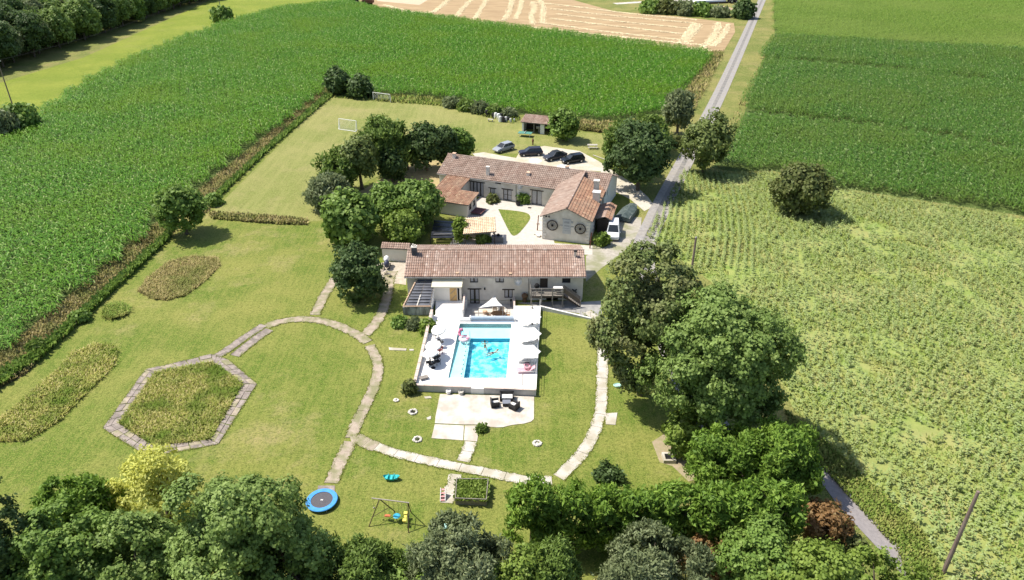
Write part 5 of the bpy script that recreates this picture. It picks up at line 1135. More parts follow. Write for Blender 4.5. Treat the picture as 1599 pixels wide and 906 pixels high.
# swing set
T0, T1 = at(592.5, 779.5, 2.2), at(637, 785, 2.2); f0, f1 = at(576, 822.5), at(638, 832)
r = root('swing_set', ((T0.x+T1.x)/2, (T0.y+T1.y)/2, 0), 'brown metal A-frame swing set with coloured seats on the lower lawn', 'swing set')
M_frame = mat('brown painted steel', (.075, .05, .035), (.12, .085, .06), 5, .6); M_bar = mat('sun bleached bar', (.36, .33, .28), (.28, .25, .21), 4, .6)
b0, b1 = Vector((2*T0.x-f0.x, 2*T0.y-f0.y, 0)), Vector((2*T1.x-f1.x, 2*T1.y-f1.y, 0))
d = (T1-T0).normalized(); mb = MB(); mb.tube(T0-d*.65, T1+d*.1, .05); part('top_bar', mb, M_bar, r)
for a, b in ((T0, f0), (T0, b0), (T1, f1), (T1, b1)): mb = MB(); mb.tube(a, b, .042); part('leg', mb, M_frame, r)
for a, b in ((f0, b0), (f1, b1)): mb = MB(); mb.tube(a.lerp(T0 if a is f0 else T1, .35), b.lerp(T0 if a is f0 else T1, .35), .025); part('cross_brace', mb, M_frame, r)
def swing(t, z, m, kind):
    q = T0.lerp(T1, t); mb = MB()
    for s in (-.2, .2): mb.tube(q+d*s, (q.x+d.x*s, q.y+d.y*s, z), .012, .012, 4)
    part('rope', mb, M_bar, r); mb = MB()
    if kind == 'disc': mb.lathe((q.x, q.y, z-.03), [(.26, 0), (.30, .04), (.24, .07), (.05, .06)], 14)
    elif kind == 'board': mb.box((q.x, q.y, z), (.46, .22, .05))
    else: mb.box((q.x, q.y, z), (.2, 1.0, .05)); mb.box((q.x, q.y-.38, z+.12), (.3, .28, .06)); mb.box((q.x, q.y+.38, z+.12), (.3, .28, .06))
    part('seat', mb, m, r)
swing(.22, .45, mat('orange red plastic', (.65, .17, .08), rough=.5), 'board'); swing(.55, .55, mat('blue plastic', (.04, .35, .50), rough=.5), 'disc'); swing(.85, .5, mat('yellow plastic', (.75, .62, .12), rough=.5), 'glider')
q = T0-d*.55; mb = MB(); mb.tube(q, q-Vector((0, 0, 1.0)), .014, .014, 4); mb.ball(q-Vector((0, 0, 1.05)), .09, 6); part('rope', mb, M_bar, r)
# raised bed
B4 = poly([(713, 757), (763, 757), (760, 790), (711, 788)]); r = root('raised_bed', ((B4[0].x+B4[2].x)/2, (B4[0].y+B4[2].y)/2, 0), 'square weathered timber raised bed overflowing with green plants', 'raised bed')
for i in range(4):
    a, b = B4[i], B4[(i+1) % 4]; dd = (b-a).normalized(); nn = Vector((-dd.y, dd.x)); nn = nn if nn.dot((B4[0]+B4[2])/2-a) > 0 else -nn
    for k in range(3): mb = MB(); aa, bb = a+dd*(.07 if i % 2 else 0), b-dd*(.07 if i % 2 else 0); mb.prism([aa, bb, bb+nn*.06, aa+nn*.06], k*.25, k*.25+.24); part('plank', mb, M_wood, r)
mb = MB(); mb.prism([b.lerp((B4[0]+B4[2])/2, .05) for b in B4], .3, .5); part('soil', mb, M_soil, r)
# small pink and white step toy
p = at(692, 778); r = root('step_toy', (p.x, p.y, 0), 'small pink and white plastic steps standing beside the raised bed', 'toy steps')
M_pkp = mat('faded pink plastic', (.52, .22, .22), (.60, .32, .31), 3, .6)
for s in (-.2, .2): mb = MB(); mb.add([(p.x+s-.03, p.y-.45, 0), (p.x+s+.03, p.y-.45, 0), (p.x+s+.03, p.y+.45, 0), (p.x+s-.03, p.y+.45, 0), (p.x+s-.03, p.y-.40, .12), (p.x+s+.03, p.y-.40, .12), (p.x+s+.03, p.y+.40, .80), (p.x+s-.03, p.y+.40, .80)], [(3,2,1,0),(4,5,6,7),(0,1,5,4),(1,2,6,5),(2,3,7,6),(3,0,4,7)]); part('side', mb, M_white, r)
for k in range(4): mb = MB(); mb.box((p.x, p.y-.33+.22*k, .14+.17*k), (.34, .18, .04)); part('step', mb, M_pkp, r)
for k, (px, py, lb) in enumerate([(713, 828, 'small turquoise plastic toy half hidden behind the lower shrub'), (692, 823, 'pale turquoise toy at the left behind the lower shrub'), (964, 603, 'small pale green toy on the lawn right of the curved path')]):
    p = at(px, py); mb = MB(); mb.lathe((p.x, p.y, 0), [(.30, 0), (.36, .12), (.30, .2), (.22, .12)], 12, 1.2, .9); mb.ball((p.x+.38, p.y, .2), .1, 6); single('plastic_toy', mb, [M_turq, mat('pale mint plastic', (.40, .62, .55), rough=.5), mat('pale mint plastic', (.40, .62, .55))][k], lb, 'toy')
# football goals
def goal(tl, tr, z, label, back):
    a, b = at(*tl, z), at(*tr, z); r = root('football_goal', ((a.x+b.x)/2, (a.y+b.y)/2, 0), label, 'football goal', 'white football goals on the mown field')
    g = lambda p: Vector((p.x, p.y, 0)); bd = Vector((0, back, 0)); R = .06
    mb = MB(); mb.tube(a, b, R); part('crossbar', mb, M_white, r)
    for q in (a, b): mb = MB(); mb.tube(q, g(q), R); part('post', mb, M_white, r); mb = MB(); mb.tube(g(q)+Vector((0, 0, .05)), g(q)+bd+Vector((0, 0, .05)), R*.8); part('side_bar', mb, M_white, r); mb = MB(); mb.tube(q, g(q)+bd+Vector((0, 0, .05)), R*.7); part('stay', mb, M_white, r)
    mb = MB(); mb.tube(g(a)+bd+Vector((0, 0, .06)), g(b)+bd+Vector((0, 0, .06)), R*1.1); part('ground_bar', mb, M_white, r)
    mb = MB()
    for k in range(1, 16): t = k/16; mb.tube(a.lerp(b, t), (g(a)+bd).lerp(g(b)+bd, t)+Vector((0, 0, .05)), .008, .008, 3, False)
    for k in range(1, 9): t = k/9; mb.tube(a.lerp(g(a)+bd, t), b.lerp(g(b)+bd, t), .008, .008, 3, False)
    o = part('net', mb, M_white, r); o['kind'] = 'stuff'
goal((529, 185.2), (556, 189), 1.9, 'nearer of the two white football goals, left of the trees', -1.3)
goal((582, 144.2), (609, 147.6), 1.9, 'farther white football goal, against the edge of the maize', 1.0)
# covered garden machine and trestles by the round bush
p = at(604, 418); r = root('covered_machine', (p.x, p.y, 0), 'rounded white and dark blue machine standing beside the round bush', 'machine')
mb = MB(); mb.ball((p.x, p.y+.4, 1.1), .48, 10, .8, 1.3, .9); part('hood', mb, M_white, r, smooth=True); mb = MB(); mb.ball((p.x+.1, p.y-.35, .75), .5, 10, .75, 1.1, 1.1); part('body', mb, mat('dark blue plastic', (.05, .055, .10), rough=.4), r, smooth=True)
for s in (-.3, .35): mb = MB(); mb.tube((p.x+s, p.y+.5, .22), (p.x+s+.1, p.y+.5, .22), .22, .22, 10); mb.tube((p.x+s, p.y-.5, .2), (p.x+s+.1, p.y-.5, .2), .2, .2, 10); part('wheel', mb, M_black, r)
for k, (px, py, lb) in enumerate([(600, 428, 'pale wooden trestle chair in front of the covered machine'), (607, 432, 'weathered wooden trestle chair nearer the path beside the round bush')]):
    c = chair_proto('wooden_chair', [mat('bleached wood', (.52, .44, .36), (.60, .52, .44), 4, .9), M_wood][k], lb, 'old chairs beside the round bush'); c.location = at(px, py); c.rotation_euler = (0, 0, 1.0+k)

# ------------------------------------------------------------------ vehicles
M_tyre = mat('tyre rubber', (.02, .02, .02), rough=.9); M_rim = mat('wheel rim', (.45, .45, .46), rough=.4, metal=.7); M_lamp = mat('lamp lens', (.75, .76, .78), rough=.15, spec=.6); M_tail = mat('red lens', (.35, .02, .02), rough=.2)
def paint(name, c): return mat(name, c, rough=.25, spec=.6)
def car(px, py, rz, label, m, kind='hatch', L=4.3, W=1.78, Hh=1.5, cat='car', group='cars parked on the gravel'):
    p = at(px, py); r = root('parked_car' if cat == 'car' else 'white_van', p, label, cat, group, local=True); r.rotation_euler = (0, 0, rz); h = L/2
    if kind == 'van': lo = [(-h, .45, 1.0), (-h*.98, .35, 1.15), (-.5, .3, 1.15), (h*.45, .3, 1.12), (h*.8, .3, 1.0), (h*.97, .33, .82), (h, .45, .72)]; cab = [(-h*.97, 1.12, 1.12), (-h*.93, 1.88, 1.88), (h*.22, 1.92, 1.92), (h*.55, 1.10, 1.10)]
    elif kind == 'estate': lo = [(-h, .5, .85), (-h*.97, .34, .98), (-.6, .28, .98), (.5, .28, .96), (h*.75, .28, .90), (h*.96, .33, .74), (h, .45, .62)]; cab = [(-h*.95, .96, 0), (-h*.80, Hh-.02, 0), (.25, Hh, 0), (1.0, .95, 0)]
    elif kind == 'saloon': lo = [(-h, .5, .86), (-h*.97, .34, .97), (-h*.55, .28, .98), (.5, .28, .95), (h*.75, .28, .88), (h*.96, .33, .72), (h, .45, .62)]; cab = [(-h*.68, .95, 0), (-h*.36, Hh-.05, 0), (.2, Hh, 0), (1.0, .93, 0)]
    else: lo = [(-h, .5, .88), (-h*.97, .34, 1.0), (-.6, .28, 1.0), (.5, .28, .98), (h*.72, .28, .90), (h*.95, .33, .72), (h, .45, .60)]; cab = [(-h*.93, .97, 0), (-h*.72, Hh-.06, 0), (.15, Hh, 0), (1.05, .95, 0)]
    mb = MB(); V = []; F = []; n = 6
    for i, (x, zb, zt) in enumerate(lo):
        k = .82 if i in (0, len(lo)-1) else (.94 if i in (1, len(lo)-2) else 1); w = W/2*k; zm = zb+(zt-zb)*.55
        V += [(x, -w*.9, zb), (x, -w, zm), (x, -w*.9, zt), (x, w*.9, zt), (x, w, zm), (x, w*.9, zb)]
    for i in range(len(lo)-1):
        for j in range(n): F.append((i*n+j, i*n+(j+1) % n, (i+1)*n+(j+1) % n, (i+1)*n+j))
    F += [tuple(range(n)), tuple((len(lo)-1)*n+j for j in range(n-1, -1, -1))]; mb.add(V, F); part('body', mb, m, r)
    w0, w1 = W/2*.88, W/2*.70
    mb = MB(); Cq = [(x, (w0 if i in (0, 3) else w1), z) for i, (x, z, _) in enumerate(cab)]
    V = [(x, -w, z) for x, w, z in Cq]+[(x, w, z) for x, w, z in Cq]; mb.add(V, [(0, 1, 2, 3)[::-1], (4, 5, 6, 7), (0, 1, 5, 4), (1, 2, 6, 5), (2, 3, 7, 6), (3, 0, 4, 7)]); part('windows', mb, M_glass, r)
    (x1, _, z1), (x2, _, z2) = Cq[1], Cq[2]; mb = MB(); mb.box(((x1+x2)/2, 0, max(z1, z2)+.012), (abs(x2-x1)+.12, w1*2+.05, .05)); part('roof', mb, m, r)
    mb = MB()
    for s in (-1, 1):
        for i, j in ((0, 1), (2, 3)): mb.tube((Cq[i][0], s*Cq[i][1], Cq[i][2]), (Cq[j][0], s*Cq[j][1], Cq[j][2]), .045, .045, 5)
        xm = (Cq[0][0]+Cq[3][0])/2; mb.tube((xm, s*w0, Cq[0][2]), (xm, s*w1, z2), .035, .035, 5)
        if kind == 'van': mb.add([(-h*.96, s*(w0+.03), 1.05), (.1, s*(w0+.03), 1.05), (.1, s*(w1+.03), 1.9), (-h*.92, s*(w1+.03), 1.88)], [(0, 1, 2, 3) if s < 0 else (3, 2, 1, 0)])
    part('pillars', mb, m, r)
    for x in (-h*.62, h*.63):
        for s in (-1, 1):
            mb = MB(); mb.tube((x, s*(W/2-.20), .32), (x, s*(W/2+.01), .32), .32, .32, 14); wq = part('wheel', mb, M_tyre, r); mb = MB(); mb.tube((x, s*(W/2-.02), .32), (x, s*(W/2+.025), .32), .2, .17, 10); part('rim', mb, M_rim, wq)
    for s in (-1, 1):
        mb = MB(); mb.box((h*.965, s*W*.33, lo[-2][2]-.10), (.14, .34, .12)); part('headlight', mb, M_lamp, r)
        mb = MB(); mb.box((-h*.985, s*W*.36, .82), (.08, .22, .2)); part('tail_light', mb, M_tail, r)
        mb = MB(); mb.box((.85, s*(W/2+.06), 1.0), (.12, .16, .12)); part('mirror', mb, m, r)
    return r
car(786.5, 235.5, math.radians(222), 'silver grey car with a dark windscreen, parked apart at the left of the row', paint('silver grey paint', (.30, .32, .35)), 'hatch', 4.4)
car(828.5, 242.5, math.radians(188), 'dark purple estate car parked between the silver car and the grey saloon', paint('dark aubergine paint', (.016, .010, .018)), 'estate', 4.5)
car(866.5, 248.5, math.radians(212), 'dark grey saloon, third from the left behind the courtyard house', paint('dark grey metallic paint', (.035, .036, .045)), 'saloon', 4.6)
car(894, 253.5, math.radians(203), 'black estate car at the right end of the row on the gravel', paint('black blue paint', (.008, .009, .014)), 'estate', 4.4)
car(957, 368, math.radians(262), 'white van parked beside the red-roofed annexe, half hidden by the big tree', paint('white van paint', (.74, .75, .77)), 'van', 4.3, 1.85, 1.9, 'van', 'white van by the house')
for k, (px, py, lb) in enumerate([(836, 251, 'white table parasol folded flat behind the purple car'), (880, 260.5, 'white table parasol behind the black estate car')]):
    parasol(px, py, 2.0, 1.15, 6, .03, 0, ['white parasol just behind the roof ridge, left one, below the purple car', 'white parasol just behind the roof ridge, right one, below the black car'][k], 'parasols behind the courtyard house')
# dark sheeted boat beside the road
p = at(980, 336); r = root('tarpaulin_heap', (p.x, p.y, 0), 'long low shape under a dark green tarpaulin beside the red-roofed annexe', 'tarpaulin'); r.rotation_euler = (0, 0, 0)
M_tarp = mat('dark green tarpaulin', (.045, .065, .06), (.10, .125, .12), 1.6, .6, .5, 4)
ax = Vector((.42, .91, 0)); sx = Vector((.91, -.42, 0)); mb = MB(); V = []
for i in range(7):
    t = -1+i/3; w = 1.25*(1-.55*max(0, t)**2); zz = 1.0+.1*math.cos(t*2)
    for q, z in ((-1, .25), (-.9, .75), (0, zz+.15*math.sin(i*2)), (.9, .75), (1, .25)): V.append(Vector((p.x, p.y, 0))+ax*(t*3.0)+sx*(w*q)+Vector((0, 0, z)))
mb.add(V, [(i*5+j, i*5+j+1, (i+1)*5+j+1, (i+1)*5+j) for i in range(6) for j in range(4)]+[(0, 1, 2, 3, 4), (34, 33, 32, 31, 30)]); part('tarpaulin', mb, M_tarp, r)
mb = MB(); mb.tube(V[1], V[31], .05); mb.tube(V[3], V[33], .05); part('edge_rope', mb, M_zinc, r)
for s in (-1, 1): q = Vector((p.x, p.y, .3))+sx*s*.9; mb = MB(); mb.tube(q, q+sx*.18, .3, .3, 12); part('wheel', mb, M_tyre, r)
# tractors at the edge of the stubble
def tractor(px, py, rz, label, m):
    p = at(px, py); r = root('tractor', p, label, 'tractor', local=True); r.rotation_euler = (0, 0, rz)
    mb = MB(); mb.box((1.1, 0, 1.25), (2.0, .8, .8)); mb.box((2.1, 0, 1.15), (.12, .7, .9)); mb.box((.2, 0, .85), (3.4, .6, .4)); part('body', mb, m, r)
    mb = MB(); mb.add([(-1.2, -.75, 1.3), (.2, -.75, 1.3), (.2, .75, 1.3), (-1.2, .75, 1.3), (-1.0, -.65, 2.6), (.0, -.65, 2.6), (.0, .65, 2.6), (-1.0, .65, 2.6)], [(3,2,1,0),(0,1,5,4),(1,2,6,5),(2,3,7,6),(3,0,4,7)]); part('cab', mb, M_glass, r)
    mb = MB(); mb.box((-.5, 0, 2.68), (1.3, 1.5, .12)); part('cab_roof', mb, m, r)
    for x, R in ((-.8, .9), (1.5, .6)):
        for s in (-1, 1): mb = MB(); mb.tube((x, s*.65, R), (x, s*1.15, R), R, R, 16); wq = part('wheel', mb, M_tyre, r); mb = MB(); mb.tube((x, s*1.1, R), (x, s*1.17, R), R*.5, R*.45, 10); part('rim', mb, M_rim, wq)
    mb = MB(); mb.tube((1.6, .3, 1.6), (1.6, .3, 2.5), .06); part('exhaust', mb, M_dark, r); return r
tractor(553, 6, 2.9, 'dark tractor at the far edge of the maize, beside a brown trailer', paint('dark machine paint', (.05, .05, .055)))
tractor(1143, 5, .3, 'black tractor standing on the far farm track near the road', paint('black machine paint', (.02, .02, .022)))
p = at(575, 8); r = root('farm_trailer', p, 'brown farm trailer behind the far tractor', 'trailer', local=True); r.rotation_euler = (0, 0, 2.9)
M_br = mat('rusty brown paint', (.12, .045, .03), (.20, .09, .055), 2, .8); mb = MB(); mb.box((0, 0, 1.0), (4.6, 2.2, .12)); part('bed', mb, M_br, r)
for sx, sy, a, b in ((0, -1.07, 4.6, .08), (0, 1.07, 4.6, .08), (-2.26, 0, .08, 2.06), (2.26, 0, .08, 2.06)): mb = MB(); mb.box((sx, sy, 1.5), (a, b, .9)); part('side_board', mb, M_br, r)
for x in (-1.1, .6):
    for s in (-1, 1): mb = MB(); mb.tube((x, s*.8, .5), (x, s*1.1, .5), .5, .5, 14); part('wheel', mb, M_tyre, r)
mb = MB(); mb.tube((2.3, 0, .9), (3.8, 0, .6), .07); part('drawbar', mb, M_dark, r)
# pale silage clamp at the far farm track
road('farm_track', [at(*q).to_2d() for q in ((960, 6), (1010, 3), (1080, 0), (1140, -2), (1200, -4))], 4.0, .02, M_patio)
q0, q1 = at(1083, 7), at(1136, 5); SC = root('sheeted_clamp', q0, 'long pale sheeted silage heap with a dark lower edge beside the far tractor', 'silage heap')
mb = MB(); d = (q1-q0).normalized(); nn = Vector((-d.y, d.x, 0)); P = [q0, q1, q1+nn*6, q0+nn*6]; mb.add(P+[x+Vector((0, 0, 1.3))+(((q0+q1)/2+nn*3)-x)*.12 for x in P], [(4,5,6,7),(0,1,5,4),(1,2,6,5),(2,3,7,6),(3,0,4,7)]); part('sheet', mb, M_white, SC)
mb = MB(); mb.box(q0.lerp(q1, .5)-nn*.3+Vector((0, 0, .35)), ((q1-q0).length, .4, .7), rz=math.atan2(d.y, d.x)); part('lower_edge', mb, M_dwood, SC)
p = at(1125, 14); mb = MB(); mb.lathe((p.x, p.y, 0), [(3.4, 0), (2.6, .5), (1.0, 1.0), (.1, 1.15)], 14, 1.5, .9); single('sand_heap', mb, M_pale, 'low heap of yellow sand in front of the far silage heap', 'heap')

# ------------------------------------------------------------------ poles and wires
M_pole = mat('old pole wood', (.16, .115, .095), (.26, .20, .17), 1.6, .85, .3, 8, stretch=(4, 4, .3))
def pole(px, py, h, label, arm=True, r0=.15):
    p = at(px, py); r = root('utility_pole', p, label, 'utility pole'); mb = MB(); mb.tube(p, p+Vector((0, 0, h)), r0, r0*.68, 10); part('shaft', mb, M_pole, r)
    if arm:
        mb = MB(); mb.box((p.x, p.y, h-.35), (1.3, .09, .09), rz=.9); part('crossarm', mb, M_zinc, r)
        for s in (-.55, 0, .55): mb = MB(); mb.lathe((p.x+s*math.cos(.9), p.y+s*math.sin(.9), h-.3), [(.03, 0), (.07, .08), (.05, .16), (.02, .2)], 8); part('insulator', mb, M_white, r)
    else: mb = MB(); mb.box((p.x+.12, p.y, h*.78), (.12, .1, .2)); part('bracket', mb, M_zinc, r)
    return p+Vector((0, 0, h))
pole(1473, 894, 8.25, 'tall brown wooden pole standing at the lower right edge of the crop', False, .17)
tA = pole(23, 174, 11.2, 'wooden pole with a white crossarm at the left edge, bush at its foot')
tB = pole(347, 27, 11.5, 'wooden pole in the bright grass near the far wood, reaching out of the picture')
q = at(1087, 371, 7.0); mb = None; r = root('utility_pole', (q.x, q.y, 0), 'short grey wooden pole behind the big walnut tree beside the weedy crop', 'utility pole'); mb = MB(); mb.tube((q.x, q.y, 0), (q.x, q.y, 7), .16, .13, 10); part('shaft', mb, M_pole, r); mb = MB(); mb.tube((q.x, q.y, 6.98), (q.x, q.y, 7.1), .15, .10, 8); part('cap', mb, M_zinc, r)
for k, s in enumerate((-.55, .55)):
    o_ = Vector((s*math.cos(.9), s*math.sin(.9), -.1)); a, b = tA+o_, tB+o_; mb = MB()
    e = a-(b-a)*.5; mb.path([e.lerp(a, i/4)-Vector((0, 0, 1.2*(1-(2*i/4-1)**2))) for i in range(5)], .022, 4); mb.path([a.lerp(b, i/10)-Vector((0, 0, 2.2*(1-(2*i/10-1)**2))) for i in range(11)], .022, 4)
    single('power_cable', mb, M_dark, ['black cable slung between the two left poles, nearer the wood', 'black cable slung between the two left poles, nearer the maize'][k], 'cable', 'power cables between the left poles')

# ------------------------------------------------------------------ shed and things in the far garden
a, b = at(815, 206.5), at(864, 211.5); d = (b-a).normalized(); nn = Vector((-d.y, d.x, 0)); FS = Fr(math.degrees(math.atan2(d.y, d.x))); W_ = (b-a).length; u0 = a.dot(FS.u); v0 = a.dot(FS.v)
SH = root('garden_shed', a, 'open-fronted white shed with red tile roof at the edge of the maize', 'shed')
oS = [(u0+.35, u0+2.5, 0, 2.0), (u0+2.62, u0+3.9, 0, 2.0) if False else (u0+2.5, u0+3.9, 0, 2.0), (u0+4.75, u0+W_-.35, 0, 2.0)]
wall(FS, u0, u0+W_, v0, 0, 2.15, oS, .15, SH, M_white)
for uu in (u0, u0+W_): wall(FS, v0+.15, v0+2.6, uu, 0, 2.15, (), .15, SH, M_white, axis='v', sgn=-1 if uu == u0 else 1)
wall(FS, u0, u0+W_, v0+2.75, 0, 2.15, (), .15, SH, M_dwood, sgn=1)
mb = MB(); mb.box(FS.P(u0+2.5, v0+.3, 1.0), (.12, .12, 2.0), rz=FS.a); part('post', mb, M_wood, SH)
tiles(FS.P(u0-.25, v0-.35, 2.2), FS.P(u0+W_+.25, v0-.35, 2.2), FS.P(u0+W_+.25, v0+3.0, 2.95), FS.P(u0-.25, v0+3.0, 2.95), T_red, SH, seed=20, colw=.34)
p = FS.P(u0+3.4, v0+.9, 0); mb = MB(); mb.box((p.x, p.y, .45), (.3, .3, .9)); mb.box((p.x, p.y, 1.1), (1.2, .6, .45)); single('grey_box', mb, M_zinc, 'pale grey box on a stand inside the open shed', 'box')
p = at(820, 213); r = root('ping_pong_table', (p.x, p.y, 0), 'green table tennis table on the grass in front of the shed', 'table')
M_ping = mat('faded green board', (.07, .21, .17), (.10, .26, .21), 3, .6)
for s in (-1, 1): mb = MB(); mb.box((p.x+s*.70*math.cos(-.25), p.y+s*.70*math.sin(-.25), .74), (1.36, 1.5, .05), rz=-.25); part('table_top', mb, M_ping, r)
mb = MB(); mb.box((p.x, p.y, .84), (.03, 1.6, .15), rz=-.25); part('net', mb, M_white, r)
for sx in (-1.05, 1.05):
    for sy in (-.55, .55): mb = MB(); mb.box((p.x+sx*math.cos(-.25)-sy*math.sin(-.25), p.y+sx*math.sin(-.25)+sy*math.cos(-.25), .355), (.08, .08, .71)); part('leg', mb, M_white, r)
p = at(925, 232); r = root('picnic_table', (p.x, p.y, 0), 'bleached grey picnic table on the grass right of the shed tree', 'table'); M_bleach = mat('bleached grey wood', (.40, .37, .32), (.50, .47, .41), 4, .9)
for k in range(4): mb = MB(); mb.box((p.x, p.y-.3+.2*k, .74), (1.9, .17, .05)); part('table_board', mb, M_bleach, r)
for s in (-.75, .75): mb = MB(); mb.box((p.x, p.y+s, .44), (1.9, .26, .05)); part('seat', mb, M_bleach, r)
for s in (-.7, .7):
    mb = MB(); mb.tube((p.x+s, p.y-.85, 0), (p.x+s, p.y-.25, .72), .04); mb.tube((p.x+s, p.y+.85, 0), (p.x+s, p.y+.25, .72), .04); mb.tube((p.x+s, p.y-.8, .4), (p.x+s, p.y+.8, .4), .04); part('leg_frame', mb, M_bleach, r)
p0, p1 = at(926, 243), at(945, 250); mb = MB(); mb.tube((p0.x, p0.y, .1), (p1.x, p1.y, .1), .09, .07, 8); single('fallen_log', mb, M_bleach, 'bleached log lying along the edge of the gravel drive', 'log')
p = at(832, 226.5); mb = MB(); mb.lathe((p.x, p.y, 0), [(.12, 0), (.14, .5), (.22, .9), (.10, 1.25), (.02, 1.4)], 8); single('short_post', mb, M_br, 'short dark brown post standing on the grass behind the cars', 'post')
# row of black and white drums and sacks against the bramble bank
HEAP = [(766, 181, 'w', .55), (770, 184, 'k', .6), (774, 185, 'w', .7), (778.5, 187, 'w', .75), (783, 185, 'k', .6), (786, 191, 'k', .7), (790, 190, 'w', .6), (794, 190.5, 'k', .6), (797, 191, 'w', .45), (803, 190, 'w', .35), (760, 182, 'k', .8), (781, 190.5, 'w', .7), (776, 181, 'k', .6)]
for k, (px, py, cc, s) in enumerate(HEAP):
    p = at(px, py); mb = MB(); mb.lathe((p.x, p.y, 0), [(s*.5, 0), (s*.55, s*.3), (s*.52, s*1.4), (s*.42, s*1.75), (s*.1, s*1.85)], 9, 1, .8)
    single('plastic_drum', mb, M_white if cc == 'w' else M_black, ('white' if cc == 'w' else 'black')+' drum by the bramble bank, '+['leftmost', 'second from the left', 'third from the left', 'fourth from the left', 'fifth from the left', 'sixth from the left', 'middle one', 'seventh from the right', 'fifth from the right', 'fourth from the right', 'third from the right', 'second from the right', 'rightmost'][sorted(q[0] for q in HEAP).index(px)]+' of the row', 'drum', 'drums along the bramble bank')
p = at(766, 190); mb = MB(); mb.box((p.x, p.y, .5), (1.2, .5, .06), rz=-.3); mb.box((p.x-.4, p.y+.1, .24), (.08, .4, .48), rz=-.3); mb.box((p.x+.4, p.y-.12, .24), (.08, .4, .48), rz=-.3); single('garden_bench', mb, M_bleach, 'small bleached bench on the grass before the row of drums', 'bench')
# ------------------------------------------------------------------ courtyard
q = [at(723, 366, 2.3), at(775, 362, 2.3), at(773, 337.5, 2.75), at(727.5, 341, 2.75)]
PE = root('pergola', (q[0].x, q[0].y, 0), 'open garden shelter with pale orange tile roof and vine beside the courtyard lawn', 'garden shelter')
T_pale = tint_mat('pale orange roof tiles', [(0, (.66, .48, .31)), (.5, (.76, .58, .40)), (1, (.82, .68, .50))], .9, 0, nscale=1.2)
tiles(q[0], q[1], q[2], q[3], T_pale, PE, seed=30, colw=.3)
for z in (q[0]+Vector((.25, .3, 0)), q[1]+Vector((-.25, .3, 0)), q[2]+Vector((-.25, -.3, -.1)), q[3]+Vector((.25, -.3, -.1))): mb = MB(); mb.box((z.x, z.y, z.z/2-.06), (.14, .14, z.z-.12)); part('post', mb, M_dwood, PE)
mb = MB(); z = at(747, 373, 0); mb.box((z.x, z.y+.2, .6), (3.6, .3, 1.2)); part('low_wall', mb, M_wall, PE)
p = at(777, 369, .9); mb = MB(); mb.box((p.x, p.y, .45), (1.6, .8, .9)); mb.box((p.x, p.y, .92), (1.7, .9, .05)); r = root('outdoor_kitchen', (p.x, p.y, 0), 'grey outdoor kitchen bench with a black round grill beside the garden shelter', 'outdoor kitchen'); part('cabinet', mb, mat('slate grey board', (.14, .14, .15), (.20, .20, .21), 4, .7), r)
mb = MB(); mb.ball((p.x+.1, p.y+.05, 1.05), .24, 10); part('grill', mb, M_dark, r)
p0, p1, p2, p3 = at(672, 372, 1.1), at(706, 371.5, 1.1), at(708, 346, 1.1), at(678, 344, 1.1)
DP = root('black_cover_frame', (p0.x, p0.y, 0), 'low frame covered with black slatted sheeting between the fig trees and the shelter', 'covered frame')
M_blk = mat('black sheeting', (.010, .011, .016), (.03, .032, .042), 1.5, .4, spec=.5)
for k in range(8):
    t0, t1 = k/8+.01, (k+1)/8-.01; mb = MB(); P = [p0.lerp(p3, t0), p1.lerp(p2, t0), p1.lerp(p2, t1), p0.lerp(p3, t1)]; P = [x+Vector((0, 0, .05*(k % 2))) for x in P]
    mb.add([x-Vector((0, 0, .05)) for x in P]+P, [(3,2,1,0),(4,5,6,7),(0,1,5,4),(1,2,6,5),(2,3,7,6),(3,0,4,7)]); part('cover_strip', mb, M_blk, DP)
for z in (p0, p1, p2, p3): mb = MB(); mb.box((z.x, z.y, .52), (.1, .1, 1.04)); part('post', mb, M_dwood, DP)
mb = MB(); z0, z1 = at(677, 366, 1.22), at(706, 365.4, 1.22); mb.tube(z0, z1, .05); part('white_rail', mb, M_zinc, DP)
def flatstack(px, py, label, n, m, seed):
    rr = random.Random(seed); p = at(px, py); ro = root('stone_pile', p, label, 'stone pile')
    for k in range(n): mb = MB(); x, y = p.x+rr.uniform(-.6, .6), p.y+rr.uniform(-.5, .5); mb.box((x, y, .08+.14*rr.random()), (.35+.3*rr.random(), .25+.2*rr.random(), .14), rz=rr.random()*3); part('stone', mb, m[k % len(m)], ro)
flatstack(843, 368, 'little pile of pale stones on the paving left of the gable', 8, [M_wall2, M_stone], 3)
flatstack(714, 368, 'scattered white boards and stones beside the black sheeting', 7, [M_white, M_wall2], 4)
for px, py, lb in [(839, 360, 'dark trellis post leaning at the left corner of the gable'), (921, 388, 'dark rusty post between the gable and the farmhouse roof')]:
    p = at(px, py); mb = MB(); mb.tube((p.x, p.y, 0), (p.x+.15, p.y+.3, 2.3), .09, .07, 7); mb.box((p.x+.1, p.y+.1, 1.0), (.5, .08, .08)); single('leaning_post', mb, M_br, lb, 'post')
p = at(809, 321); mb = MB(); mb.lathe((p.x, p.y, 0), [(.25, 0), (.4, .4), (.35, .75), (.30, .7), (.2, .5)], 12); r = root('planter', (p.x, p.y, 0), 'dark planter with a spiky plant in front of the courtyard wall', 'planter'); part('pot', mb, M_black, r)
mb = MB()
for k in range(12): t = k*.52; mb.tube((p.x, p.y, .6), (p.x+.45*math.cos(t), p.y+.45*math.sin(t), 1.0+.3*(k % 3)), .04, .008, 4)
part('leaves', mb, M_plant, r)
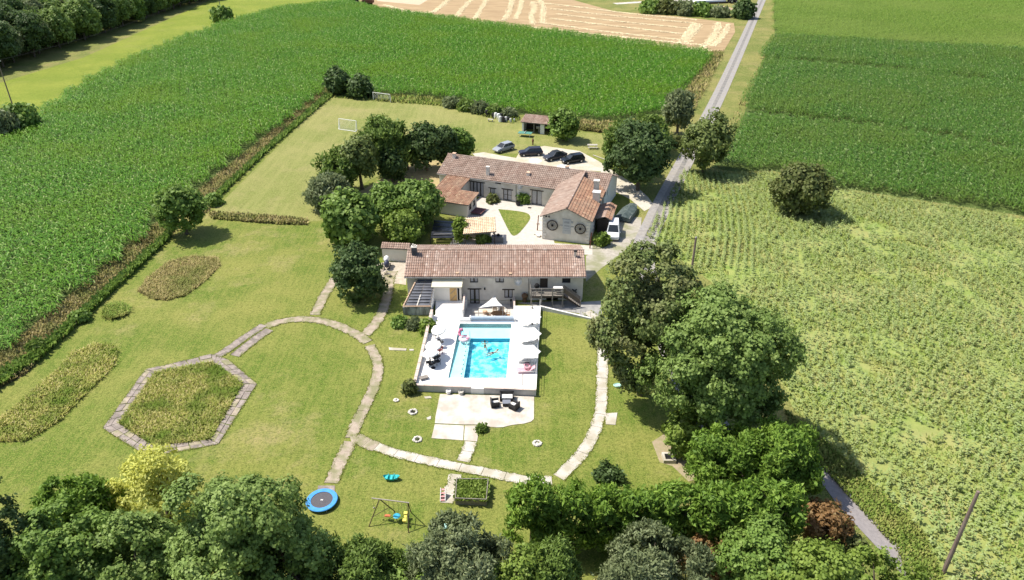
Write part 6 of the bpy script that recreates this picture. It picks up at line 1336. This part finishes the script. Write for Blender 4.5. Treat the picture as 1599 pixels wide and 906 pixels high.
for k, (px, py, lb) in enumerate([(768, 320, 'small dark mat on the courtyard paving near the annexe'), (827, 325, 'small dark drain cover on the courtyard paving near the right glazed door')]):
    p = at(px, py); mb = MB(); mb.box((p.x, p.y, .06), (.5, .35, .05), rz=-.3); single('paving_mat', mb, M_black, lb, 'mat')
p = at(745, 332); mb = MB(); mb.box((p.x, p.y, .35), (2.2, 2.2, .06), rz=F1.a); r = root('low_platform', (p.x, p.y, 0), 'low dark red platform table beside the annexe end wall', 'platform'); part('board', mb, mat('dull red board', (.13, .05, .05), (.19, .085, .08), 3, .8), r)
for sx in (-.9, .9):
    for sy in (-.9, .9): mb = MB(); c_ = Vector((p.x, p.y, .16))+F1.u*sx+F1.v*sy; mb.box(c_, (.1, .1, .32)); part('leg', mb, M_dwood, r)
# things on the timber balcony
p = Vector(((bx0*3+bx1)/4-.2, 76.2, bz+.03)); r = root('barbecue', p, 'black kettle barbecue standing at the left end of the timber balcony', 'barbecue')
mb = MB(); mb.ball(p+Vector((0, 0, .82)), .34, 10); part('kettle', mb, M_dark, r)
for t in (0, 2.1, 4.2): mb = MB(); mb.tube(p+Vector((.3*math.cos(t), .3*math.sin(t), 0)), p+Vector((.14*math.cos(t), .14*math.sin(t), .6)), .02); part('leg', mb, M_zinc, r)
p = Vector(((bx0+3*bx1)/4+.35, 75.85, bz+.03)); r = root('balcony_table', p, 'small white table with chairs pushed under it on the timber balcony', 'table')
mb = MB(); mb.box(p+Vector((0, 0, .72)), (1.1, .7, .05)); part('table_top', mb, M_white, r)
for sx in (-.45, .45):
    for sy in (-.28, .28): mb = MB(); mb.box(p+Vector((sx, sy, .345)), (.05, .05, .69)); part('leg', mb, M_white, r)
p = Vector((1.55, 76.6, 0)); mb = MB(); mb.lathe(p, [(.2, 0), (.28, .3), (.25, .5), (.30, .55), (.2, .5)], 10); mb.ball(p+Vector((0, 0, .85)), .4, 8, 1, 1, .9); single('potted_shrub', mb, mat('dull red flowers', (.20, .07, .06), (.09, .10, .04), 9, .9, .6), 'pot of dull red flowers at the foot of the wall left of the balcony', 'plant pot')
p = at(798, 475, .2); mb = MB(); mb.tube((p.x, 76.3, -.55), (p.x, 76.3, .25), .05); mb.ball((p.x, 76.3, .4), .14, 8, 1, 1, 1.5); single('garden_light', mb, M_dark, 'black lantern post at the right side of the sunken terrace', 'lantern')

# ------------------------------------------------------------------ trees, shrubs, hedge
def leafm(name, a, b, c, tr=.36, patch_=None): return tint_mat(name, [(0, a), (.5, b), (1, c)], .6, tr, world=patch_, spec=.3)
LM = {
 'green': leafm('mid green leaves', (0.091, 0.164, 0.026), (0.183, 0.290, 0.054), (0.317, 0.428, 0.102)),
 'dark': leafm('dark green leaves', (0.048, 0.085, 0.024), (0.088, 0.145, 0.041), (0.170, 0.238, 0.085)),
 'light': leafm('light green leaves', (0.123, 0.189, 0.029), (0.203, 0.290, 0.046), (0.319, 0.406, 0.087)),
 'maple': leafm('maple leaves', (0.110, 0.176, 0.036), (0.207, 0.302, 0.072), (0.366, 0.466, 0.144)),
 'walnut': leafm('walnut leaves', (0.085, 0.122, 0.031), (0.150, 0.201, 0.054), (0.272, 0.315, 0.111), .25, (.3, (0.272, 0.230, 0.102), .45)),
 'olive': leafm('olive grey leaves', (0.119, 0.153, 0.065), (0.204, 0.246, 0.112), (0.340, 0.383, 0.204)),
 'feather': leafm('feathery olive leaves', (0.098, 0.156, 0.030), (0.167, 0.250, 0.050), (0.255, 0.350, 0.090)),
 'brown': leafm('brownish leaves', (0.108, 0.144, 0.035), (0.176, 0.225, 0.060), (0.274, 0.325, 0.110)),
 'rust': leafm('rusty leaves', (0.088, 0.119, 0.030), (0.157, 0.188, 0.055), (0.196, 0.181, 0.070)),
 'orange': leafm('orange dying leaves', (.20, .13, .05), (.30, .17, .07), (.30, .27, .11)),
 'yellow': leafm('pale yellow leaves', (0.475, 0.488, 0.080), (0.646, 0.657, 0.160), (0.760, 0.800, 0.300), .4),
 'conifer': leafm('conifer sprays', (0.085, 0.170, 0.024), (0.183, 0.302, 0.042), (0.366, 0.504, 0.084)),
 'fig': leafm('fig leaves', (0.093, 0.162, 0.027), (0.178, 0.281, 0.051), (0.340, 0.442, 0.128)),
}
M_bark = mat('grey brown bark', (.085, .065, .048), (.15, .12, .09), 3, .95, .6, 8, stretch=(2, 2, .4))
M_blush = {}
def foliage(name, c, rx, ry, rz, ls, kind, seed, dens=1.0, parent=None, off=(0, 0, 0), m=None, boxy=False):
    r = np.random.default_rng(seed); spray = kind in ('conifer', 'olive', 'feather', 'yellow')
    R = np.array([rx, ry, rz]); pr_ = min(rx, ry, rz)
    big = (rx*ry*rz)**(1/3)
    n = int(np.clip((9+5.0*big) if kind != 'conifer' else (13+7*big), 10, 44))
    i = np.arange(n)+.5; ph = np.arccos(1-1.86*i/n); th = np.pi*(1+5**.5)*i+r.random()*6
    D = np.c_[np.cos(th)*np.sin(ph), np.sin(th)*np.sin(ph), np.cos(ph)]; D += r.normal(0, .20, D.shape); D /= np.linalg.norm(D, axis=1)[:, None]
    Db = D/np.abs(D).max(1)[:, None]*.88 if boxy else D
    Q0 = Db*R*(.40+.38*r.random(n)**.7)[:, None] if not boxy else Db*R*(.62+.18*r.random(n))[:, None]; q0 = pr_*(.24+.24*r.random(n))*min(1.25, (26/n)**.5)
    # each lobe of the crown is a bunch of leaf puffs on its outer side
    m2 = 8; sub = r.normal(0, 1, (n*m2, 3)); sub /= np.linalg.norm(sub, axis=1)[:, None]; Dr = np.repeat(D, m2, 0); fl = (sub*Dr).sum(1) < -.15; sub[fl] *= -1
    qb = np.repeat(q0, m2); Q = np.repeat(Q0, m2, 0)+sub*(qb*.84)[:, None]*np.array([1, 1, .85]); qr = qb*(.28+.24*r.random(n*m2)); D = sub*.6+Dr*.6; D /= np.linalg.norm(D, axis=1)[:, None]; lobes = Q0
    k2 = max(5, n//3); Di = r.normal(0, 1, (k2, 3)); Di /= np.linalg.norm(Di, axis=1)[:, None]; Q = np.r_[Q, Di*R*.28]; qr = np.r_[qr, np.full(k2, pr_*.36)]; D = np.r_[D, Di]
    ls_a = ls*ls*(.42 if not spray else .26)
    cnt = np.maximum(3, (dens*1.15*4*np.pi*qr**2*.62/ls_a/7)).astype(int); N = cnt.sum()*7; idx = np.repeat(np.arange(len(qr)), cnt); idx = np.repeat(idx, 7)
    d = np.repeat(r.normal(0, 1, (N//7, 3)), 7, 0); d /= np.linalg.norm(d, axis=1)[:, None]       # twigs of seven leaves
    flip = (d*D[idx]).sum(1) < -.25; d[flip] *= -1
    rad = qr[idx]*np.repeat(.60+.50*r.random(N//7)+.40*(r.random(N//7) > .95), 7); P = Q[idx]+d*rad[:, None]*np.array([1, 1, .82])+r.normal(0, ls*.55, (N, 3))
    nrm = d*.75+D[idx]*.35+np.array([0, 0, .25])+r.normal(0, .42, (N, 3)); nrm /= np.linalg.norm(nrm, axis=1)[:, None]
    if spray: t = d*.8+np.array([0, 0, .55 if kind != 'yellow' else -.1])+r.normal(0, .45, (N, 3)); t -= nrm*(t*nrm).sum(1)[:, None]*.6
    else: t = np.cross(nrm, r.normal(0, 1, (N, 3)))
    t /= np.linalg.norm(t, axis=1)[:, None]+1e-9; b = np.cross(nrm, t); b /= np.linalg.norm(b, axis=1)[:, None]+1e-9
    L = ls*(.7+.6*r.random(N))*(1.45 if spray else 1); Wd = L*(.36 if spray else .78)
    C0 = np.array(c)-np.array(off)
    P = P+C0; zmin = .03-off[2]; P[:, 2] = np.maximum(P[:, 2], zmin+.05*r.random(N))
    V = np.stack([P-t*L[:, None]*.5, P+b*Wd[:, None]*.5+nrm*L[:, None]*.10, P+t*L[:, None]*.5-nrm*L[:, None]*.05, P-b*Wd[:, None]*.5+nrm*L[:, None]*.10], 1)
    lobe_t = np.r_[np.repeat(r.random(n), m2), np.full(k2, .3)]; tint = np.clip(.25*lobe_t[idx]+.15*r.random(len(qr))[idx]+.32*np.repeat(r.random(N//7), 7)+.28*r.random(N), 0, 1)
    me = np_mesh(name, V.reshape(-1, 3), np.arange(N*4).reshape(N, 4), [m or LM[kind]], np.repeat(tint, 4))
    return link(name, me, parent), lobes+C0, q0
SEED = [500]
def tree(bbox, kind, label, cat=None, name=None, group=None, clear=None, ratio=1.0, dens=1.0, lsz=1.0, boxy=False):
    x0, y0, x1, y1 = bbox; SEED[0] += 7; cx, cy = (x0+x1)/2, (y0+y1)/2; zc = 2.0
    for _ in range(4):
        c = at(cx, cy, zc); s = FPX/dist(c); rx = (x1-x0)/2/s; bm = (y1-y0)/2/s; phi = math.asin((CAMH-zc)/dist(c))
        rz2 = bm*bm-(rx*ratio*math.sin(phi))**2; rz = math.sqrt(max(rz2, (.42*bm)**2))/math.cos(phi); rz = min(rz, bm*1.25)
        bush = clear is None; zc = rz*.90 if bush else rz+clear
    nm = name or ('shrub' if rz < 1.4 else 'tree'); cat = cat or ('shrub' if rz < 1.4 else 'tree')
    if rz < 1.5: q_ = .72; rx *= q_; rz *= q_*.95; zc *= q_*.9; c = Vector((c.x, c.y, zc))
    r = root(nm, (c.x, c.y, 0), label, cat, group)
    ls = max(.14, dist(c)*.0044)*lsz
    o, Q, qr = foliage('crown' if nm != 'shrub' else 'foliage', c, rx*.90, rx*.90*ratio, rz*.93, ls, kind, SEED[0], dens, r, (c.x, c.y, 0), boxy=boxy)
    mb = MB(); tr = max(.05, min(.34, .045*rz+.03*rx)); top = zc-rz*.1
    rr = random.Random(SEED[0]); p = Vector((c.x, c.y, 0)); k1 = Vector((c.x+rr.uniform(-.1, .1)*rx, c.y+rr.uniform(-.1, .1)*rx, top*.55)); k2 = Vector((c.x, c.y, top))
    mb.tube(p, k1, tr, tr*.75, 8); mb.tube(k1, k2, tr*.75, tr*.45, 8); part('trunk' if nm != 'shrub' else 'stem', mb, M_bark, r)
    mb = MB()
    for q in range(0, len(Q), max(1, len(Q)//9)):
        e = Vector(Q[q])+Vector((c.x, c.y, 0)); st = k1 if q % 2 else k1.lerp(k2, .6)
        if e.z < st.z*.5: continue
        m_ = st.lerp(e, .5)+Vector((0, 0, .12*rz)); mb.tube(st, m_, tr*.42, tr*.26, 5, False); mb.tube(m_, e, tr*.26, tr*.08, 5, False)
    if mb.v: part('limbs', mb, M_bark, r)
    return r
# large trees right of the pool
tree((920, 352, 1106, 622), 'walnut', 'huge dark walnut tree standing between the farmhouse and the weedy crop', clear=.6)
tree((1010, 436, 1250, 695), 'maple', 'huge round-headed maple with bright lobes of leaves, right of the curved path', clear=.5)
tree((1040, 640, 1120, 715), 'light', 'bright yellow-green shrub at the left foot of the huge maple', name='shrub', cat='shrub')
tree((1074, 655, 1200, 772), 'conifer', 'bushy green conifer right of the stone fire pit', name='conifer', clear=.2)
tree((1170, 648, 1285, 785), 'conifer', 'spreading conifer at the left side of the grey lane', name='conifer', clear=.2)
# clipped conifer hedge
HG = [(786, 738, 878, 866), (842, 752, 936, 862), (898, 755, 994, 860), (952, 756, 1050, 860), (1008, 755, 1106, 860), (1064, 754, 1160, 862), (1118, 752, 1212, 864), (1168, 748, 1258, 862)]
for k, b in enumerate(HG): tree(b, 'conifer', 'tall conifer of the hedge across the foot of the garden, '+['leftmost', 'second from the left', 'third from the left', 'fourth from the left', 'fourth from the right', 'third from the right', 'second from the right', 'rightmost'][k], name='hedge_conifer', cat='conifer', group='conifers of the garden hedge', clear=0.0, ratio=.62, dens=1.1, boxy=True, lsz=1.25)
tree((912, 712, 987, 762), 'dark', 'rounded dark shrub just above the conifer hedge', name='shrub', cat='shrub')
tree((930, 826, 1098, 985), 'olive', 'broad grey-green tree with upright shoots at the bottom right of the hedge', clear=.3)
tree((1130, 822, 1240, 940), 'green', 'leafy tree in front of the right part of the hedge', clear=.3)
tree((802, 846, 914, 985), 'feather', 'olive-brown tree in front of the left part of the hedge', clear=.3)
tree((1248, 782, 1318, 850), 'orange', 'orange dying shrub between the hedge and the grey lane', name='shrub', cat='shrub', dens=.4)
tree((1070, 842, 1150, 925), 'orange', 'tan dying branches between two trees below the hedge', name='shrub', cat='shrub', dens=.5)
tree((1292, 818, 1362, 872), 'rust', 'thin reddish shrub at the left edge of the grey lane', name='shrub', cat='shrub', dens=.5)
tree((1188, 834, 1330, 985), 'light', 'bright green bush in the lower right corner, left one', name='shrub', cat='shrub')
tree((1290, 858, 1440, 990), 'light', 'bright green bush in the lower right corner by the lane, right one', name='shrub', cat='shrub')
# lower left
tree((-80, 758, 42, 985), 'dark', 'dark tree cut off by the lower left corner', clear=.4)
tree((72, 748, 172, 850), 'conifer', 'dark green pointed conifer left of the pale yellow tree', name='conifer', clear=.2)
tree((24, 808, 180, 985), 'green', 'broad mid-green tree at the lower left beneath the pointed conifer', clear=.3)
tree((140, 812, 296, 985), 'maple', 'leafy tree directly below the pale yellow tree', clear=.3)
tree((186, 702, 308, 812), 'yellow', 'pale yellow-leaved tree below the hexagon bed', clear=.8, dens=.36, lsz=.9)
tree((275, 714, 472, 985), 'maple', 'very large leafy tree at the bottom left of the trampoline', clear=.4)
tree((490, 838, 645, 1000), 'feather', 'olive-green bushy tree at the bottom below the swing', clear=.2)
tree((632, 800, 802, 1000), 'olive', 'grey-green bushy tree at the bottom centre hiding turquoise toys', clear=.2)
tree((560, 868, 700, 1010), 'green', 'low green tree filling the bottom edge between the two olive ones', clear=.2)
tree((758, 842, 862, 1000), 'light', 'yellowish green tree at the bottom edge under the hedge corner', clear=.2)
tree((385, 792, 516, 985), 'maple', 'leafy tree at the bottom edge, right of the very large leafy one', clear=.2)
# left of the houses
tree((519, 374, 603, 472), 'dark', 'large clipped round dark bush left of the garden wall', name='shrub', cat='shrub')
tree((502, 300, 588, 382), 'fig', 'big-leaved fig bush left of the black sheeting', clear=.1, lsz=1.5)
tree((570, 285, 640, 352), 'green', 'green tree in the grove between fig bush and annexe', clear=.2)
tree((612, 277, 693, 352), 'fig', 'leafy tree pressing against the annexe wall', clear=.3, lsz=1.2)
tree((592, 325, 668, 384), 'light', 'light green bush in front of the annexe, behind the garden wall', name='shrub', cat='shrub')
tree((477, 270, 546, 332), 'olive', 'grey-green rounded bush at the lower left of the grove', name='shrub', cat='shrub')
tree((498, 234, 562, 294), 'feather', 'airy olive tree at the left of the grove', clear=.8, dens=.6)
tree((528, 204, 592, 285), 'brown', 'brownish airy tree in the left of the grove', clear=1.2, dens=.65)
tree((563, 177, 640, 262), 'feather', 'feathery willow-like tree at the top of the grove near the football goal', clear=1.4, dens=.8)
tree((592, 232, 630, 284), 'dark', 'small blue-green conifer in the middle of the grove', name='conifer', clear=.1)
tree((612, 212, 658, 260), 'feather', 'light olive tree between the willow and the dark trees', clear=.6)
tree((636, 187, 692, 262), 'dark', 'dark round tree in the row behind the rear wing, leftmost', clear=.5)
tree((672, 194, 714, 256), 'dark', 'dark round tree in the row behind the rear wing, middle one', clear=.5)
tree((695, 200, 738, 247), 'green', 'dark green round tree in the row behind the rear wing, rightmost', clear=.4)
tree((248, 286, 316, 362), 'green', 'dense dark tree at the bend of the field hedge on the left', clear=.3)
tree((511, 108, 544, 147), 'dark', 'dark bush at the far left corner of the mown field', name='shrub', cat='shrub')
tree((546, 122, 579, 152), 'dark', 'dark bush between the corner bush and the far goal', name='shrub', cat='shrub')
tree((859, 171, 902, 217), 'green', 'dense green tree at the right end of the red-roofed shed', clear=.3)
tree((944, 183, 1000, 268), 'feather', 'yellowish olive tree left of the big dark tree by the road', clear=.6)
tree((950, 188, 1052, 294), 'dark', 'big dark tree beside the road behind the house end', clear=.5)
tree((990, 180, 1045, 235), 'feather', 'pale green scrubby tree behind the big dark tree', clear=.3, dens=.7)
tree((1041, 134, 1083, 206), 'olive', 'upright dark grey-green tree at the maize corner left of the road', clear=.3)
tree((1066, 178, 1144, 262), 'brown', 'brownish thorn tree standing at the right edge of the road', clear=.8, dens=.75)
tree((1045, 210, 1068, 230), 'rust', 'small dark reddish bush on the verge left of the thorn tree', name='shrub', cat='shrub')
tree((1205, 255, 1292, 336), 'rust', 'rounded reddish-green bush standing alone in the crop field', name='shrub', cat='shrub', dens=1.1)
tree((8, 166, 52, 202), 'green', 'dark bush at the foot of the left pole', name='shrub', cat='shrub')
tree((335, 17, 357, 33), 'green', 'small dark bush at the foot of the second pole', name='shrub', cat='shrub')
tree((-10, 180, 22, 212), 'olive', 'grey scrub bush left of the dark bush at the left pole', name='shrub', cat='shrub')
for k, b in enumerate([(610, 492, 638, 511), (634, 495, 660, 514), (656, 494, 682, 522)]): tree(b, ['green', 'olive', 'light'][k], ['low shrub at the left front corner of the lean-to', 'low grey-green shrub below the lean-to front wall', 'low bright shrub between lean-to and left terrace wall'][k], name='shrub', cat='shrub', dens=.8)
tree((630, 590, 649, 614), 'rust', 'brownish shrub at the front left corner of the terrace wall', name='shrub', cat='shrub', dens=.5)
tree((746, 665, 758, 674), 'feather', 'small tuft of plants in the inner corner of the patio', name='shrub', cat='shrub')
tree((708, 338, 732, 380), 'light', 'yellow-green climbing vine at the left side of the garden shelter', name='vine', cat='vine', lsz=.8, ratio=.7)
tree((730, 364, 776, 380), 'fig', 'vine hanging along the front edge of the garden shelter', name='vine', cat='vine', lsz=.7, ratio=.35)
tree((812, 294, 827, 318), 'green', 'climbing plant on the courtyard wall left of the right glazed door', name='vine', cat='vine', ratio=.4)
tree((846, 300, 860, 318), 'light', 'light green potted plant in the corner where the two wings meet', name='vine', cat='plant', ratio=.6)
tree((760, 306, 776, 316), 'rust', 'low bed of red flowers under the small courtyard window', name='shrub', cat='plant', ratio=.5)
tree((930, 358, 950, 384), 'light', 'light green shrub at the foot of the gable wing beside the white van', name='shrub', cat='shrub')
# shrubs standing in the field margins
for k, (b, kd, lb) in enumerate([((112, 484, 138, 502), 'green', 'wide shrub low in the left field margin'), ((44, 532, 70, 550), 'feather', 'olive shrub in the left field margin near the picture edge'), ((322, 302, 344, 320), 'green', 'dark shrub just above the hedge tree in the field margin')]): tree(b, kd, lb, name='shrub', cat='shrub', dens=.9)
M_low = LM['green']
for k, (pp, n) in enumerate([([(-60, 640), (-60, 622), (60, 550), (150, 470), (262, 366), (270, 366), (262, 376), (150, 482), (60, 566), (0, 606)], 9000), ([(326, 330), (340, 302), (412, 236), (508, 150), (520, 150), (415, 240), (348, 304)], 6000), ([(520, 149), (600, 156), (690, 161), (790, 186), (790, 191), (690, 166), (600, 160), (520, 153)], 3500)]): blades('hedge_strip', poly(pp), n, .75 if k < 2 else .4, .20, M_low if k < 2 else M_weed, 0, .6, 91+k)
for k, (b, kd) in enumerate([((690, 153, 718, 168), 'olive'), ((712, 156, 742, 173), 'feather'), ((736, 160, 764, 177), 'olive'), ((758, 164, 786, 181), 'feather'), ((782, 169, 808, 184), 'olive')]): tree(b, kd, 'bramble shrub of the bank below the maize, '+['leftmost', 'second from the left', 'middle one', 'second from the right', 'rightmost behind the drums'][k], name='bramble', cat='bramble', group='brambles of the bank below the maize')
for k, (b, kd) in enumerate([((1000, 6, 1032, 20), 'green'), ((1024, 5, 1062, 21), 'rust'), ((1052, 8, 1086, 23), 'olive'), ((1080, 10, 1112, 24), 'green'), ((1106, 14, 1140, 26), 'olive'), ((1150, 8, 1172, 28), 'dark')]): tree(b, kd, 'weedy shrub behind the far end of the stubble, '+['leftmost', 'reddish second from the left', 'third from the left', 'third from the right', 'second from the right', 'dark rightmost one by the road'][k], name='shrub', cat='shrub', group='weedy shrubs behind the stubble')
# plants overflowing the raised bed
blades('bed_plants', B4, 2600, .26, .14, LM['light'], .45, 1.1, 77)
# far wood at the upper left: five grown trees, copied with their trunks and limbs
WOOD = []
protos = []
for k, (kd, R_, Z_) in enumerate([('green', 4.6, 5.6), ('dark', 5.0, 6.0), ('olive', 4.0, 5.2), ('maple', 4.8, 5.0), ('feather', 3.6, 4.6)]):
    r = root('wood_tree', (0, 0, 0), 'x', 'tree', 'trees of the far wood', local=True)
    o, Q, qr = foliage('crown', (0, 0, Z_+.6), R_, R_, Z_, .66, kd, 900+k, 1.0, r)
    mb = MB(); mb.tube((0, 0, 0), (.2, .1, Z_*1.1), .3, .16, 8); part('trunk', mb, M_bark, r); mb = MB()
    for q in range(0, len(Q), 5): mb.tube((.1, .05, Z_*.7), Q[q], .12, .03, 5, False)
    part('limbs', mb, M_bark, r); protos.append(r)
e0, e1 = at(-60, 138).to_2d(), at(332, -1).to_2d(); dd = (e1-e0).normalized(); nn = Vector((-dd.y, dd.x)); rr = random.Random(3); used = set(); Lw = (e1-e0).length
ORD = ['first', 'second', 'third', 'fourth', 'fifth', 'sixth', 'seventh', 'eighth', 'ninth', 'tenth', 'eleventh', 'twelfth', 'thirteenth', 'fourteenth', 'fifteenth', 'sixteenth', 'seventeenth', 'eighteenth', 'nineteenth', 'twentieth', 'twenty-first', 'twenty-second', 'twenty-third', 'twenty-fourth', 'twenty-fifth', 'twenty-sixth', 'twenty-seventh', 'twenty-eighth', 'twenty-ninth', 'thirtieth', 'thirty-first', 'thirty-second', 'thirty-third', 'thirty-fourth']
for row in range(5):
    n = int((Lw+30)/6.6); cnt = 0
    for k in range(n):
        p = e0+dd*(k*6.6+rr.uniform(-1.5, 1.5)-4+row*3)+nn*(4.5+row*6.5+rr.uniform(-1.6, 1.6))
        if abs(p.x) > .74*p.y+14 or p.y > 345: continue
        t = rr.choice([0, 1, 1, 2, 3, 3, 4]); sc = rr.uniform(.8, 1.25)*(1 if row else .9)
        lb = ['mid-green', 'dark', 'greyish', 'bright-topped', 'olive'][t]+' tree in the far wood, '+ORD[cnt]+' from the left in its '+['edge row', 'second row', 'third row', 'fourth row', 'back row'][row]; cnt += 1
        src = protos[t]
        if t not in used: o = src; used.add(t); o['label'] = lb; o.location = (p.x, p.y, 0); o.rotation_euler = (0, 0, rr.random()*6)
        else: o = dup(src, (p.x, p.y, 0), rr.random()*6, lb)
        o.scale = (sc, sc, sc*rr.uniform(.9, 1.15))
